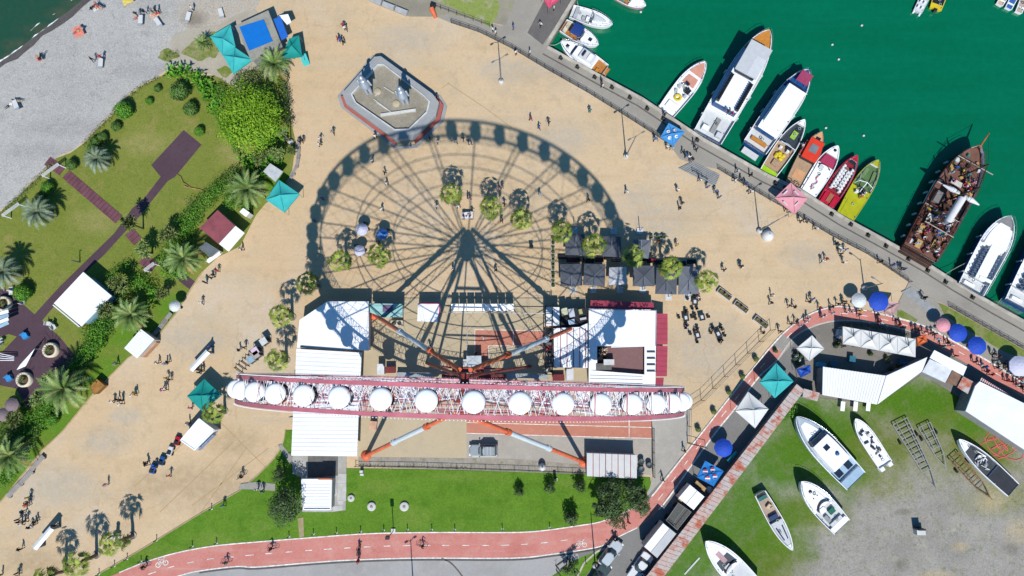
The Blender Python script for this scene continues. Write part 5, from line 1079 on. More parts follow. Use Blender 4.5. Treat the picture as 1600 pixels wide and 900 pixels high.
# --- boat trailers
GALV = M('galvanised_steel', S('a0a09c'), .5, .15, 2); RUSTY = M('rusty_steel', S('8a6c4c'), .8, .3, 2)
def trailer(label, a, c, w0, w1, n, mat, wheels=True, plank=None):
    A, C = at(*a, .6), at(*c, .6); d = C-A; L = d.length
    T = thing('boat_trailer', label, 'boat trailer', (A.x, A.y, 0), atan2(d.y, d.x))
    for sg in (-1, 1):
        b = MB(); b.bar((0, sg*w0/2, .6), (L*.72, sg*w1/2, .6), .14, mat); b.bar((L*.72, sg*w1/2, .6), (L, 0, .55), .12, mat); b.build('side_rail', T)
        b = MB(); b.bar((0.1, sg*w0*.28, .72), (L*.6, sg*w1*.3, .72), .1, mat); b.build('bunk', T)
        if wheels:
            b = MB(); b.tube((L*.25, sg*(w0/2+.12), .32), (L*.25, sg*(w0/2+.34), .32), .32, M('tyre_rubber', (.02, .02, .02), .9), n=16); b.build('wheel', T)
    for k in range(n):
        f = k/(n-1); x = L*.72*f; wd = w0+(w1-w0)*f; b = MB(); b.bar((x, -wd/2, .63), (x, wd/2, .63), .11, mat); b.build('cross_bar', T)
    b = MB(); b.tube((L, 0, .55), (L+.35, 0, .55), .06, mat, n=6); b.tube((L*.93, 0, 0), (L*.93, 0, .6), .05, mat, n=6); b.build('hitch', T)
    if plank: b = MB(); b.box((L*.35, w0*.75, 0), (L*.55, .2, .12), M('plank_grey', S('b0a898'), .9), .12); b.build('plank', T)
    return T
trailer('long galvanised ladder frame boat trailer beside a bleached plank', (1406, 658), (1464, 766), 2.3, 1.3, 11, GALV, True, True)
trailer('short galvanised boat trailer between the ladder trailer and the black cockpit boat', (1444, 664), (1478, 730), 1.9, 1.2, 5, GALV)
trailer('rusty overgrown boat trailer lying in straw beside the black cockpit boat', (1490, 712), (1548, 778), 1.7, 1.3, 6, RUSTY)
# mooring ropes
def rope(a, c, za=.2, zc=-.2, mat=None, label=''):
    A, C = at(*a, za), at(*c, zc); P = [A.lerp(C, k/8)+Vector((0, 0, -.5*sin(pi*k/8))) for k in range(9)]
    b = MB(); b.path(P, .035, mat or M('rope_pale', S('c8d0b8'), .8), n=5); o = b.build('mooring_rope', loc=tuple(A), world=True); return tag(o, label, 'rope')
rope((858, 70), (876, 66), label='mooring rope from the pier corner to the teak aft cruiser')
rope((1029, 164), (1042, 174), label='mooring rope of the salmon decked boat')
rope((1083, 202), (1100, 190), .2, .4, label='mooring rope of the largest grey roofed tour boat')
rope((1478, 428), (1515, 408), .2, .5, label='pale mooring rope of the open tour boat beside the ship')
rope((1558, 476), (1580, 455), .2, .5, label='mooring rope to the blue boat at the right edge')
rope((943, 112), (955, 128), -.1, .1, label='thin rope from the teak aft cruiser to the quay')
rope((902, 2), (906, 12), .2, 0, label='mooring rope of the uppermost pier cruiser')
# ================================================================== VEGETATION
def leafm(name, h, k=.62, var=.3): return M(name, S(h, k), .6, var, 2.2, spec=.25)
LF = {'fan': [leafm('fan_leaf_a', '8a9c36'), leafm('fan_leaf_b', 'b0bc50'), leafm('fan_leaf_c', '5e762a')],
      'date': [leafm('date_leaf_a', '76944a'), leafm('date_leaf_b', '9cb46a'), leafm('date_leaf_c', 'a0b068')],
      'pale': [leafm('pale_leaf_a', '8a9a78'), leafm('pale_leaf_b', '9cac90'), leafm('pale_leaf_c', '748868')],
      'bright': [leafm('bright_leaf_a', '86b222'), leafm('bright_leaf_b', '96c02c'), leafm('bright_leaf_c', '78a81c')],
      'hedge': [leafm('hedge_leaf_a', '5a9420'), leafm('hedge_leaf_b', '74aa34'), leafm('hedge_leaf_c', '447a1a')],
      'ball': [leafm('ball_leaf_a', '587c2e'), leafm('ball_leaf_b', '6e9440'), leafm('ball_leaf_c', '3c5a22')],
      'olive': [leafm('olive_leaf_a', '7c8c4c'), leafm('olive_leaf_b', '93a060'), leafm('olive_leaf_c', '66783c')],
      'dark': [leafm('dark_leaf_a', '4e6838'), leafm('dark_leaf_b', '60784a'), leafm('dark_leaf_c', '3c5228')],
      'canna': [leafm('canna_leaf_a', '5ca020'), leafm('canna_leaf_b', '74b430'), leafm('canna_leaf_c', '448018')]}
BARK = M('palm_bark', S('8c7860', .6), .9, .3, 4); WOOD = M('tree_bark', S('6e5c4a', .6), .9, .3, 4); DEAD = leafm('dead_frond', 'b09058')
SOIL = M('soil', S('6e5a44', .6), .95, .3, 3); POT = M('planter_white', S('dcdcd8'), .7, .06); RIM = M('tree_pit_stone', S('b8ae9c'), .9, .15)
def rot2(v, az): return Vector((v[0]*cos(az)-v[1]*sin(az), v[0]*sin(az)+v[1]*cos(az), v[2]))
def fan_palm(seed, h):
    rg = random.Random(seed)
    def mk():
        T = thing('fan_palm', '', 'palm', (0, 0, 0))
        b = MB(); pts = [Vector((rg.uniform(-.05, .05)*k, rg.uniform(-.05, .05)*k, h*k/5)) for k in range(6)]; pts[0] = Vector((0, 0, 0))
        for k in range(5): b.tube(pts[k], pts[k+1], .24-.02*k, BARK, .24-.02*(k+1), n=9, cap=False)
        b.build('trunk', T); c0 = pts[-1]
        b = MB(); n = 27
        for i in range(n):
            az = i*2.39996+rg.uniform(-.2, .2); f = i/n; el = radians(74-102*f+rg.uniform(-14, 14)); pl = rg.uniform(.7, 1.2)*(.4+.6*min(1, f*2.2)); R = rg.uniform(.68, .88)*(.85+.15*min(1, f*2))
            d = Vector((cos(az)*cos(el), sin(az)*cos(el), sin(el))); sd = Vector((-sin(az), cos(az), 0)); up = sd.cross(d)*-1
            if up.z < 0: up = -up
            a = c0+d*pl; e2 = max(-1.1, el-.75); d2 = Vector((cos(az)*cos(e2), sin(az)*cos(e2), sin(e2))); b.tube(c0, a, .025, LF['fan'][1], .018, n=3, cap=False)
            mat = LF['fan'][(1 if f < .3 else 0 if f < .7 else 2)] if rg.random() < .55 else LF['fan'][rg.randrange(3)]
            if i >= n-3: mat = DEAD
            m = 7
            for j in range(m):
                t0 = radians(-62+124*j/m); t1 = radians(-62+124*(j+.93)/m); tm = (t0+t1)/2
                def Q(t, r, dr=0): return a+(d2*cos(t)+sd*sin(t))*r+up*(.05*r-.2*r*r*abs(sin(t)))-Vector((0, 0, dr))
                rr = R*rg.uniform(.82, 1.1)
                b.face([a, Q(t0, rr*.6, .02), Q(tm, rr, .12+.12*f), Q(t1, rr*.6, .0)], mat)
        b.build('crown', T)
        b = MB(); b.lathe((0, 0, 0), [(.5, 0), (.5, .12), (.4, .12), (.4, .08), (.001, .1)], RIM, 14); b.build('tree_pit', T)
        return T
    return mk
def feather_palm(seed, h, R, kind, nf=36, droop=1.0):
    rg = random.Random(seed); mats = LF[kind]
    def mk():
        T = thing('date_palm' if kind == 'date' else 'jelly_palm', '', 'palm', (0, 0, 0))
        b = MB()
        for k in range(4): b.tube((0, 0, h*k/4), (0, 0, h*(k+1)/4), .34+.04*(k % 2), BARK, .3+.05*((k+1) % 2), n=10, cap=False)
        b.build('trunk', T); b = MB()
        for i in range(nf):
            az = i*2.39996+rg.uniform(-.15, .15); f = i/nf; el = radians(80-92*f+rg.uniform(-6, 6)); L = R*1.15*rg.uniform(.85, 1.08)*(.75+.25*min(1, 3*f))
            p = Vector((.12*cos(az), .12*sin(az), h)); mat = mats[rg.choice((0, 0, 1, 2))] if i < nf-3 else DEAD; n = 9; e = el; tw = rg.uniform(-.4, .4)
            for s_ in range(n):
                d = Vector((cos(az)*cos(e), sin(az)*cos(e), sin(e))); q = p+d*(L/n); sd = Vector((-sin(az), cos(az), 0)); up = sd.cross(d)
                if up.z < 0: up = -up
                b.face([p-sd*.02, q-sd*.018, q+sd*.018, p+sd*.02], mats[1])
                ll = .55*R/2.6*sin(pi*min(1, (s_+1.2)/(n+.6)))**.6
                for hk in (0, .5):
                    for sg in (-1, 1):
                        o = p.lerp(q, hk); tip = o+(sd*sg*.85+d*.62+up*.28).normalized()*ll-Vector((0, 0, .06)); wv = d*.12
                        b.face([o, o+wv*1.3, tip] if sg > 0 else [o+wv*1.3, o, tip], mat)
                p = q; e -= radians(8.5*droop)*(.6+.8*s_/n)
        b.build('crown', T)
        if kind == 'date':
            b = MB()
            for k in range(5): a = k*1.3; b.ball((.45*cos(a), .45*sin(a), h-.1), .16, M('date_fruit', S('b8702c', .6), .7, .3, 5), 6)
            b.build('fruit', T)
        return T
    return mk
def leaf_blob(b, c, rx, ry, rz, n, size, mats, rg, lump=.25, up=.35):
    ph = [rg.uniform(0, 6.28) for _ in range(6)]
    for i in range(n):
        u = rg.uniform(-.35, 1); a = rg.uniform(0, 2*pi); s_ = math.sqrt(max(0, 1-u*u)); d = Vector((s_*cos(a), s_*sin(a), u))
        k = 1+lump*(.5*sin(3*a+ph[0])+.35*sin(5*a+ph[1]+3*u)+.3*sin(7*u*2+ph[2]+2*a))
        r = (rg.random()**.3)*k
        p = Vector((c[0]+d.x*rx*r, c[1]+d.y*ry*r, c[2]+d.z*rz*r))
        nn = (d+Vector((rg.uniform(-1, 1), rg.uniform(-1, 1), rg.uniform(-.6, 1)+up))*.7).normalized()
        t = nn.orthogonal().normalized(); t = (Matrix.Rotation(rg.uniform(0, 6.28), 3, nn) @ t); w = nn.cross(t); sz = size*rg.uniform(.6, 1.3)
        q = sin(4.1*d.x+ph[3])+sin(5.3*d.y+ph[4])+sin(4.7*d.z+ph[5])
        mat = mats[0 if abs(q) < .7 else 1 if q > 0 else 2] if rg.random() < .7 else mats[rg.randrange(3)]
        b.face([p-t*sz*.5, p-w*sz*.3, p+t*sz*.5, p+w*sz*.3], mat)
def round_bush(seed, kind, lump=.08, n=1500, size=.17, core=True):
    """clipped ball of radius 1 (scaled when placed)"""
    rg = random.Random(seed)
    def mk():
        T = thing('round_bush', '', 'bush', (0, 0, 0)); b = MB(); b.tube((0, 0, 0), (0, 0, .7), .12, WOOD, n=6); b.build('stem', T)
        b = MB(); leaf_blob(b, (0, 0, .85), .93, .93, .85, n, size, LF[kind], rg, lump)
        if core: b.ball((0, 0, .8), .78, LF[kind][2], 12, .95)
        b.build('foliage', T); return T
    return mk
def tree(seed, kind, R, h, n=5000, size=.28, clumps=14, flat=.6):
    rg = random.Random(seed)
    def mk():
        T = thing('broadleaf_tree', '', 'tree', (0, 0, 0)); b = MB(); b.tube((0, 0, 0), (0, 0, h*.5), .2, WOOD, .15, n=8); cs = []
        for k in range(clumps):
            a = k*2.4; r = R*.72*math.sqrt((k+.5)/clumps); cs.append(Vector((r*cos(a)+rg.uniform(-.3, .3), r*sin(a)+rg.uniform(-.3, .3), h*(.62+.3*(1-(r/R)**2))+rg.uniform(-.4, .4))))
        for c in cs: b.tube((0, 0, h*.42), c, .09, WOOD, .03, n=5, cap=False)
        b.build('trunk', T); b = MB()
        for c in cs: rr = R*.42*rg.uniform(.75, 1.2); leaf_blob(b, c, rr, rr, rr*flat, n//clumps, size, LF[kind], rg, .3)
        b.build('crown', T); return T
    return mk
def rosette(seed, kind, heads=6, R=1.3, h=2.2, nl=30):
    rg = random.Random(seed)
    def mk():
        T = thing('yucca_tree', '', 'yucca', (0, 0, 0)); b = MB(); hs = []
        for k in range(heads):
            a = k*2.4; r = R*.62*math.sqrt((k+.3)/heads); hs.append(Vector((r*cos(a), r*sin(a), h*rg.uniform(.85, 1.08))))
        b.tube((0, 0, 0), (0, 0, h*.6), .13, WOOD, .1, n=7)
        for q in hs: b.tube((0, 0, h*.5), q, .08, WOOD, .06, n=5, cap=False)
        b.build('trunk', T); b = MB()
        for q in hs:
            for i in range(nl):
                az = i*2.4+rg.uniform(-.3, .3); el = radians(85-115*i/nl); L = R*.52*rg.uniform(.8, 1.15); d = Vector((cos(az)*cos(el), sin(az)*cos(el), sin(el))); s_ = Vector((-sin(az), cos(az), 0))*.055*R
                m_ = q+d*L*.55; e_ = q+d*L-Vector((0, 0, .1)); mt = LF[kind][rg.randrange(3)]
                b.face([q, m_-s_, e_, m_+s_], mt)
        b.build('crown', T); return T
    return mk
def rz_(): return RNG.uniform(0, 6.28)
def base_of(px, py, h): p = at(px, py, h); return (p.x, p.y, 0)
# ---- fan palms of the plaza (crown centre in the photo)
FANS = [(706, 303), (764, 322), (815, 342), (876, 362), (930, 380), (990, 397), (1047, 418), (1107, 435)]
for i, (x, y) in enumerate(FANS):
    h = 5.0; place(('fan', i % 3), fan_palm(i % 3, 4.6), base_of(x, y, h*1.13), rz_(), RNG.uniform(1.08, 1.2), 'yellow green fan palm in the diagonal row from plaza to grey canopies', 'fan palms of the plaza')
for i, (x, y) in enumerate([(527, 405), (588, 398)]): place(('fan', i % 3), fan_palm(i % 3, 4.6), base_of(x, y, 5.7), rz_(), 1.14, 'fan palm beside the pale parasols inside the wheel shadow', 'fan palms of the plaza')
for i, (x, y) in enumerate([(480, 440), (438, 491), (428, 562)]): place(('fan', i % 3), fan_palm(i % 3, 4.6), base_of(x, y, 5.7), rz_(), 1.14, 'fan palm along the west side of the cut corner hall', 'fan palms of the plaza')
place(('fan', 1), fan_palm(1, 5), base_of(332, 645, 4.4), rz_(), 1.05, 'fan palm overlapping the dark teal tent west of the wheel', 'fan palms of the plaza')
for i, (x, y) in enumerate([(172, 852), (112, 884), (62, 908)]): place(('fan', i % 3), fan_palm(i % 3, 4.6), base_of(x, y, 5.9), rz_(), 1.18, 'tall fan palm on the lower left plaza near the cycle track', 'fan palms of the plaza')
# ---- feather palms
for i, (x, y, r, lb) in enumerate([(428, 100, 27, 'date palm beside the blue roofed beach pavilion'), (388, 297, 31, 'date palm beside the turquoise tent and hedge'), (287, 405, 29, 'date palm beside the small grey kiosk'), (205, 492, 28, 'date palm above the ribbed roof kiosk'), (105, 608, 35, 'largest date palm beside the brown wooden counter'), (18, 712, 31, 'date palm near the grey benches at the left edge')]):
    h = 3.0; place(('date', i % 2), feather_palm(20+i % 2, h, 2.6, 'date'), base_of(x, y, h), rz_(), r/28, lb+' with long green fronds', 'date palms of the park')
for i, (x, y, r) in enumerate([(150, 248, 22), (60, 332, 25), (8, 425, 26)]):
    h = 3.2; place(('pale', i % 2), feather_palm(30+i % 2, h, 2.3, 'pale', 40, 1.5), base_of(x, y, h), rz_(), r/24, 'pale grey green jelly palm on the park lawn', 'pale palms of the park lawn')
place(('date', 1), None, base_of(317, 66, 1.5), rz_(), .5, 'small young date palm in weeds left of the beach pavilion', 'date palms of the park')
# ---- clipped round bushes
for i, (x, y, r) in enumerate([(196, 174, 16), (283, 145, 17), (299, 171, 13), (232, 157, 7), (181, 197, 9), (160, 214, 9), (311, 205, 9), (148, 222, 10), (112, 257, 10), (75, 293, 11), (62, 308, 9), (145, 232, 10), (38, 458, 15), (245, 137, 7), (20, 345, 0), (82, 655, 11), (46, 632, 0), (12, 655, 0)]):
    if r: place(('ball', i % 3), round_bush(40+i % 3, 'ball' if i % 3 else 'hedge'), base_of(x, y, .8), rz_(), r/10.6, 'clipped round green bush on the park lawn', 'round bushes of the park')
for i, (x, y, r, lb) in enumerate([(811, 765, 8, 'first'), (859, 759, 9, ''), (906, 756, 10, ''), (892, 805, 12, '')]):
    place(('dark', i % 2), round_bush(50+i % 2, 'dark', .3, 700, .24, False), base_of(x, y+3, 1.1), rz_(), (r/10.6, r/10.6, r/10.6*1.5), 'small loose shrub with dark shadow on the mown lawn', 'shrubs of the mown lawn')
for i, (x, y) in enumerate([(1181, 561), (1160, 588), (1139, 613), (1115, 643), (1091, 671)]):
    place(('pot', 0), round_bush(55, 'olive', .2, 400, .22, True), base_of(x, y, .5), rz_(), (.48, .48, .7), 'small bush in the strip beside the diagonal wire fence', 'bushes along the diagonal fence')
# ---- yucca like trees and shrubs of the park
for i, (x, y, r, h) in enumerate([(200, 348, 15, 3.4), (260, 365, 19, 2.4), (223, 391, 18, 2.2), (183, 443, 19, 2.6), (165, 482, 17, 2.2), (57, 622, 17, 2.2), (20, 657, 15, 2.0), (252, 459, 13, 1.8), (75, 592, 17, 2.2), (96, 580, 10, 1.6), (405, 245, 17, 2.2), (432, 240, 15, 2.0), (455, 236, 10, 1.4), (366, 285, 12, 1.6), (150, 470, 8, 1.6)]):
    place(('yucca', i % 3), rosette(60+i % 3, 'olive' if i % 3 != 2 else 'date'), base_of(x, y, h*1.3), rz_(), (r/14, r/14, h*1.3/2.2), 'spiky olive green yucca tuft among the park planting', 'yuccas of the park')
# ---- big bright tree mass and larger trees
T = tree(70, 'bright', 5.1, 5.2, 14000, .3, 34, .75)(); T.location = base_of(392, 186, 4.4); T['label'] = 'big dense bright green tree beside the plaza near the monument'
T = tree(71, 'dark', 2.6, 5.0, 4200, .24, 16, .7)(); T.location = base_of(446, 790, 4); T['label'] = 'dark green tree beside the small ribbed roof hut'
for i, (x, y, r, h) in enumerate([(952, 770, 20, 4.0), (960, 798, 24, 5), (1000, 785, 18, 4.2), (985, 768, 18, 3.6), (940, 795, 13, 3.5)]):
    T = tree(72+i, 'dark', r/10.4, h, 2600, .25, 12, .8)(); T.location = base_of(x, y, h*.8); T['label'] = 'dark leafy tree in the clump between container cabin and cycle track'; T['group'] = 'trees below the container cabin'
T = tree(80, 'dark', 1.3, 2.2, 900, .22, 8)(); T.location = base_of(892, 886, 1.6); T['label'] = 'dark little tree beside the parked scooters'
T = tree(81, 'hedge', 1.5, 2.0, 1100, .22, 9)(); T.location = base_of(1232, 640, 1.5); T['label'] = 'green shrub growing over the rusty wall top at the market'
T = tree(82, 'dark', 1.1, 3.0, 700, .22, 8)(); T.location = base_of(436, 740, 2.4); T['label'] = 'dark little tree in the shade beside the hut path'
# ---- hedges
def hedge(label, pts, w, h, kind, dens=46, size=.22, name='hedge', broad=False):
    rg = random.Random(len(pts)*7+int(pts[0][0])); P = [at(x, y, 0) for x, y in pts]; T = thing(name, label, 'hedge' if name == 'hedge' else 'plants', tuple(P[0]))
    L = sum((c-a).length for a, c in zip(P, P[1:])); w *= 1.3; h *= 1.1; Q = resample([tuple(p) for p in P], max(3, int(L/.5)))
    b = MB()
    for q in Q:
        o = Vector((rg.uniform(-.12, .12)*w, rg.uniform(-.12, .12)*w, 0)); ww = w*.5*rg.uniform(.8, 1.15)
        if broad:
            for k in range(13):
                az = rg.uniform(0, 6.28); el = radians(rg.uniform(15, 80)); d = Vector((cos(az)*cos(el), sin(az)*cos(el), sin(el))); Ln = rg.uniform(.6, 1.15); s_ = Vector((-sin(az), cos(az), 0))*rg.uniform(.13, .2)
                r0 = Vector(q)+o+Vector((rg.uniform(-.8, .8)*ww, rg.uniform(-.8, .8)*ww, h*rg.uniform(.3, .75))); m_ = r0+d*Ln*.5; e_ = r0+d*Ln-Vector((0, 0, .22)); b.face([r0, m_-s_, e_, m_+s_], LF[kind][rg.randrange(3)])
        else: leaf_blob(b, (q[0]+o.x, q[1]+o.y, h*.5), ww*1.1, ww*1.1, h*.55, int(dens*w), size, LF[kind], rg, .2)
    b.build('foliage', T, world=True)
    b = MB()
    for q in Q[::2]: b.tube((q[0], q[1], 0), (q[0]+rg.uniform(-.1, .1), q[1], h*.6), .05, WOOD, n=4)
    o = b.build('stem', T, world=True); o['kind'] = 'stuff'
    return T
hedge('broad leaved canna bed curving beside the round bushes', [(268, 117), (290, 116), (306, 122), (320, 136), (328, 150), (336, 164), (342, 176)], 1.9, 1.5, 'canna', name='canna_bed', broad=True)
hedge('narrow green hedge strip below the canna bed and bright tree', [(340, 180), (352, 200), (364, 222), (374, 240)], 1.1, 1.2, 'hedge')
hedge('thick green hedge behind the red roofed kiosk', [(352, 290), (330, 308), (312, 326), (298, 344), (288, 362), (276, 384)], 2.3, 1.7, 'hedge', 60)
hedge('mixed green hedge between grey kiosk and park deck link', [(276, 384), (264, 402), (256, 412)], 1.9, 1.5, 'hedge')
hedge('green hedge left of the park deck link', [(216, 446), (232, 444), (246, 452)], 2.2, 1.5, 'hedge')
hedge('dense green shrub bank below the white park pavilion', [(140, 520), (156, 512), (170, 505), (150, 535), (140, 548)], 2.0, 1.6, 'hedge', 60)
hedge('green shrub bank between deck planters and date palm', [(120, 570), (134, 556), (145, 548), (112, 585)], 1.8, 1.4, 'hedge')
hedge('green shrubs along the park edge beside the benches', [(40, 680), (60, 668), (84, 640)], 1.7, 1.3, 'hedge')
hedge('dark shrubs in the left corner of the park deck', [(5, 668), (20, 682), (36, 694), (8, 690)], 2.2, 1.5, 'ball')
hedge('leafy shrubs between bright tree and turquoise tent', [(380, 255), (398, 262), (420, 250), (440, 248), (408, 275)], 1.9, 1.5, 'canna', name='shrub_bed', broad=True)
hedge('leafy shrubs beside the turquoise tent and date palm', [(366, 306), (356, 318), (392, 322)], 1.5, 1.3, 'hedge')
hedge('weedy shrubs below the turquoise beach tents', [(378, 122), (396, 118), (412, 116), (372, 132)], 1.6, 1.1, 'olive')
hedge('bushy planting along the plaza edge right of the bright tree', [(444, 118), (449, 140), (452, 165), (455, 195)], 1.0, 1.2, 'dark')
hedge('weeds along the top of the beach beside the lawn', [(133, 224), (150, 206), (172, 184), (196, 156), (220, 136), (246, 123)], .7, .35, 'olive', 40, .16)
hedge('weeds between beach pebbles and jelly palms', [(4, 336), (38, 300), (66, 274), (84, 256)], .9, .35, 'olive', 40, .16)
hedge('clump of rough weeds at the beach path', [(262, 88), (275, 84)], 1.0, .5, 'olive', 40, .16)
hedge('low flower bed at the foot of the white market marquee', [(1312, 506), (1345, 508), (1380, 513), (1418, 524)], .5, .6, 'dark', 40, .16)
hedge('dark weeds along the foot of the court wall', [(700, 731), (730, 731), (560, 727), (580, 727)], .35, .3, 'olive', 26, .12)
for lb, pts, w, h, kd in (('green bank of shrubs between yuccas and ribbed kiosk palm', [(160, 470), (176, 458), (192, 470), (180, 490)], 1.6, 1.2, 'ball'), ('shrubs along the lawn edge beside the largest date palm', [(70, 645), (88, 628), (120, 600)], 1.6, 1.2, 'hedge'), ('shrubs beside the grey kiosk and its date palm', [(262, 425), (285, 430), (300, 420)], 1.5, 1.2, 'canna'), ('leafy bank at the left edge below the mauve parasols', [(6, 690), (20, 740), (6, 752)], 1.6, 1.1, 'hedge'), ('dark shrubs between canna bed and bright tree', [(345, 150), (352, 165), (348, 140)], 1.6, 1.6, 'hedge'), ('low shrubs around the small grey kiosk', [(300, 372), (296, 385), (302, 398)], 1.3, 1.1, 'hedge'), ('shrubs behind the white park pavilion', [(176, 432), (190, 424), (205, 415)], 1.5, 1.2, 'hedge'), ('green ground plants in the left corner by the palms', [(30, 640), (52, 652), (40, 660)], 1.4, .9, 'hedge')):
    hedge(lb, pts, w, h, kd, 50)
for i, (pts, w, kd, lb) in enumerate([([(296, 395), (282, 405), (270, 420)], 1.7, 'canna', 'broad leaved bed left of the small grey kiosk'), ([(226, 430), (212, 440), (200, 452)], 1.7, 'hedge', 'green bank right of the white park pavilion'), ([(196, 470), (186, 486), (176, 502), (168, 520)], 1.8, 'ball', 'dark shrub row left of the ribbed kiosk palm'), ([(178, 505), (166, 522), (152, 545)], 1.6, 'canna', 'broad leaved bed below the white park pavilion'), ([(136, 560), (126, 576), (116, 596), (106, 618)], 2.0, 'ball', 'dark shrub row beside the largest date palm'), ([(84, 612), (74, 630), (60, 650)], 1.8, 'hedge', 'shrub row between yuccas and the largest date palm'), ([(62, 668), (50, 690), (40, 708)], 1.6, 'ball', 'dark shrub row right of the left edge date palm'), ([(30, 668), (24, 690), (10, 705)], 1.8, 'ball', 'dark shrubs around the left edge date palm'), ([(244, 462), (236, 474), (226, 486)], 1.3, 'canna', 'leafy bed below the white parasol yuccas'), ([(310, 345), (300, 360), (292, 376)], 1.5, 'hedge', 'green bank left of the red roofed kiosk'), ([(400, 282), (385, 275), (370, 270), (358, 280)], 1.7, 'ball', 'dark shrub row above the turquoise tent palm'), ([(360, 160), (368, 140), (384, 130)], 1.3, 'bright', 'bright foliage edge on the north side of the big tree'), ([(440, 210), (430, 225), (415, 232)], 1.5, 'canna', 'broad leaved bed under the right side of the big tree')]):
    hedge(lb, pts, w, 1.3, kd, 50, name='shrub_bed' if kd == 'canna' else 'hedge', broad=kd == 'canna')
b = MB(); rg = random.Random(15)
for _ in range(420):
    x, y = rg.uniform(1120, 1600), rg.uniform(630, 900)
    if x < 1012+(900-y)*.79+16 or (x < 1380 and y < 640) or (x > 1500 and y < 640+(x-1500)*.62): continue
    p = at(x, y, 0); s_ = rg.uniform(.05, .16); b.box((p.x, p.y, 0), (s_, s_*rg.uniform(.5, 1.4), s_*.5), (M('litter_pale', S('dcd8cc'), .9), M('stone_grey', S('989084'), .95), M('stone_tan', S('b09c7c'), .95))[_ % 3], rg.uniform(0, 3))
o = b.build('rubble'); o['kind'] = 'stuff'
# loose low weeds scattered over the boatyard (nobody could count them)
b = MB(); rg = random.Random(77)
for _ in range(2600):
    x, y = rg.choice([(1230, 720), (1160, 810), (1100, 860), (1460, 625), (1300, 690), (1520, 660), (1420, 650), (1260, 655), (1350, 700), (1500, 715)]); x += rg.gauss(0, 34); y += rg.gauss(0, 28)
    if y < 640+abs(x-1330)*.0 or x*1.25+y < 2185: continue
    if x < 1012+(900-y)*.79+14 : continue
    p = at(x, y, 0)
    for k in range(3):
        a = rg.uniform(0, 6.28); s_ = rg.uniform(.06, .16); q = Vector((p.x+rg.uniform(-.15, .15), p.y+rg.uniform(-.15, .15), .05)); d = Vector((cos(a), sin(a), .7))*s_
        b.face([q, q+Vector((-d.y, d.x, 0))*.4+d*.5, q+d, q+Vector((d.y, -d.x, 0))*.4+d*.5], LF[('hedge', 'olive', 'canna')[_ % 3]][k])
o = b.build('weeds'); o['kind'] = 'stuff'
# ================================================================== CANOPIES, PARASOLS, FURNITURE, VEHICLES
def tent(name, label, quad, ze, za, mat, cat='tent', group=None, legs=True, valance=.28, marks=None, apex=None, sag=.18, parent=None):
    Q = [at(x, y, ze) for x, y in quad]; c = sum(Q, Vector())/4
    if apex: c = at(*apex, za); c.z = ze
    T = thing(name, label, cat, (c.x, c.y, 0), 0, group) if parent is None else parent
    b = MB(); n = 7; ap = Vector((c.x, c.y, za))
    for i in range(4):
        A, B = Q[i], Q[(i+1) % 4]; V = []
        for r in range(n+1):
            for s_ in range(n+1):
                e = A.lerp(B, s_/n); p = ap.lerp(e, r/n); f = r/n; p.z = za+(ze-za)*f-sag*sin(pi*f)*(1+.3*sin(pi*s_/n)); V.append(p)
        Fs = [(r*(n+1)+s_, (r+1)*(n+1)+s_, (r+1)*(n+1)+s_+1, r*(n+1)+s_+1) for r in range(n) for s_ in range(n)]
        nrm = (V[n*(n+1)]-V[0]).cross(V[n*(n+1)+n]-V[0])
        if nrm.z < 0: Fs = [f[::-1] for f in Fs]
        b.raw(V, Fs, mat, True); b.face([A, B, B-Vector((0, 0, valance)), A-Vector((0, 0, valance))], mat)
        b.tube(ap, A, .03, mat, n=4)
    b.build('canopy', T, world=True)
    if legs:
        for q in Q:
            q2 = q.lerp(c, .04); b = MB(); b.tube((q2.x, q2.y, 0), (q2.x, q2.y, ze), .035, CHR, n=5); b.build('leg', T, world=True)
    return T
TEAL = M('canvas_turquoise', S('3fbcb8'), .75, .08); TEALD = M('canvas_teal', S('14968c'), .75, .08); CANW = M('canvas_white', S('e8e6e0'), .75, .05); CANP = M('canvas_pink', S('e8a0a8'), .75, .08)
tent('canopy_tent', 'upper turquoise canopy tent beside the blue roofed beach pavilion', [(328, 57), (360, 38), (368, 73), (347, 86)], 2.3, 3.0, TEAL)
tent('canopy_tent', 'lower turquoise canopy tent beside the blue roofed beach pavilion', [(348, 86), (367, 74), (395, 93), (364, 115)], 2.3, 3.0, TEAL)
tent('canopy_tent', 'teal green canopy tent right of the date palm and beach pavilion', [(452, 60), (467, 55), (472, 88), (438, 92)], 2.3, 2.9, TEALD)
tent('canopy_tent', 'single turquoise canopy tent on the plaza edge below the square awning', [(436, 281), (468, 303), (444, 332), (415, 312)], 2.4, 3.3, TEAL)
tent('canopy_tent', 'dark teal canopy tent just west of the ferris wheel rim', [(319, 592), (346, 617), (316, 643), (292, 619)], 2.4, 3.3, TEALD)
tent('canopy_tent', 'turquoise canopy tent in the alley above the rusty boundary wall', [(1213, 567), (1240, 596), (1211, 622), (1187, 597)], 2.5, 3.4, TEAL)
tent('canopy_tent', 'off white pointed canopy tent in the alley beside the cycle track', [(1169, 612), (1201, 639), (1180, 669), (1149, 642)], 2.5, 3.5, CANW)
tent('canopy_tent', 'white flat canopy tent at the bend of the cycle track', [(1245, 544), (1269, 524), (1288, 545), (1265, 564)], 2.5, 2.9, CANW)
T = tent('canopy_tent', 'pink canopy tent with pale slots on the quay by the speed boats', [(1236, 285), (1262, 310), (1242, 335), (1211, 309)], 2.4, 3.1, CANP)
b = MB(); c = at(1237, 309, 3)
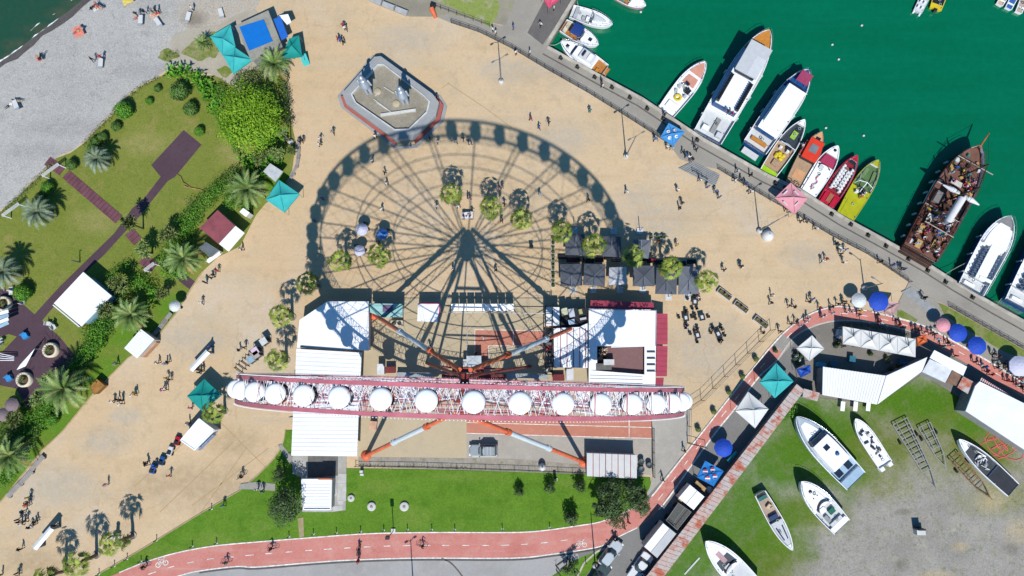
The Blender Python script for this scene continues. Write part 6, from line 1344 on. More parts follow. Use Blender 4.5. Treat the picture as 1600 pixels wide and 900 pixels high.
for k in range(4):
    a = pi/4*0+k*pi/2+.75; b.box((c.x+1.15*cos(a), c.y+1.15*sin(a), 2.72), (.2, .85, .05), M('canvas_slot', S('e8d4d4'), .8), a)
b.build('vent_flap', T, world=True)
MKW = M('emblem_white', S('f0f0f0'), .6); MKR = M('emblem_red', S('c8283c'), .6); MKB = M('emblem_blue', S('1c3c98'), .6)
SKYB = M('canvas_sky_blue', S('4a9ad8'), .75, .08); PEPB = M('canvas_bright_blue', S('1f80cc'), .75, .08)
def roundel(b, c, r, slope_dir, three=True):
    """white disc with a red upper and a blue lower segment"""
    n = 16; tilt = .28
    def P(u, v, dz=0): return Vector((c[0]+u, c[1]+v, c[2]+dz-tilt*(u*slope_dir[0]+v*slope_dir[1])))
    b.face([P(r*cos(2*pi*k/n), r*sin(2*pi*k/n)) for k in range(n)], MKW)
    if three:
        for m_, s0 in ((MKR, 1), (MKB, -1)):
            b.face([P(r*.94*cos(a), s0*r*.94*sin(a), .012) for a in [radians(18+144*k/10) for k in range(11)]][::s0], m_)
T = tent('canopy_tent', 'sky blue canopy tent with small white emblems on the quay', [(1045, 192), (1070, 206), (1052, 228), (1032, 214)], 2.3, 2.8, SKYB)
b = MB(); q = [(1045, 192), (1070, 206), (1052, 228), (1032, 214)]; c = at(1050, 210, 2.4)
for i in range(4):
    m_ = (at(*q[i], 2.4)+at(*q[(i+1) % 4], 2.4))/2; d = (m_-c); dn = (d.x/d.length, d.y/d.length); p = c.lerp(m_, .55); roundel(b, (p.x, p.y, 2.62), .26, dn, False); b.box((p.x+.1, p.y-.05, 2.64), (.2, .12, .02), MKB)
b.build('emblem', T, world=True)
T = tent('canopy_tent', 'bright blue canopy tent with four red white and blue roundels', [(1102, 720), (1131, 736), (1115, 760), (1089, 746)], 2.3, 2.7, PEPB)
b = MB(); q = [(1102, 720), (1131, 736), (1115, 760), (1089, 746)]; c = at(1109, 741, 2.4)
for i in range(4):
    m_ = (at(*q[i], 2.4)+at(*q[(i+1) % 4], 2.4))/2; d = (m_-c); dn = (d.x/d.length, d.y/d.length); p = c.lerp(m_, .55); roundel(b, (p.x, p.y, 2.60), .34, dn)
b.build('emblem', T, world=True)
tent('awning_tent', 'pink red canopy cut off at the top edge beside the pier', [(846, -8), (880, -26), (878, -4), (857, 12)], 2.3, 2.6, M('canvas_coral', S('e8607c'), .75, .1))
# white market marquee with four peaks
T = base_thing('market_marquee', 'long white market marquee with four peaks in the courtyard', 'marquee', [(1317, 510), (1431, 530), (1431, 557), (1317, 537)], 2.5)
for k in range(4):
    f, g = k/4, (k+1)/4; L_ = lambda a, c, t: (a[0]+(c[0]-a[0])*t, a[1]+(c[1]-a[1])*t)
    tent('', '', [L_((1317, 510), (1431, 530), f), L_((1317, 510), (1431, 530), g-.004), L_((1317, 537), (1431, 558), g-.004), L_((1317, 537), (1431, 558), f)], 2.5, 3.0, CANW, parent=T, legs=True)
for k in range(4):
    f = (k+.55)/4; p = at(1317+114*f, 512+20*f, 3.1); q = at(1319+114*f, 523+20*f, 3.1); b = MB(); b.tube(p+Vector((0, .3, 0)), q, .05, FB, n=5); b.build('truss_pole', T, world=True)
def parasol(key, mat, R, label, px, py, h=2.3, seg=8, trim=None, group=None):
    def mk():
        T = thing('parasol', '', 'parasol', (0, 0, 0)); b = MB(); n = seg; V = [(0, 0, h+.45)]
        rings = [(.33, .38), (.66, .2), (1, -.08)]
        for f, z in rings:
            for i in range(n*2):
                a = pi*i/n; rr = f*(1 if i % 2 == 0 else .955); V.append((rr*cos(a), rr*sin(a), h+z+(0 if i % 2 == 0 else .03)))
        m = n*2; Fs = [(0, 1+i, 1+(i+1) % m) for i in range(m)]+[(1+k*m+i, 1+(k+1)*m+i, 1+(k+1)*m+(i+1) % m, 1+k*m+(i+1) % m) for k in range(2) for i in range(m)]
        b.raw(V, Fs, mat); b.raw([(x, y, z-.02) for x, y, z in V[1+2*m:]]+[(x, y, z-.16) for x, y, z in V[1+2*m:]], [(i, i+m, (i+1) % m+m, (i+1) % m) for i in range(m)], trim or mat)
        b.build('canopy', T); b = MB(); b.tube((0, 0, 0), (0, 0, h+.5), .03, CHR, n=6); b.build('pole', T)
        b = MB(); b.lathe((0, 0, 0), [(.25, 0), (.25, .08), (.05, .1), (.05, .3)], FB, 12); b.build('base', T); return T
    p = base_of(px, py, h+.1); place(('parasol', key), mk, p, rz_(), (R, R, 1), label, group)
PW = M('parasol_white', S('dde0dc'), .75, .06); PLI = M('parasol_lilac', S('d4d2e4'), .75, .06); PBU = M('parasol_blue', S('2450c0'), .7, .08); PBL2 = M('parasol_mid_blue', S('4a7ec4'), .7, .08); PPK = M('parasol_pink', S('e8a0a8'), .75, .08); PMV = M('parasol_mauve', S('8c7a7c'), .8, .1)
parasol('li', PLI, .92, 'pale lilac parasol, upper one inside the wheel shadow', 565, 358)
parasol('li', PLI, .82, 'pale lilac parasol, lower one inside the wheel shadow', 561, 391)
parasol('mb', PBL2, .85, 'mid blue parasol inside the wheel shadow', 597, 365)
parasol('wh', PW, 1.1, 'grey white parasol beside the stall at the plaza end of the cycle track', 1343, 469)
parasol('bu', PBU, 1.45, 'dark blue parasol next to the grey white one on the plaza', 1374, 471)
parasol('pk', PPK, 1.05, 'pink parasol left of the blue pair on the lower quay', 1475, 508)
parasol('bu', PBU, 1.35, 'dark blue parasol beside the pink one on the lower quay', 1498, 520)
parasol('bu', PBU, 1.35, 'dark blue parasol nearest the striped awning on the lower quay', 1528, 540)
parasol('li', PLI, 1.5, 'large pale lilac parasol at the right edge above the market crowd', 1594, 572)
parasol('bu', PBU, 1.32, 'dark blue parasol in the alley beside the rusty boundary wall', 1131, 700)
parasol('wh', PLI, .85, 'white parasol on the park edge beside a date palm', 272, 478)
parasol('mv', PMV, 1.05, 'dull mauve parasol, right one in the left park corner', 17, 633)
parasol('mv', PMV, 1.0, 'dull mauve parasol, left one in the left park corner', 4, 648)
tent('canopy_tent', 'faded pink square canopy beside the dark blue plaza parasol', [(1385, 470), (1407, 473), (1395, 493), (1382, 487)], 2.2, 2.5, M('canvas_faded_pink', S('c8a09c'), .8, .1))
tent('canopy_tent', 'crumpled blue tarpaulin canopy at the west end of the market', [(1245, 577), (1266, 570), (1267, 582), (1252, 590)], 1.9, 2.3, M('tarp_blue', S('1f54b4'), .5, .2, 2))
tent('canopy_tent', 'small orange tarpaulin beside the white marquee', [(1433, 527), (1447, 523), (1449, 534), (1434, 541)], 1.6, 1.9, M('tarp_orange', S('e0703c'), .6, .2, 2))
# cafe cantilever parasols
GC1 = M('cafe_canvas_slate', S('5c6068'), .8, .1, .8); GC2 = M('cafe_canvas_pale', S('c8c8cc'), .8, .06); GC3 = M('cafe_canvas_mid', S('767a82'), .8, .1)
CAFE = [((884, 366), (916, 366), (916, 399), (883, 398), GC1), ((942, 369), (970, 370), (971, 402), (940, 400), GC1), ((990, 374), (1018, 375), (1013, 404), (985, 400), GC3), ((875, 413), (909, 412), (910, 446), (876, 447), GC1), ((913, 412), (946, 413), (945, 447), (911, 445), GC1), ((952, 418), (979, 417), (979, 445), (951, 445), GC2), ((989, 415), (1022, 415), (1023, 447), (989, 447), GC1), ((1026, 418), (1058, 417), (1057, 460), (1024, 459), GC1), ((1061, 416), (1091, 417), (1092, 459), (1060, 460), GC3)]
for i, q in enumerate(CAFE):
    up = i < 3; lb = 'pale grey square cafe parasol among the dark ones' if i == 5 else 'dark grey square cafe parasol in the %s row' % ('upper' if up else 'lower')
    T = tent('cantilever_parasol', lb, q[:4], 2.2, 2.65, q[4], 'parasol', 'square cafe parasols', legs=False, valance=.18, sag=.03)
    cx, cy = cen(q[:4]); p = at(cx, cy, 2.66); b = MB()
    b.tube((p.x, p.y-.1, 2.75), (p.x, p.y+(1.2 if up else -1.9), 2.95), .06, CHR, n=6); b.build('arm', T, world=True)
    g = at(cx+(3 if i % 2 else -2), (361 if up else 453 if i < 7 else 464), 0)
    b = MB(); b.tube((g.x, g.y, 0), (g.x, g.y, 2.9), .06, CHR, n=6); b.build('mast', T, world=True)
    b = MB(); b.box((g.x, g.y, 0), (.95, .95, .12), NSK); b.build('base_plate', T, world=True)
CHB = M('chair_black', S('26282c'), .6, .2); CUSH_R = M('sofa_red', S('a02838'), .8, .1); TOPB = M('table_black', S('2e3036'), .5, .2)
def chair_mk(mat, nm='cafe_chair'):
    def mk():
        T = thing(nm, '', 'chair', (0, 0, 0)); b = MB(); b.box((0, 0, .42), (.46, .46, .06), mat); b.build('seat', T)
        b = MB(); b.box((-.22, 0, .46), (.06, .46, .42), mat); b.build('backrest', T)
        for sx in (-.19, .19):
            for sy in (-.19, .19): b = MB(); b.tube((sx, sy, 0), (sx, sy, .42), .018, mat, n=4); b.build('leg', T)
        return T
    return mk
def table_mk(mat, w=.85, l=1.0, nm='cafe_table', runner=True):
    def mk():
        T = thing(nm, '', 'table', (0, 0, 0)); b = MB(); b.box((0, 0, .7), (l, w, .05), mat); b.build('tabletop', T)
        for sx in (-l*.42, l*.42):
            for sy in (-w*.42, w*.42): b = MB(); b.tube((sx, sy, 0), (sx, sy, .7), .02, mat, n=4); b.build('leg', T)
        if runner: b = MB(); b.box((0, 0, .751), (.5, .38, .04), NSK); b.build('menu_tray', T)
        return T
    return mk
for (x, y, rz, lb, cs) in ((1084, 472, 0, 'topmost of the five tables', [(0, 1), (.35, 1), (-.35, -1), (.35, -1), (-1.05, .5)]), (1070, 497, .1, 'leftmost of the five tables', [(0, 1), (-1, .1), (1, .15), (.1, -1), (0, -1.5)]), (1095, 496, .2, 'rightmost table of the middle pair', [(-1, .4), (-.9, -.2), (1, .1)]), (1088, 524, .2, 'lower left of the five tables', [(.1, 1), (-1, .25), (0, -1)]), (1120, 522, .4, 'lower right of the five tables', [(-.6, .9), (.5, .95), (1, -.2), (-1, .2), (.2, -1), (.6, -.9)])):
    p = at(x, y, 0); place('table', table_mk(TOPB), tuple(p), rz+pi/2, 1, 'black cafe table with a white tray, '+lb, 'open air cafe tables')
    for (u, v) in cs:
        d = Vector((u*.95, v*.95, 0)); place('chair', chair_mk(CHB), (p.x+d.x, p.y+d.y, 0), atan2(-v, -u), .88, 'black chair at the %s' % lb.replace('of the five tables', 'open air cafe table').replace('rightmost table of the middle pair', 'right middle open air cafe table'), 'open air cafe chairs')
rg = random.Random(31)
for k in range(15):
    x = (878, 892, 906, 921, 936, 950, 962, 985, 1003, 1018, 1012, 1030, 1045, 1064, 1080)[k]; y = 405 if k < 11 else 411; p = at(x, y+rg.uniform(-3, 3), 0)
    red = k in (1, 4, 9)
    def mks():
        T = thing('lounge_sofa', '', 'sofa', (0, 0, 0)); b = MB(); b.box((0, 0, .1), (1.5, .75, .32), CHB); b.build('base', T); b = MB(); b.box((0, -.3, .42), (1.5, .18, .4), CHB); b.build('backrest', T)
        b = MB(); b.box((0, .06, .42), (1.35, .5, .12), CUSH_R if red else CHB); b.build('cushion', T); return T
    place(('sofa', red), mks, tuple(p), rg.choice((0, pi)), .85, ('dark lounge sofa with red cushion' if red else 'all black lounge sofa')+' between the cafe parasol rows', 'cafe sofas')
def planter(x, y, l, w, rz, label, group, plant='ball', n=3, mat=POT, h=.5, cy=False):
    p = at(x, y, 0); T = thing('planter_box', label, 'planter', tuple(p), rz, group); b = MB(); b.box((0, 0, 0), (l, w, h), mat, 0); b.build('box', T)
    b = MB(); b.box((0, 0, h-.03), (l-.12, w-.12, .05), SOIL); b.build('soil', T)
    rg = random.Random(int(x*3+y))
    for k in range(n):
        xx = -l/2+l*(k+.5)/n; b = MB(); r = min(.32, w*.45)*(.55 if cy else 1); leaf_blob(b, (xx, 0, h+r*(1.6 if cy and k % 2 else .8)), r*.9, r*.9, r*(2.0 if cy and k % 2 else 1), 130, .14, LF[plant], rg, .2); b.ball((xx, 0, h+r*.7), r*.65, LF[plant][2], 8, 1.5 if cy and k % 2 else 1); b.build('plant', T)
for (x, y) in ((1131, 460), (1157, 480), (1188, 504)): planter(x, y, 2.3, .85, heading((1131, 460), (1157, 480)), 'white planter box with clipped shrubs at the cafe corner of the plaza', 'white planters by the cafe', 'olive', 3, cy=True)
for k, y in enumerate((378, 392, 405, 418, 431, 444)): planter(864, y, 1.1, .55, pi/2, 'narrow pale planter in the column left of the cafe parasols', 'planters left of the cafe', 'olive', 2)
for k, x in enumerate((1016, 1026, 1035)): planter(x, 371, .75, .6, 0, 'small planter with yellow plant at the upper cafe corner', 'planters above the cafe', 'fan', 1)
# round white planters of the park deck, one whitewashed ring each
for (x, y, lb) in ((9, 475, 'round white ring planter cut by the left edge of the photo'), (82, 547, 'round white ring planter on the deck near the shrub bank'), (41, 593, 'round white ring planter on the deck below the white pennant')):
    p = at(x, y, 0); T = thing('ring_planter', lb, 'planter', tuple(p)); b = MB(); b.lathe((0, 0, 0), [(1.1, 0), (1.12, .7), (.92, .78), (.78, .72), (.74, .4)], M('planter_cream', S('e8dcc0'), .8, .06), 28); b.build('ring', T); b = MB(); b.lathe((0, 0, .42), [(.75, 0), (.001, .04)], SOIL, 16); b.build('soil', T)
    b = MB(); rg = random.Random(x); leaf_blob(b, (-.15, .1, .7), .5, .55, .3, 260, .16, LF['olive'], rg, .3); b.build('plant', T)
    b = MB()
    for k in range(9): a = k*.75; b.path([(0, 0, .5), (.5*cos(a), .5*sin(a), 1.6), (1.25*cos(a+.2), 1.25*sin(a+.2), 2.3)], .025, WOOD, n=4)
    b.build('branch', T)
for (x, y, lb) in ((42, 525, 'bright blue cube seat on the park deck'), (17, 591, 'bright blue cube seat near the left edge of the park deck')):
    T = thing('blue_pouf', lb, 'pouf', tuple(at(x, y)), .6); b = MB(); b.box((0, 0, 0), (.8, .75, .6), M('seat_blue', S('3a98d8'), .5, .06)); b.build('cushion', T); b = MB(); b.box((0, .34, .6), (.8, .1, .35), MATS['seat_blue']); b.build('backrest', T)
T = thing('sail_canopy', 'long white pennant shaped sail stretched over the park deck', 'sail', tuple(at(40, 562)))
b = MB(); A, B, C = at(54, 545, 2.4), at(31, 570, 2.0), at(26, 578, 2.0); D = at(40, 572, 1.9); b.raw([A, B, C, D]+[v-Vector((0, 0, .05)) for v in (A, B, C, D)], [(0, 1, 2, 3), (7, 6, 5, 4), (0, 4, 5, 1), (1, 5, 6, 2), (2, 6, 7, 3), (3, 7, 4, 0)], RW); b.build('sail', T, world=True)
for q in (A, C): b = MB(); b.tube((q.x, q.y, 0), q, .05, CHR, n=6); b.build('post', T, world=True)
T = thing('shade_sail', 'white and pale blue shade frame at the left edge of the deck', 'shade', tuple(at(4, 502)))
b = MB()
for k in range(4): A, B = at(-8, 492+7*k, 2.2), at(13, 486+6*k, 2.2); d = B-A; m_ = (A+B)/2; b.box((m_.x, m_.y, 2.15), (d.length, .5, .04), (RW, M('shade_blue', S('a8c8d8'), .7))[k % 2], atan2(d.y, d.x))
b.build('slat', T, world=True)
for x, y in ((12, 488), (13, 505)): b = MB(); p = at(x, y); b.tube((p.x, p.y, 0), (p.x, p.y, 2.15), .05, CHR, n=6); b.build('post', T, world=True)
T = thing('flag_poles', 'bundle of white poles lying at the left edge of the deck', 'poles', tuple(at(8, 556)))
for k in range(4): b = MB(); b.tube(at(-6, 551+4*k, .3), at(22, 557+2*k, .9), .06, RW, n=6); b.build('pole', T, world=True)
def lounger_mk():
    T = thing('sun_lounger', '', 'sun lounger', (0, 0, 0)); b = MB(); b.box((.25, 0, .28), (1.3, .65, .07), POT); b.build('bed', T); b = MB(); V = [(-.4, -.32, .3), (-.4, .32, .3), (-1.0, .32, .62), (-1.0, -.32, .62)]; b.raw([Vector(v) for v in V]+[Vector(v)+Vector((0, 0, .06)) for v in V], [(0, 1, 2, 3), (7, 6, 5, 4), (0, 4, 5, 1), (1, 5, 6, 2), (2, 6, 7, 3), (3, 7, 4, 0)], POT); b.build('backrest', T)
    for sx in (-.35, .8):
        for sy in (-.28, .28): b = MB(); b.box((sx, sy, 0), (.06, .06, .28), POT); b.build('leg', T)
    return T
for (x, y, a, lb) in ((221, 34, 1.6, 'on the pebbles beside two bathers'), (249, 37, 2.2, 'tilted one left of the damp patch'), (295, 29, 1.4, 'on the damp dark patch'), (347, 23, 1.9, 'nearest the turquoise tents'), (159, 101, 1.57, 'alone in the middle of the beach'), (27, 166, 2.0, 'beside the group at the left edge')): place('lounger', lounger_mk, (*at2(x, y), .0), a, 1.05, 'white sun lounger '+lb, 'sun loungers on the beach')
for (x, y) in ((85, 508), (88, 512), (79, 506), (39, 473), (21, 452), (21, 458), (6, 532), (3, 538)): place('stool', chair_mk(POT, 'garden_chair'), tuple(at(x, y)), rz_(), 1.25, 'white garden chair at the edge of the park deck', 'garden chairs of the park deck')
BEN = M('bench_grey', S('a8a29c'), .8, .12)
def bench_mk():
    T = thing('bench', '', 'bench', (0, 0, 0))
    for k in range(4): b = MB(); b.box((0, -.27+.18*k, .42), (2.6, .15, .05), BEN); b.build('slat', T)
    for sx in (-1.1, 1.1): b = MB(); b.box((sx, 0, 0), (.25, .7, .42), M('bench_foot', S('8c8680'), .9)); b.build('foot', T)
    return T
A_ = heading((20, 768), (66, 718))
for x, y in ((61, 723), (43, 746), (25, 765)): place('bench', bench_mk, tuple(at(x, y)), A_, 1, 'grey slatted bench on the lower left plaza edge', 'benches on the plaza edge')
for x, y in ((262, 498), (255, 508), (247, 517)): place('bench', bench_mk, tuple(at(x, y)), heading((250, 514), (268, 491)), .8, 'pale bench below the white parasol on the plaza edge', 'benches on the plaza edge')
for i, (x, y) in enumerate(((468, 225), (468, 240), (467, 252), (461, 268), (456, 279))): place('bench', bench_mk, tuple(at(x-1, y)), (1.5, 1.55, 1.45, 1.1, 1.0)[i], .7, 'pale bench on the curved plaza edge above the turquoise tent', 'benches on the plaza edge')
for (x, y) in ((30, 332), (91, 271), (243, 420)):  # the first one is a bench, drawn with the gate shape
    lb = {30: 'white bench with a gate frame shape beside the jelly palm at the left', 91: 'white gate frame across the maroon ramp path', 243: 'white gate frame above the park deck link'}[x]
    T = thing('gate_frame', lb, 'gate', tuple(at(x, y)), radians(38)); b = MB()
    for k in range(5): b.box((0, -.22+.11*k, 1.9), (3.0 if x < 200 else 1.8, .05, .06), POT)
    b.build('beam', T)
    for sx in (-1, 1): b = MB(); b.box((sx*(1.4 if x < 200 else .8), 0, 0), (.14, .14, 1.9), RW); b.build('post', T)
b = None
T = thing('fallen_branch', 'dry bare branch lying on the park lawn', 'branch', tuple(at(292, 292))); b = MB(); b.path([at(288, 291, .15), at(300, 294, .12), at(312, 296, .1), at(320, 299, .08)], .1, DEAD, n=5); b.path([at(300, 294, .12), at(286, 285, .2), at(282, 276, .2), at(276, 272, .1)], .06, DEAD, n=5); b.build('limb', T, world=True)
# long narrow white canopies on the plaza
for (a, c, lb) in (((298, 578), (325, 549), 'long narrow white canopy stand on the plaza above the teal tent'), ((54, 857), (81, 825), 'long narrow white canopy stand on the lower left plaza')):
    z = 2.0; A, C = at(*a, z), at(*c, z); m_ = (A+C)/2; T = thing('canopy_stand', lb, 'canopy stand', (m_.x, m_.y, 0), atan2((C-A).y, (C-A).x)); L = (C-A).length
    b = MB(); q = [(-L/2, -.4, z), (L/2, -.4, z), (L/2, 0, z+.25), (-L/2, 0, z+.25)]; r = [(-L/2, 0, z+.25), (L/2, 0, z+.25), (L/2, .4, z), (-L/2, .4, z)]; b.face(q, RW); b.face(r, RW); b.face([(-L/2, -.4, z-.04), (-L/2, .4, z-.04), (L/2, .4, z-.04), (L/2, -.4, z-.04)], RW); b.build('canopy', T)
    for sx in (-1, 1): b = MB(); b.box((sx*(L/2-.15), 0, 0), (.12, .5, z), WALLG); b.build('end_post', T)
# plaza west of hall: stall tables
for (x, y, hc, lb) in ((417, 534, 'd8d8d4', 'white'), (404, 549, 'e0c8d8', 'pink white'), (397, 562, '9cb4c0', 'pale blue'), (405, 555, 'b8a8a0', 'tan')):
    p = at(x, y); T = thing('market_stall', '%s topped little stall beside the fan palms west of the hall' % lb, 'stall', tuple(p), .6); b = MB(); b.box((0, 0, 1.5), (1.0, 1.0, .08), M('stall_'+hc, S(hc), .7)); b.build('top', T); b = MB(); b.box((0, 0, 0), (1.0, .8, .8), DKG); b.build('counter', T)
    for sx in (-.5, .5):
        for sy in (-.5, .5): b = MB(); b.tube((sx, sy, 0), (sx, sy, 1.5), .03, CHR, n=4); b.build('leg', T)
for k in range(5):
    def mkr():
        T = thing('bicycle_stand', '', 'bike rack', (0, 0, 0)); b = MB(); b.path([(-.6, 0, 0), (-.6, 0, .8), (.6, 0, .8), (.6, 0, 0)], .05, DKG, n=6); b.build('hoop', T); b = MB(); b.box((0, 0, 0), (1.6, .1, .05), DKG); b.build('foot', T); return T
    place('rack', mkr, tuple(at(374+5*k, 578-5*k)), radians(-35), 1, 'dark hoop of the rack row west of the hall', 'hoop rack west of the hall')
# ---- monument platform with two plate figures
OCT = [(585, 89), (595, 88), (676, 147), (686, 160), (681, 181), (645, 216), (617, 218), (541, 162), (535, 146)]
T = base_thing('monument_platform', 'raised eight sided grey monument platform with red bench edge', 'monument', OCT, 1.5)
PLG = GM('platform_stone', S('a9aaa8'), [(.4, S('96989a'), .4, .7, .7), (1.5, S('b8b8b4'), .5, .75, .5)], fine=.08); PLF = GM('platform_floor', S('a39a88'), [(.4, S('8c8474'), .4, .7, .9), (1.5, S('b8b09e'), .5, .72, .6)], fine=.15)
P0 = poly_at(OCT, 1.5)
b = MB(); b.prism(P0, 0, 1.2, PLG); b.build('base', T, world=True)
def ring(poly, d0, d1, z0, z1, mat, name, idx=None):
    b = MB(); A = inset(poly, d0); B = inset(poly, d1); n = len(A)
    for i in (idx if idx is not None else range(n)):
        j = (i+1) % n
        lo = [(*A[i], z0), (*A[j], z0), (*B[j], z0), (*B[i], z0)]; hi = [(x, y, z1) for x, y, _ in lo]
        b.raw(lo+hi, [(4, 5, 6, 7), (0, 1, 5, 4), (1, 2, 6, 5), (2, 3, 7, 6), (3, 0, 4, 7)], mat)
    return b.build(name, T, world=True)
ring(P0, 0, 1.3, 1.2, 1.6, PLG, 'rim'); ring(P0, 1.31, 1.55, 1.2, 1.75, M('rim_white', S('d4d4d0'), .8), 'coping')
b = MB(); b.prism(inset(P0, 1.4), 1.2, 1.26, PLF); b.build('floor', T, world=True)
ring(P0, -.55, -.02, 0, .55, GM('bench_red', S('b8685c'), [(.5, S('a85a50'), .4, .7, .7)], fine=.1), 'bench_edge', [2, 3, 4, 6, 7])
ring(P0, -1.1, -.56, 0, .12, PLG, 'step', [1, 2, 3, 4, 5, 6, 7, 8])
b = MB(); rr = random.Random(6)
for (u, v) in (((595, 180), (650, 172)), ((584, 155), (612, 176)), ((586, 150), (592, 145)), ((600, 136), (616, 146)), ((588, 160), (606, 172))):
    A, C = at(*u, 1.4), at(*v, 1.4); b.bar(A, C, .45 if u[0] == 595 else .14, M('beam_pale', S('dcdad2'), .8))
b.build('beam', T, world=True)
for (x, y) in ((590, 143), (619, 162)): b = MB(); p = at(x, y, 1.3); b.lathe((p.x, p.y, 1.26), [(.55, 0), (.55, .12), (.45, .16), (.001, .16)], M('pad_beige', S('c8b898'), .8), 18); b.build('round_pad', T, world=True)
STEEL = M('plate_steel', (.42, .44, .46), .35, .1, metal=.55)
for (x, y, lb) in ((577, 146, 'tall figure of stacked metal plates, left one on the monument platform'), (634, 162, 'tall figure of stacked metal plates, right one on the monument platform')):
    p = at(x, y, 1.26); T = thing('plate_statue', lb, 'statue', (p.x, p.y, 1.26)); 
    sec = [(0, 3.0, .42, 'leg'), (3.0, 5.2, .62, 'torso'), (5.2, 5.5, .2, 'neck'), (5.5, 6.4, .38, 'head')]
    for z0, z1, r, nm in sec:
        b = MB(); z = z0
        while z < z1:
            f = (z-z0)/(z1-z0)
            if nm == 'leg':
                for sg in (-1, 1): b.lathe((sg*.32, 0, z), [(.001, 0), (.24+.12*f, 0), (.24+.12*f, .05), (.001, .05)], STEEL, 12)
            else:
                k = r*(.8+.45*sin(pi*min(1, f*.9+.25))) if nm == 'torso' else r*(sin(pi*(f*.84+.1))**.5 if nm == 'head' else 1); b.lathe((0, 0, z), [(.001, 0), (k, 0), (k, .05), (.001, .05)], STEEL, 14)
            z += .13
        if nm == 'leg':
            for sg in (-1, 1): b.tube((sg*.32, 0, 0), (sg*.3, 0, 3), .06, STEEL, n=5)
        b.tube((0, 0, max(z0, 2.9)), (0, 0, z1), .07, STEEL, n=5); b.build(nm, T)
    for sg in (-1, 1):
        b = MB(); q = Vector((sg*.75, 0, 4.9)); e = Vector((sg*.85, .15, 2.9))
        for k in range(14): c_ = q.lerp(e, k/13); b.lathe(tuple(c_), [(.001, 0), (.15, 0), (.15, .05), (.001, .05)], STEEL, 8)
        b.tube(q, e, .05, STEEL, n=5); b.build('arm', T)
# ---- lamp posts
LP = M('lamp_post_grey', S('7c8084'), .5, .1)
def lamp(x, y, h, label, arms=2, span=1.1, rz=.5, base=True, hs=.36):
    T = thing('lamp_post', label, 'street lamp', tuple(at(x, y)), rz, None); b = MB(); b.tube((0, 0, 0), (0, 0, h), .11, LP, .06, n=8); b.build('pole', T)
    for sg in ((-1, 1) if arms == 2 else (1,)):
        b = MB(); b.path([(0, 0, h-.3), (sg*span*.6, 0, h+.05), (sg*span, 0, h+.05)], .045, LP, n=5); b.build('arm', T)
        b = MB(); b.box((sg*span, 0, h-.05), (hs*1.3, hs*.6, .12), LP); b.build('lamp_head', T)
    if base: b = MB(); b.lathe((0, 0, 0), [(.42, 0), (.42, .35), (.2, .5), (.1, .55)], M('lamp_base', S('d0cec8'), .8), 12); b.build('base', T)
lamp(978, 244, 9.6, 'double armed street lamp on the open plaza below the sky blue tent'); lamp(1186, 361, 8.6, 'double armed street lamp beside the white dome on the plaza'); lamp(783, 128, 8.5, 'double armed street lamp on the plaza near the pier'); lamp(1350, 450, 5.6, 'single armed street lamp beside the grey white parasol', 1, 1.6, 2.6)
lamp(930, 884, 9.5, 'single armed street lamp on the verge beside the parked cars', 1, 1.6, -.3); lamp(455, 222, 4.6, 'lamp post beside the planting right of the bright tree', 2, .6); lamp(647, 935, 10.5, 'street lamp below the cycle track at the bottom edge', 2, .7)
lamp(125, 410, 2.4, 'slim lamp post on the lawn above the white park pavilion', 1, .2, 0, False, .1)
T = thing('white_dome', 'white dome shaped tent beside the street lamp on the plaza', 'dome', tuple(at(1198, 369))); b = MB(); b.lathe((0, 0, 0), [(.85, 0), (.9, .5), (.75, 1.0), (.4, 1.35), (.001, 1.45)], CANW, 20); b.build('cover', T); b = MB(); b.tube((0, 0, 1.4), (0, 0, 1.7), .05, CHR, n=6); b.build('finial', T)
T = thing('floodlight', 'small floodlight post on the lawn edge of the cycle track', 'floodlight', tuple(at(615, 829))); b = MB(); b.box((0, 0, 0), (.6, .6, .3), POT); b.build('base', T); b = MB(); b.tube((0, 0, .3), (0, 0, 4.6), .06, LP, n=6); b.build('pole', T); b = MB(); b.box((0, .1, 4.5), (.5, .4, .9), DKG); b.build('lamp_head', T)
def bollard_mk():
    T = thing('bollard_light', '', 'bollard light', (0, 0, 0)); b = MB(); b.tube((0, 0, 0), (0, 0, .9), .06, DKG, n=8); b.build('post', T); b = MB(); b.lathe((0, 0, 0), [(.16, 0), (.16, .06), (.001, .07)], POT, 10); b.build('base', T); b = MB(); b.ball((0, 0, .95), .1, DKG, 8); b.build('lamp_head', T); return T
for x, y in ((452, 838), (490, 834), (526, 832), (564, 830), (600, 828), (637, 827), (675, 827), (711, 827), (785, 826), (859, 824), (155, 897), (179, 884), (199, 873), (221, 876), (245, 844), (301, 853), (339, 848), (331, 795), (915, 878)): place('bollard', bollard_mk, tuple(at(x, y)), 0, 1, 'small white footed bollard light along the mown lawn', 'bollard lights of the lawn')
for (x, y, r, lb) in ((581, 791, .62, 'left'), (632, 791, .66, 'right'), (549, 778, .5, 'grey topped')):
    T = thing('well_cover', 'round %s concrete well cover on the mown lawn' % lb if lb[0] == 'g' else 'pale round concrete well cover, %s one on the mown lawn' % lb, 'well cover', tuple(at(x, y))); b = MB(); b.lathe((0, 0, 0), [(r, 0), (r, .3), (r*.8, .34), (.001, .36)], M('well_white', S('d4d2cc'), .9, .1, 3), 20); b.build('ring', T); b = MB(); b.lathe((0, 0, .35), [(r*.35, 0), (r*.3, .05), (.001, .05)], M('well_lid', S('98968f'), .9), 12); b.build('lid', T)
T = thing('meter_box', 'pale utility box on the lawn under the court wall', 'utility box', tuple(at(566, 736))); b = MB(); b.box((0, 0, 0), (.45, .35, .8), POT); b.build('case', T); b = MB(); b.box((0, -.5, 0), (.5, .3, .2), NSK); b.build('base', T)
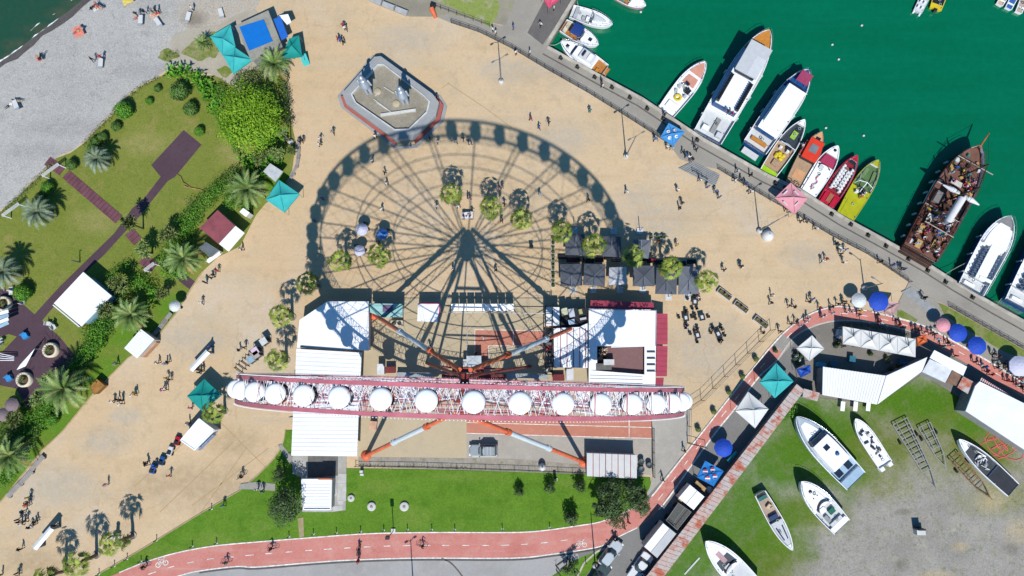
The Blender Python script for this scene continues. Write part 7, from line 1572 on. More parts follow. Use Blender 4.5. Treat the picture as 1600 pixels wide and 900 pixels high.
T = thing('water_tank', 'white bell shaped tank at the foot of the court margin', 'tank', tuple(at(847, 729))); b = MB(); b.lathe((0, 0, 0), [(.5, 0), (.52, .9), (.4, 1.2), (.15, 1.4), (.001, 1.45)], POT, 18); b.build('shell', T); b = MB(); b.lathe((0, 0, 1.43), [(.12, 0), (.12, .15), (.001, .17)], NSK, 10); b.build('cap', T)
T = thing('garden_lamp', 'small white lamp fixture on the lawn by the little shrubs', 'lamp', tuple(at(868, 749))); b = MB(); b.box((0, 0, 0), (.5, .4, .3), POT); b.build('base', T); b = MB(); b.box((-.1, .1, .3), (.4, .3, 1.3), DKG); b.build('lamp_head', T)
T = thing('machine_box', 'white topped machine box standing alone on the boatyard gravel', 'machine', tuple(at(1433, 829))); b = MB(); b.box((0, 0, 0), (1.2, .8, 1.1), POT); b.build('case', T); b = MB(); b.box((-.2, .45, 0), (1.0, .2, 1.8), DKG); b.build('back_panel', T)
T = thing('plank_pile', 'pale plank lying on the grass beside the rusty wall', 'plank', tuple(at(1084, 882))); b = MB(); A, C = at(1071, 896, .15), at(1098, 868, .15); d = C-A; m_ = (A+C)/2; b.box((m_.x, m_.y, 0), (d.length, .5, .12), POT, atan2(d.y, d.x)); b.build('board', T, world=True); b = MB(); b.box((m_.x-.3, m_.y-.2, .121), (d.length*.9, .2, .1), NSK, atan2(d.y, d.x)+.03); b.build('top_board', T, world=True)
# red hose tangle
b = MB(); rr = random.Random(12); pts = []
for k in range(90):
    t = k/89; a = k*.62; cx = 1545+45*t+8*sin(k*.9); cy = 690+14*sin(k*.37)+6*t; pts.append(at(cx+14*cos(a)*(1-.3*t), cy+11*sin(a), .06+.03*(k % 5)))
b.path(pts, .075, M('hose_red', S('e0606c'), .5, .1), n=5); o = b.build('hose', loc=tuple(at(1565, 695)), world=True); tag(o, 'tangled red hose lying on the grass by the white market hall', 'hose')
for (x, y, w, d, h, hc, lb) in ((1308, 520, .5, .9, 1.0, 'e0dcd4', 'white fridge cabinet left of the market marquee'), (1328, 561, .8, .8, .9, '2e7488', 'teal crate table behind the market marquee'), (1407, 565, .9, .8, .8, '386888', 'blue grey table in the market shade'), (1280, 570, 1.2, .6, .9, '58a8c4', 'turquoise counter at the west end of the market'), (1299, 569, .8, .6, .9, '3a7a90', 'dark teal counter at the west end of the market')):
    T = thing('market_counter', lb, 'counter', tuple(at(x, y)), -.15); b = MB(); b.box((0, 0, 0), (w, d, h-.08), M('cnt_'+hc, S(hc), .7)); b.build('case', T); b = MB(); b.box((0, 0, h-.08), (w+.08, d+.08, .08), M('cnt_'+hc, S(hc), .7)); b.build('top', T)
for k, (x, y) in enumerate(((1306, 533), (1310, 537), (1304, 541), (1358, 553), (1383, 560), (1402, 571), (1390, 576), (1250, 556), (1242, 552), (1240, 560), (1210, 548), (1245, 568))):
    place('pot2', lambda: (lambda T: (setattr(T, 'name', 'potted_plant'), T)[1])(round_bush(90, 'dark', .3, 300, .24, True)()), tuple(at(x, y)), rz_(), (.42, .42, .55), 'small dark potted plant in the market courtyard', 'pot plants of the market')
# ---- vehicles
TYRE = M('tyre_rubber', (.02, .02, .02), .9); RIMM = M('wheel_rim', (.5, .5, .52), .35, .05, metal=.7); LAMPW = M('headlight_glass', (.75, .75, .72), .1); LAMPR = M('tail_light_red', S('b02020'), .3)
def car(name, label, px, py, ang, L, Wd, Hh, paint, kind='hatch', cat='car'):
    T = thing(name, label, cat, tuple(at(px, py)), ang); l, w = L/2, Wd/2
    def loop(ins, z, x0=-l, x1=l, wf=1): return [(x, y*wf, z) for x, y in ((x0+ins, -w+ins+.15), (x0+ins+.18, -w+ins), (x1-ins-.35, -w+ins), (x1-ins, -w+ins+.4), (x1-ins, w-ins-.4), (x1-ins-.35, w-ins), (x0+ins+.18, w-ins), (x0+ins, w-ins-.15))]
    def loft(loops, mat, capm=None):
        b = MB(); n = len(loops[0]); V = [p for q in loops for p in q]; b.raw(V, [(k*n+i, k*n+(i+1) % n, (k+1)*n+(i+1) % n, (k+1)*n+i) for k in range(len(loops)-1) for i in range(n)], mat, False); b.face(loops[-1], capm or mat); return b
    sh_ = Hh*.56
    loft([loop(.06, .22), loop(0, .4), loop(0, sh_*.8), loop(.05, sh_*.96), loop(.14, sh_)], paint).build('body', T)
    x0, x1 = {'hatch': (-l+.12, l*.42), 'sedan': (-l*.62, l*.36), 'suv': (-l+.1, l*.40)}[kind]
    loft([loop(.05, sh_-.02, x0, x1, .94), loop(.22 if kind != 'suv' else .16, Hh-.08, x0+.18, x1-.38, .92)], GLSC, GLSC).build('window', T)
    loft([loop(.2, Hh-.085, x0+.2, x1-.45, .92), loop(.24, Hh, x0+.24, x1-.5, .92)], paint).build('roof', T)
    for sx in (-1, 1):
        for sy in (-1, 1):
            b = MB(); b.tube((sx*l*.62, sy*(w-.2), .32), (sx*l*.62, sy*(w+.01), .32), .32, TYRE, n=18, smooth=False); o = b.build('wheel', T)
            b = MB(); b.tube((sx*l*.62, sy*(w-.02), .32), (sx*l*.62, sy*(w+.025), .32), .2, RIMM, n=12, smooth=False); b.build('rim', o)
    for sy in (-1, 1):
        b = MB(); b.box((l-.1, sy*(w-.3), sh_*.7), (.22, .35, .14), LAMPW); b.build('headlight', T); b = MB(); b.box((-l+.06, sy*(w-.2), sh_*.75), (.14, .22, .2), LAMPR); b.build('tail_light', T)
        b = MB(); b.box((x1-.25, sy*(w+.08), sh_), (.16, .2, .14), paint); b.build('mirror', T)
    return T
GLSC = M('car_glass', (.05, .075, .085), .1, .3, 2, spec=.7)
hd = lambda dx, dy: atan2(-dy, dx)
T = car('parked_suv', 'silver suv with roof rack parked alone on the grey court', 756, 703, hd(-1, 0), 4.1, 1.75, 1.75, M('car_silver', S('a8b0b2'), .35, .05, metal=.3), 'suv')
for k in range(5): b = MB(); b.box((-1.55+.5*k, 0, 1.76), (.05, 1.2, .05), POT); b.build('roof_bar', T)
car('parked_car', 'pale silver car parked on the road beside the lawn corner', 953, 863, hd(-.62, .78)+pi, 4.2, 1.75, 1.5, M('car_pale', S('c4ccd0'), .3, .05, metal=.2), 'hatch')
car('parked_car', 'dark green grey car cut off at the bottom edge of the photo', 935, 898, hd(.62, -.78), 4.2, 1.75, 1.5, M('car_dark', S('4a5858'), .25, .1, metal=.3), 'sedan')
car('parked_car', 'white car parked behind the white box truck in the alley', 999, 884, hd(-.6, .8), 4.4, 1.8, 1.45, M('car_white', S('e4e6e8'), .3, .03), 'sedan')
# box truck, stall trailer and caged trailer along the wall
def truck(label, quad, h, roofm, sidem, name='box_truck', cat='truck', cab=True, seam=True):
    T = base_thing(name, label, cat, quad, h); Q = poly_at(quad, h); b = MB(); b.prism(Q, .55, h-.06, sidem); b.build('cargo_box', T, world=True)
    b = MB(); b.prism(inset(Q, .04), h-.06, h, roofm); b.build('roof', T, world=True)
    A, B, C, D = [Vector(q) for q in Q]; ax = ((B+A)/2-(C+D)/2).normalized(); sd = Vector((-ax.y, ax.x)); cc = (A+B+C+D)/4; L = ((B+A)/2-(C+D)/2).length; Wd = (A-B).length
    if cab:
        f = cc-ax*(L/2+.8); b = MB(); b.box((f.x, f.y, .4), (1.5, Wd*.92, 1.5), sidem, atan2(ax.y, ax.x)); b.build('cab', T, world=True); f2 = cc-ax*(L/2+1.5); b = MB(); b.box((f2.x, f2.y, 1.2), (.15, Wd*.85, .6), GLSC, atan2(ax.y, ax.x)); b.build('windscreen', T, world=True)
    for s1 in (-1, 1):
        for s2 in (-1, 1):
            p = cc+ax*s1*L*.33+sd*s2*Wd*.46; b = MB(); e = sd*.13; b.tube((p.x-e.x, p.y-e.y, .38), (p.x+e.x, p.y+e.y, .38), .38, TYRE, n=14); b.build('wheel', T, world=True)
    if seam == 'two': b = MB(); q = cc+sd*Wd*.25; b.box((q.x, q.y, h+.002), (L*.97, Wd*.46, .03), RW, atan2(ax.y, ax.x)); b.build('roof_panel', T, world=True)
    if seam: b = MB(); p = cc-ax*L*.48; q = cc+ax*L*.48; b.bar((p.x, p.y, h+.01), (q.x, q.y, h+.01), .06, WALLG); b.build('seam', T, world=True)
    return T
truck('white box truck with silver roof parked along the rusty wall', [(1036, 817), (1057, 834), (1027, 872), (1006, 854)], 2.9, M('truck_roof_silver', S('c8c8c8'), .5, .06), POT, cab=False, seam='two')
truck('white roofed food stall trailer below the bright blue roundel tent', [(1078, 757), (1101, 776), (1084, 797), (1060, 778)], 2.5, RW, POT, 'stall_trailer', 'trailer', False)
T = truck('open trailer covered with dark mesh between food stall and box truck', [(1060, 786), (1080, 800), (1058, 828), (1041, 813)], 1.6, M('mesh_grey', S('62625e'), .9, .25, 5), DKG, 'mesh_trailer', 'trailer', False)
b = MB(); cq = poly_at([(1060, 786), (1080, 800), (1058, 828), (1041, 813)], 2.3)
for i in range(4): A, B = Vector((*cq[i], 2.3)), Vector((*cq[(i+1) % 4], 2.3)); b.bar(A, B, .06, WALLG); b.tube((A.x, A.y, 1.5), A, .03, WALLG, n=4)
b.build('cage', T, world=True)
for (x, y, rz, w, d, h, lb) in ((1068, 768, .9, 2.6, .5, 1.2, 'wooden counter on the track side of the food stall trailer'), (1092, 758, -.7, 1.8, .4, 1.2, 'wooden counter at the head of the food stall trailer')):
    T = thing('wooden_counter', lb, 'counter', tuple(at(x, y)), rz); b = MB(); b.box((0, 0, 0), (w, d, h-.06), M('wood_wall', S('8a6438'), .8)); b.build('front', T); b = MB(); b.box((0, 0, h-.06), (w+.1, d+.15, .06), M('counter_wood', S('b89468'), .8, .2, 3)); b.build('top', T)
T = thing('round_bin', 'white round bin beside the bright blue roundel tent', 'bin', tuple(at(1107, 764))); b = MB(); b.lathe((0, 0, 0), [(.4, 0), (.45, .9), (.3, 1.0), (.001, 1.02)], POT, 14); b.build('drum', T); b = MB(); b.lathe((.1, 0, 1.0), [(.2, 0), (.001, .06)], NSK, 10); b.build('lid', T)
T = thing('small_boat_board', 'turquoise paddle board leaning on the rusty alley wall', 'board', tuple(at(1144, 714))); b = MB(); A, C = at(1137, 721, .9), at(1151, 706, 1.0); d = C-A; b.tube(A, C, .28, TEAL, .2, n=8); b.build('board', T, world=True); b = MB(); b.tube(A.lerp(C, .1)-Vector((0, 0, .4)), A.lerp(C, .1), .05, FB, n=5); b.build('fin', T, world=True)
# kids' electric cars, cycles, scooters
def kart(mat):
    def mk():
        T = thing('kids_car', '', 'toy car', (0, 0, 0)); b = MB(); b.box((0, 0, .18), (1.15, .62, .32), mat); b.box((.3, 0, .5), (.5, .55, .08), mat); b.build('body', T); b = MB(); b.box((-.2, 0, .5), (.4, .45, .3), DKG); b.build('seat', T)
        for sx in (-.38, .38):
            for sy in (-.34, .34): b = MB(); b.tube((sx, sy-.07, .18), (sx, sy+.07, .18), .18, TYRE, n=10); b.build('wheel', T)
        return T
    return mk
for (x, y, mt, lb, k) in ((268, 704, POT, 'white toy car nearest the white kiosk', 'kw'), (255, 719, MATS['boat_navy'], 'navy and white toy car second from the white kiosk', 'kn'), (241, 732, M('toy_blue', S('2f6cc0'), .4), 'bright blue toy car farthest from the white kiosk', 'kb'), (279, 688, M('toy_red', S('b02030'), .4), 'red toy car touching the white kiosk corner', 'kr')): place(('kart', k), kart(mt), tuple(at(x, y)), heading((241, 732), (268, 704))+.5, 1.12, lb, 'toy cars for hire')
def bike_mk():
    T = thing('bicycle', '', 'bicycle', (0, 0, 0))
    for sx in (-.52, .52):
        b = MB(); n = 18; P = [(sx+.33*cos(2*pi*k/n), 0, .34+.33*sin(2*pi*k/n)) for k in range(n+1)]; b.path(P, .022, TYRE, n=5)
        for k in range(0, n, 3): b.tube((sx, 0, .34), P[k], .005, RIMM, n=3, cap=False)
        b.build('wheel', T)
    b = MB(); F_ = [(-.52, 0, .34), (-.1, 0, .3), (-.22, 0, .82), (-.52, 0, .34)]; b.path(F_, .02, DKG, n=5); b.path([(-.1, 0, .3), (.38, 0, .86), (-.2, 0, .76)], .02, DKG, n=5); b.path([(.52, 0, .34), (.38, 0, .95)], .02, DKG, n=5); b.build('frame', T)
    b = MB(); b.path([(.30, -.26, 1.0), (.38, 0, .97), (.30, .26, 1.0)], .018, DKG, n=5); b.build('handlebar', T); b = MB(); b.box((-.24, 0, .84), (.26, .15, .05), DKG); b.build('saddle', T); return T
def scooter_mk():
    T = thing('kick_scooter', '', 'scooter', (0, 0, 0)); b = MB(); b.box((0, 0, .1), (.9, .16, .05), DKG); b.build('deck', T); b = MB(); b.tube((.45, 0, .1), (.36, 0, 1.1), .025, DKG, n=5); b.tube((.36, -.25, 1.1), (.36, .25, 1.1), .02, DKG, n=5); b.build('handlebar', T)
    for sx in (-.45, .48): b = MB(); b.tube((sx, -.03, .1), (sx, .03, .1), .1, TYRE, n=10); b.build('wheel', T)
    return T
for k, (x, y) in enumerate(((876, 879), (886, 876), (872, 888), (881, 886), (889, 881), (873, 896))): place('scooter', scooter_mk, tuple(at(x, y)), .6+.8*(k % 3), 1.1, 'dark kick scooter in the parked cluster by the little tree', 'parked kick scooters')
for k in range(9): 
    x, y = ((1020, 792), (1030, 800), (0, 0))[0], 0
for (x, y) in ((1346, 40), (1300, 70), (1310, 93), (1001, 19), (1290, 200), (1349, 212)):
    def mkf():
        T = thing('mooring_float', '', 'buoy', (0, 0, 0)); b = MB(); b.ball((0, 0, .1), .2, POT, 8); b.build('float', T); b = MB(); b.tube((0, 0, .25), (0, 0, .45), .03, DKG, n=5); b.build('ring', T); return T
    place('float', mkf, tuple(at(x, y, WATER)), 0, 1, 'tiny white float on the open harbour water', 'floats in the harbour')
# pepper the promenade edge with mooring bollards
BOL = M('mooring_iron', S('3a3834'), .7, .3, 4); RUB = M('rubble_pale', S('d0c8bc'), .9)
for k, (x, y) in enumerate(((877, 88), (903, 102), (930, 118), (957, 134), (985, 150), (1012, 167), (1037, 183), (1062, 199), (1090, 216), (1212, 283), (1228, 290), (1300, 332), (1330, 348), (1357, 365), (1385, 382), (1420, 402), (1450, 420), (1478, 438), (1520, 462))):
    def mkb():
        T = thing('mooring_bollard', '', 'bollard', (0, 0, 0)); b = MB(); b.lathe((0, 0, 0), [(.14, 0), (.12, .3), (.2, .36), (.18, .44), (.001, .46)], BOL, 10); b.build('post', T); b = MB(); b.box((0, 0, 0), (.6, .45, .04), BOL); b.build('plate', T); return T
    p = at(x-1, y+3); place('moor', mkb, (p.x, p.y, .012), -.5, 1.1, 'dark iron mooring bollard along the quay edge', 'mooring bollards of the quay')
rr = random.Random(41)
for k in range(3):
    T = thing('concrete_barrier', 'grey concrete barrier in the row above the plaza', 'barrier', tuple(at(588+20*k, 3+8*k)), heading((588, 3), (628, 19)), 'concrete barriers above the plaza'); b = MB(); b.box((0, 0, 0), (1.95, .8, .55), M('barrier_grey', S('b8b8b6'), .9, .12)); b.build('block', T); b = MB(); b.box((0, 0, .55), (1.9, .5, .2), M('barrier_grey', S('b8b8b6'), .9, .12)); b.build('top', T)
T = thing('orange_kayak', 'orange plastic board leaning at the edge of the upper yard', 'board', tuple(at(677, 20))); b = MB(); A, C = at(674, 12, .5), at(681, 28, .1); b.tube(A, C, .4, M('kayak_orange', S('f07850'), .5), .28, n=8); b.build('hull', T, world=True); b = MB(); p = at(677, 10); b.box((p.x, p.y, 0), (.8, .5, .7), DKG, -.4); b.build('rest', T, world=True)
T = thing('sign_board', 'turquoise leaning sign board beside the teal tent', 'sign board', tuple(at(478, 96)), .3); b = MB(); V = [(-.5, -.7, .1), (.5, -.7, .1), (.5, .6, 1.3), (-.5, .6, 1.3)]; b.raw([Vector(v) for v in V]+[Vector(v)-Vector((0, -.05, .05)) for v in V], [(0, 1, 2, 3), (7, 6, 5, 4), (0, 4, 5, 1), (1, 5, 6, 2), (2, 6, 7, 3), (3, 7, 4, 0)], TEAL); b.build('board', T); b = MB(); b.tube((0, .6, 1.3), (0, 1.0, 0), .04, FB, n=5); b.build('prop', T)
T = thing('toy_cart', 'white and blue souvenir cart inside the wheel shadow', 'cart', tuple(at(731, 338))); b = MB(); b.box((0, 0, .5), (1.6, .9, .4), MATS['canvas_white']); b.build('tray', T); b = MB(); 
for k in range(12): b.ball((rr.uniform(-.7, .7), rr.uniform(-.35, .35), 1.0), .13, (MKB, MKW, MKR, PLI)[k % 4], 6)
b.build('goods', T)
for sx in (-.6, .6): b = MB(); b.tube((sx, -.5, .25), (sx, .5, .25), .25, TYRE, n=10); b.build('wheel', T)
T = thing('photo_stand', 'dark box stand inside the wheel shadow left of the planters', 'stand', tuple(at(830, 387))); b = MB(); b.box((0, 0, 0), (.5, .35, 1.1), DKG); b.build('case', T); b = MB(); b.box((0, 0, 1.1), (.6, .45, .1), FB); b.build('top', T)
T = thing('stone_marker', 'white curved stone marker beside the lower left fan palms', 'marker', tuple(at(184, 836))); b = MB(); b.box((0, 0, 0), (1.0, .6, .5), POT); b.build('base', T); b = MB(); b.tube((0, 0, .5), (.1, .1, 1.9), .3, POT, .22, n=10); b.ball((.1, .1, 1.9), .3, POT, 10); b.build('column', T)
T = thing('tree_stub', 'bare palm stub in a small green bed on the lower left plaza', 'stub', tuple(at(200, 846))); b = MB(); b.tube((0, 0, 0), (0, 0, 1.2), .2, BARK, .14, n=8); b.build('trunk', T); b = MB(); leaf_blob(b, (0, 0, .25), .6, .6, .25, 160, .16, LF['hedge'], random.Random(2), .3); b.build('foliage', T)
# ================================================================== PEOPLE
SKIN = M('skin', S('d8a88c', .6), .6, .08); HAIR = M('hair_dark', S('2e2420', .8), .7, .3); SHOE = M('shoe_dark', S('2c2a2a'), .7)
def body_mesh(J, E, Rd, seg):
    """one continuous skinned figure; seg: edge index -> zone"""
    me = bpy.data.meshes.new('tmp'); names = list(J); me.from_pydata([J[n] for n in names], [(names.index(a), names.index(c)) for a, c in E], [])
    o = bpy.data.objects.new('tmp', me); COL.objects.link(o); m = o.modifiers.new('s', 'SKIN'); m.use_smooth_shade = True
    for i, n in enumerate(names):
        r = Rd[n]; sv = me.skin_vertices[0].data[i]; sv.radius = r if hasattr(r, '__len__') else (r, r); sv.use_root = (n == 'pelvis')
    m2 = o.modifiers.new('d', 'SUBSURF'); m2.levels = 1; m2.render_levels = 1
    dg = bpy.context.evaluated_depsgraph_get(); out = bpy.data.meshes.new_from_object(o.evaluated_get(dg)); bpy.data.objects.remove(o); bpy.data.meshes.remove(me)
    zones = ['top', 'bottom', 'skin', 'hair', 'shoe']
    for z in zones: out.materials.append(None)
    def segd(p, a, c):
        d = c-a; t = max(0, min(1, (p-a).dot(d)/max(1e-9, d.length_squared))); return (p-(a+d*t)).length
    S_ = [(Vector(J[a]), Vector(J[c]), (Rd[a] if not hasattr(Rd[a], '__len__') else max(Rd[a])), z) for (a, c), z in seg.items()]
    hd_ = Vector(J['head'])
    for p in out.polygons:
        c = p.center; z = min(S_, key=lambda s: segd(c, s[0], s[1])-s[2]*.7)[3]
        if z == 'head': z = 'hair' if (c.z > hd_.z+.03 or c.x < hd_.x-.035) else 'skin'
        p.material_index = zones.index(z); p.use_smooth = True
    return out
def pose(kind, ph=1):
    J = {'pelvis': (0, 0, .95), 'waist': (0, 0, 1.1), 'chest': (.01, 0, 1.34), 'neck': (.01, 0, 1.5), 'head': (.03, 0, 1.62), 'crown': (.02, 0, 1.72), 'nose': (.135, 0, 1.6)}
    for s, sg in (('l', 1), ('r', -1)):
        sw = .2*ph*sg if kind == 'walk' else .03*sg; aw = -.22*ph*sg if kind == 'walk' else .02
        J['hip'+s] = (0, .1*sg, .9); J['knee'+s] = (sw*.6+.06, .1*sg, .5); J['ank'+s] = (sw-.04, .1*sg, .09); J['toe'+s] = (sw+.14, .11*sg, .04)
        J['sho'+s] = (0, .19*sg, 1.42); J['elb'+s] = (aw*.5-.03, .25*sg, 1.14); J['wri'+s] = (aw+.08, .25*sg, .92); J['han'+s] = (aw+.12, .24*sg, .82); J['thu'+s] = (aw+.15, .21*sg, .87)
    if kind in ('sit', 'ride'):
        dz = -.45 if kind == 'sit' else .02
        for n in list(J):
            x, y, z = J[n]; J[n] = (x+(.02 if kind == 'sit' else (z-.95)*.28 if z > .95 else 0), y, z+dz)
        for s, sg in (('l', 1), ('r', -1)):
            if kind == 'sit': J['knee'+s] = (.45, .12*sg, .5); J['ank'+s] = (.46, .12*sg, .09); J['toe'+s] = (.62, .12*sg, .05); J['elb'+s] = (.1, .26*sg, .72); J['wri'+s] = (.33, .2*sg, .62); J['han'+s] = (.42, .17*sg, .6); J['thu'+s] = (.4, .13*sg, .64)
            else: J['knee'+s] = (.32, .12*sg, .68 if sg > 0 else .5); J['ank'+s] = (.05 if sg > 0 else .02, .12*sg, .36 if sg > 0 else .2); J['toe'+s] = (.2, .12*sg, .32 if sg > 0 else .16); J['elb'+s] = (.32, .28*sg, 1.15); J['wri'+s] = (.5, .25*sg, 1.04); J['han'+s] = (.56, .23*sg, 1.02); J['thu'+s] = (.55, .18*sg, 1.05)
    if kind == 'lie':
        for n in list(J): x, y, z = J[n]; J[n] = (z-.9, y*1.15, .16+x*.6)
    Rd = {'pelvis': (.15, .12), 'waist': (.14, .11), 'chest': (.17, .12), 'neck': .06, 'head': .10, 'crown': .075, 'nose': .018}
    E = [('pelvis', 'waist'), ('waist', 'chest'), ('chest', 'neck'), ('neck', 'head'), ('head', 'crown'), ('head', 'nose')]; seg = {E[0]: 'top', E[1]: 'top', E[2]: 'top', E[3]: 'head', E[4]: 'head', E[5]: 'head'}
    for s in 'lr':
        Rd.update({'hip'+s: .095, 'knee'+s: .065, 'ank'+s: .048, 'toe'+s: .045, 'sho'+s: .07, 'elb'+s: .048, 'wri'+s: .036, 'han'+s: .036, 'thu'+s: .016})
        for a, c, z in (('pelvis', 'hip', 'bottom'), ('hip', 'knee', 'bottom'), ('knee', 'ank', 'bottom'), ('ank', 'toe', 'shoe'), ('chest', 'sho', 'top'), ('sho', 'elb', 'top'), ('elb', 'wri', 'skin'), ('wri', 'han', 'skin'), ('wri', 'thu', 'skin')):
            e = (a if a in ('pelvis', 'chest') else a+s, c+s); E.append(e); seg[e] = z
    return body_mesh(J, E, Rd, seg)
BASE = {'walk': pose('walk', 1), 'walk2': pose('walk', -1), 'stand': pose('stand'), 'sit': pose('sit'), 'ride': pose('ride'), 'lie': pose('lie')}
CL = {'w': ('white', 'f0eeea', 'dark', '2a2c34'), 'k': ('black', '24252a', 'black', '222226'), 'r': ('red', 'c02c34', 'dark', '2a2c34'), 'b': ('blue', '3468b8', 'navy', '2c3450'), 'g': ('grey', '8c8e92', 'dark', '34343a'), 'p': ('pink', 'e890b0', 'white', 'd8d4cc'),
      'n': ('navy', '2a3050', 'beige', 'c0ac88'), 'y': ('yellow', 'e8c040', 'dark', '2c2c34'), 'o': ('orange', 'e07030', 'grey', '707278'), 'm': ('magenta', 'd02890', 'black', '28242a'), 'l': ('pale blue', 'a8c8e0', 'white', 'dcdcd8'), 't': ('teal', '2a8c88', 'dark', '2c2c34'), 's': ('bare', 'd8a88c', 'red', 'b84840')}
PM = {}
def person_mesh(ps, c):
    if (ps, c) in PM: return PM[ps, c]
    me = BASE[ps].copy(); me.name = 'person'; n1, t, n2, bt = CL[c]
    ms = [SKIN if c == 's' else M('cloth_'+t, S(t), .85, .08, 6), M('cloth_'+bt, S(bt), .85, .08, 6), SKIN, HAIR, SHOE if c != 's' else SKIN]
    for i, m in enumerate(ms): me.materials[i] = m
    PM[ps, c] = me; return me
RP = random.Random(5)
def person(x, y, c, place_, ps=None, a=None, z=0.0, verb=None, P=None, group=None, sc_=1):
    ps = ps or RP.choice(('walk', 'walk2', 'stand', 'walk'))
    o = bpy.data.objects.new('person', person_mesh(ps, c)); COL.objects.link(o)
    p = P or at(x, y, 0); o.location = (p.x, p.y, z); o.rotation_euler[2] = RP.uniform(0, 6.28) if a is None else a; k = RP.uniform(.93, 1.04)*sc_; o.scale = (k, k, k)
    n1, t, n2, bt = CL[c]
    lb = 'person in %s top, %s bottoms %s' % (n1, n2, place_) if c != 's' else 'sunbather in red swimwear %s' % place_
    return tag(o, lb, 'person', group or 'people '+place_)
def crowd(place_, s, **k):
    for tok in s.split():
        xy, c = tok.split(':'); x, y = xy.split(','); person(float(x), float(y), c, place_, **k)
crowd('at the sunny top of the plaza', '538,44:r 541,48:w 530,64:r 534,67:b 538,69:k')
crowd('between planting and monument', '522,209:g 502,220:w 475,222:k 470,224:k 450,222:n')
crowd('beside the monument platform', '682,156:k 685,162:r 587,216:w 641,228:w')
crowd('under the top of the shadow', '672,218:k 685,224:w 707,218:l 713,224:w 724,219:k 732,223:k 735,226:w 501,228:w')
crowd('inside the left wheel shadow', '583,254:w 602,272:k 605,289:w 598,329:w 506,312:b 493,346:b 548,414:k 708,422:w 775,424:k')
crowd('inside the upper wheel shadow', '683,325:w 731,310:k 734,313:p 780,297:p 785,294:g 788,321:k 784,347:k 717,325:w 725,341:b 738,334:w 843,305:l 829,188:r 842,202:b 857,194:k')
crowd('on the bare eastern plaza', '921,176:t 978,302:w 919,314:k 1057,299:w 1060,327:k 1064,319:k 1157,419:w 1056,384:y 977,246:w')
crowd('at the upper grey ramp', '1092,283:w 1104,294:b 1116,301:b 1122,310:b 1146,284:w 1150,269:w')
crowd('below the sky blue tent', '1066,240:k 1070,246:b 1075,248:w 1080,251:k 1086,236:k 1041,232:w 1049,234:l 1022,220:b 1038,216:w 1083,226:g')
crowd('on the quay near the pier', '939,130:k 941,137:w 845,42:w 865,16:w 806,86:w 802,46:b 770,50:w 775,54:w 1037,182:k 828,85:w')
crowd('by the middle quay railing', '1171,301:w 1164,289:b 1157,283:k 1225,328:k 1232,332:w 1248,347:k 1258,348:g 1272,358:w 1171,275:k')
crowd('by the lower quay railing', '1303,382:k 1307,388:w 1312,392:l 1318,391:b 1316,411:w 1310,398:k 1282,409:w 1288,406:r 1372,410:k 1391,415:b 1404,420:k 1408,422:b')
crowd('at the plaza end of the track', '1261,472:k 1230,478:k 1238,480:k 1278,482:r 1282,494:k 1260,498:w 1256,503:w 1247,510:l 1241,504:k 1232,506:k 1216,518:k 1204,462:w 1202,474:k 1266,468:b')
crowd('on the crowded bend of the track', '1297,490:l 1296,480:k 1306,476:k 1316,475:k 1320,488:w 1328,488:w 1340,486:y 1338,492:k 1366,492:k 1369,503:r 1372,505:w 1396,500:k 1400,508:r 1406,512:k 1281,495:w 1315,472:k')
crowd('beside the marquee on the track', '1424,514:k 1430,517:k 1449,521:k 1440,519:r 1460,530:l 1455,522:k 1475,536:k 1481,539:w 1468,541:t 1488,556:k')
crowd('on the right end of the track', '1518,565:k 1527,570:w 1533,573:b 1536,580:r 1546,553:k 1551,563:g 1555,557:k 1552,574:k 1560,578:w 1543,585:r')
crowd('in the market crowd at right', '1567,573:k 1570,580:b 1576,584:w 1581,587:k 1587,592:r 1592,582:b 1596,600:r 1583,600:w 1597,610:r 1567,594:r 1574,596:k 1588,604:k 1562,568:k 1578,572:t 1598,590:w 1571,566:w')
crowd('in the market courtyard', '1305,538:k 1309,533:k 1303,527:b 1314,541:k 1245,562:w 1240,556:l 1385,566:k 1410,570:b')
crowd('on the upper left plaza', '318,474:w 324,442:k 333,435:k 337,431:k 343,424:r 380,391:w')
crowd('beside the ribbed kiosk', '250,567:w 262,569:l 266,566:k 185,568:g 332,541:b')
crowd('on the middle left plaza', '264,591:y 269,593:k 258,609:m 262,607:w 180,627:w 187,624:k 193,625:k 193,631:w 212,617:w 215,614:y')
crowd('beside the narrow canopy stand', '311,577:k 319,579:k 315,582:k 302,637:m 297,661:w 376,547:k 385,543:k')
crowd('on the lower left plaza', '170,756:p 233,725:k 268,742:r 91,819:k 37,856:k 33,893:k 5,897:k 30,900:k 48,787:o 42,798:k 50,776:y 232,722:k 246,728:b')
crowd('in the lower left groups', '35,814:k 40,817:w 45,812:k 52,822:k 57,819:w 60,814:k 34,810:n')
crowd('on the small lawn path', '405,763:w 413,766:t 352,788:b')
crowd('by the trees at the track fork', '958,841:k 962,841:k 981,814:r 974,822:k 1067,703:k 1034,748:k')
crowd('near the cafe tables', '1030,380:g 1027,378:o 1155,417:k 1129,423:k 960,395:k 1005,390:b 1016,378:w 1190,520:k')
crowd('sitting at the cafe tables', '1084,464:k 1091,465:w 1070,488:k 1073,510:b 1088,515:k 1112,514:k 1127,516:k 1122,533:k', ps='sit')
crowd('sitting by the left parasols', '570,350:k 573,362:k 592,378:k 604,362:b 556,386:k 570,396:w', ps='sit')
crowd('standing on the fairground court', '857,502:r 855,509:k 852,550:p 860,555:w 744,553:k 672,542:w')
crowd('standing on the beach pebbles', '148,96:k 162,93:r 229,22:k 240,20:g 247,20:k 303,16:w 217,26:k', z=.0)
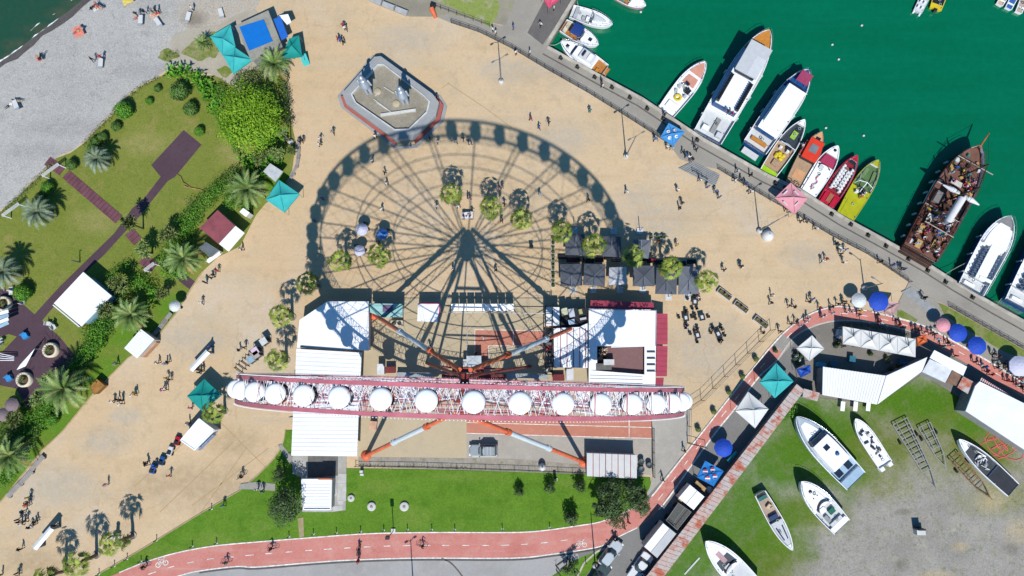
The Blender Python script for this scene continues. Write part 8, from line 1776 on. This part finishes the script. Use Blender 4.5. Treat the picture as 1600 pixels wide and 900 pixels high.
for i, (x, y) in enumerate(((150, 9), (155, 11), (146, 11), (120, 50), (125, 46), (60, 91), (64, 89), (215, 28), (244, 22), (15, 165), (24, 160), (28, 158))): person(x, y, ('s', 's', 'k', 's', 's', 's', 'k', 's', 's', 'w', 'k', 'n')[i], 'lying on the beach', 'lie', z=-.02, sc_=.9)
for (x, y, w, d, hc, lb) in ((122, 49, 1.4, 1.7, 'f0907c', 'coral beach towel near the waterline'), (150, 13, 1.0, .8, 'e8e0e0', 'white beach towel at the top of the beach'), (200, 2, 1.6, .9, 'e8d068', 'yellow checked beach blanket at the top edge'), (242, 23, 1.4, .7, 'e8b898', 'peach beach towel between two bathers'), (61, 92, .9, .6, 'd8a090', 'dusty pink beach towel close to the sea')):
    p = at(x, y, 0); b = MB(); z = -.12 if x < 130 else -.02
    n = 6; V = [(-w/2+w*i/n, -d/2+d*j/n, .05*sin(i*1.7)*sin(j*1.3)+.03) for i in range(n+1) for j in range(n+1)]; b.raw(V, [(i*(n+1)+j, (i+1)*(n+1)+j, (i+1)*(n+1)+j+1, i*(n+1)+j+1) for i in range(n) for j in range(n)], M('towel_'+hc, S(hc), .9, .12, 4)); o = b.build('beach_towel', loc=(p.x, p.y, z+.05), rz=.5); tag(o, lb, 'towel')
# riders
for (x, y, a, c, lb) in ((228, 884, hd(1, -.25), 'k', 'at the left end of the track'), (355, 877, hd(1, -.15), 't', 'in the lane near the curve'), (428, 855, hd(-1, .05), 'k', 'above the dashes at left'), (562, 872, hd(-.3, 1), 'r', 'at the near edge of the track'), (562, 858, hd(.3, -1), 'k', 'crossing behind the red rider'), (660, 851, hd(1, .1), 'k', 'in the middle of the straight'), (379, 744, hd(1, -.6), 'k', 'on the plaza beside the lawn'), (47, 786, hd(1, -1), 'r', 'beside the grey benches'), (1438, 465, hd(.6, .7), 'k', 'on the lower grey ramp')):
    p = at(x, y, 0); place('bike', bike_mk, (p.x, p.y, .1 if False else .06), a, 1, 'dark bicycle ridden '+lb, 'bicycles being ridden'); person(x, y, c, 'cycling '+lb, 'ride', a, z=.06)
# passengers on the pirate ship
SH = bpy.data.objects['pirate_ship']; sa = SH.rotation_euler[2]; rgp = random.Random(99)
def ship_pt(t, y): L = 20.0; B_ = SHIPL*t; return Vector((SH.location.x+B_*cos(sa)-y*sin(sa), SH.location.y+B_*sin(sa)+y*cos(sa), 0))
SHIPL = (at(1530, 228, WATER+2.4)-at(1438, 396, WATER+2.4)).length
for zone, n, t0, t1, y0, y1 in (('on the ship stern deck', 42, .02, .36, -2.3, 2.3), ('in the ship waist', 9, .4, .58, -2.0, .8), ('on the ship bow deck', 15, .62, .72, -2.2, -.7), ('on the ship bow deck', 5, .62, .82, .9, 1.9)):
    for k in range(n):
        t = t0+(t1-t0)*((k*.618+.1) % 1); y = y0+(y1-y0)*((k*.414+rgp.uniform(0, .15)) % 1)
        person(0, 0, rgp.choice('wwkrbgpnykwmltkkwp'), zone, rgp.choice(('sit', 'stand', 'sit')), z=WATER+2.4-(.3 if zone[3:11] != 'ship wai' and 'waist' not in zone else .9) if 'bow' not in zone else WATER+2.05, P=ship_pt(t, y), group='ship passengers')
crowd('aboard the largest tour boat', '1128,186:k 1134,189:r', z=WATER+3.7)
def on_boat(nm_label, pts, place_):
    pass
for (x, y, c, z, pl) in ((1257, 222, 'k', WATER+.6, 'aboard the lime speed boat'), (1252, 228, 'w', WATER+.6, 'aboard the lime speed boat'), (1344, 308, 'o', WATER+.9, 'aboard the yellow speed boat'), (1349, 302, 'w', WATER+.9, 'aboard the yellow speed boat'), (1074, 134, 'k', WATER+.6, 'aboard the salmon decked boat')):
    p = at(x, y, z+.5); person(0, 0, c, pl, 'stand', z=z, P=p)
# ================================================================== labels: repeats told apart by their order in the photo
ORD = ['first', 'second', 'third', 'fourth', 'fifth', 'sixth', 'seventh', 'eighth', 'ninth', 'tenth', 'eleventh', 'twelfth', 'thirteenth', 'fourteenth', 'fifteenth', 'sixteenth', 'seventeenth', 'eighteenth', 'nineteenth', 'twentieth', 'twenty-first', 'twenty-second', 'twenty-third', 'twenty-fourth']
bpy.context.view_layer.update()
by = {}
for o in LABELLED: by.setdefault(o['label'], []).append(o)
for lb, os_ in by.items():
    if len(os_) < 2: continue
    px = [topx(o.location) for o in os_]; w_ = max(p[0] for p in px)-min(p[0] for p in px); h_ = max(p[1] for p in px)-min(p[1] for p in px); k = 0 if w_ >= h_*.7 else 1
    for i, (o, p) in enumerate(sorted(zip(os_, px), key=lambda t: t[1][k])):
        o['label'] = '%s, %s from %s' % (lb, ORD[i] if i < len(ORD) else str(i+1)+'th', ('left', 'top')[k])
        if 'group' not in o: o['group'] = lb
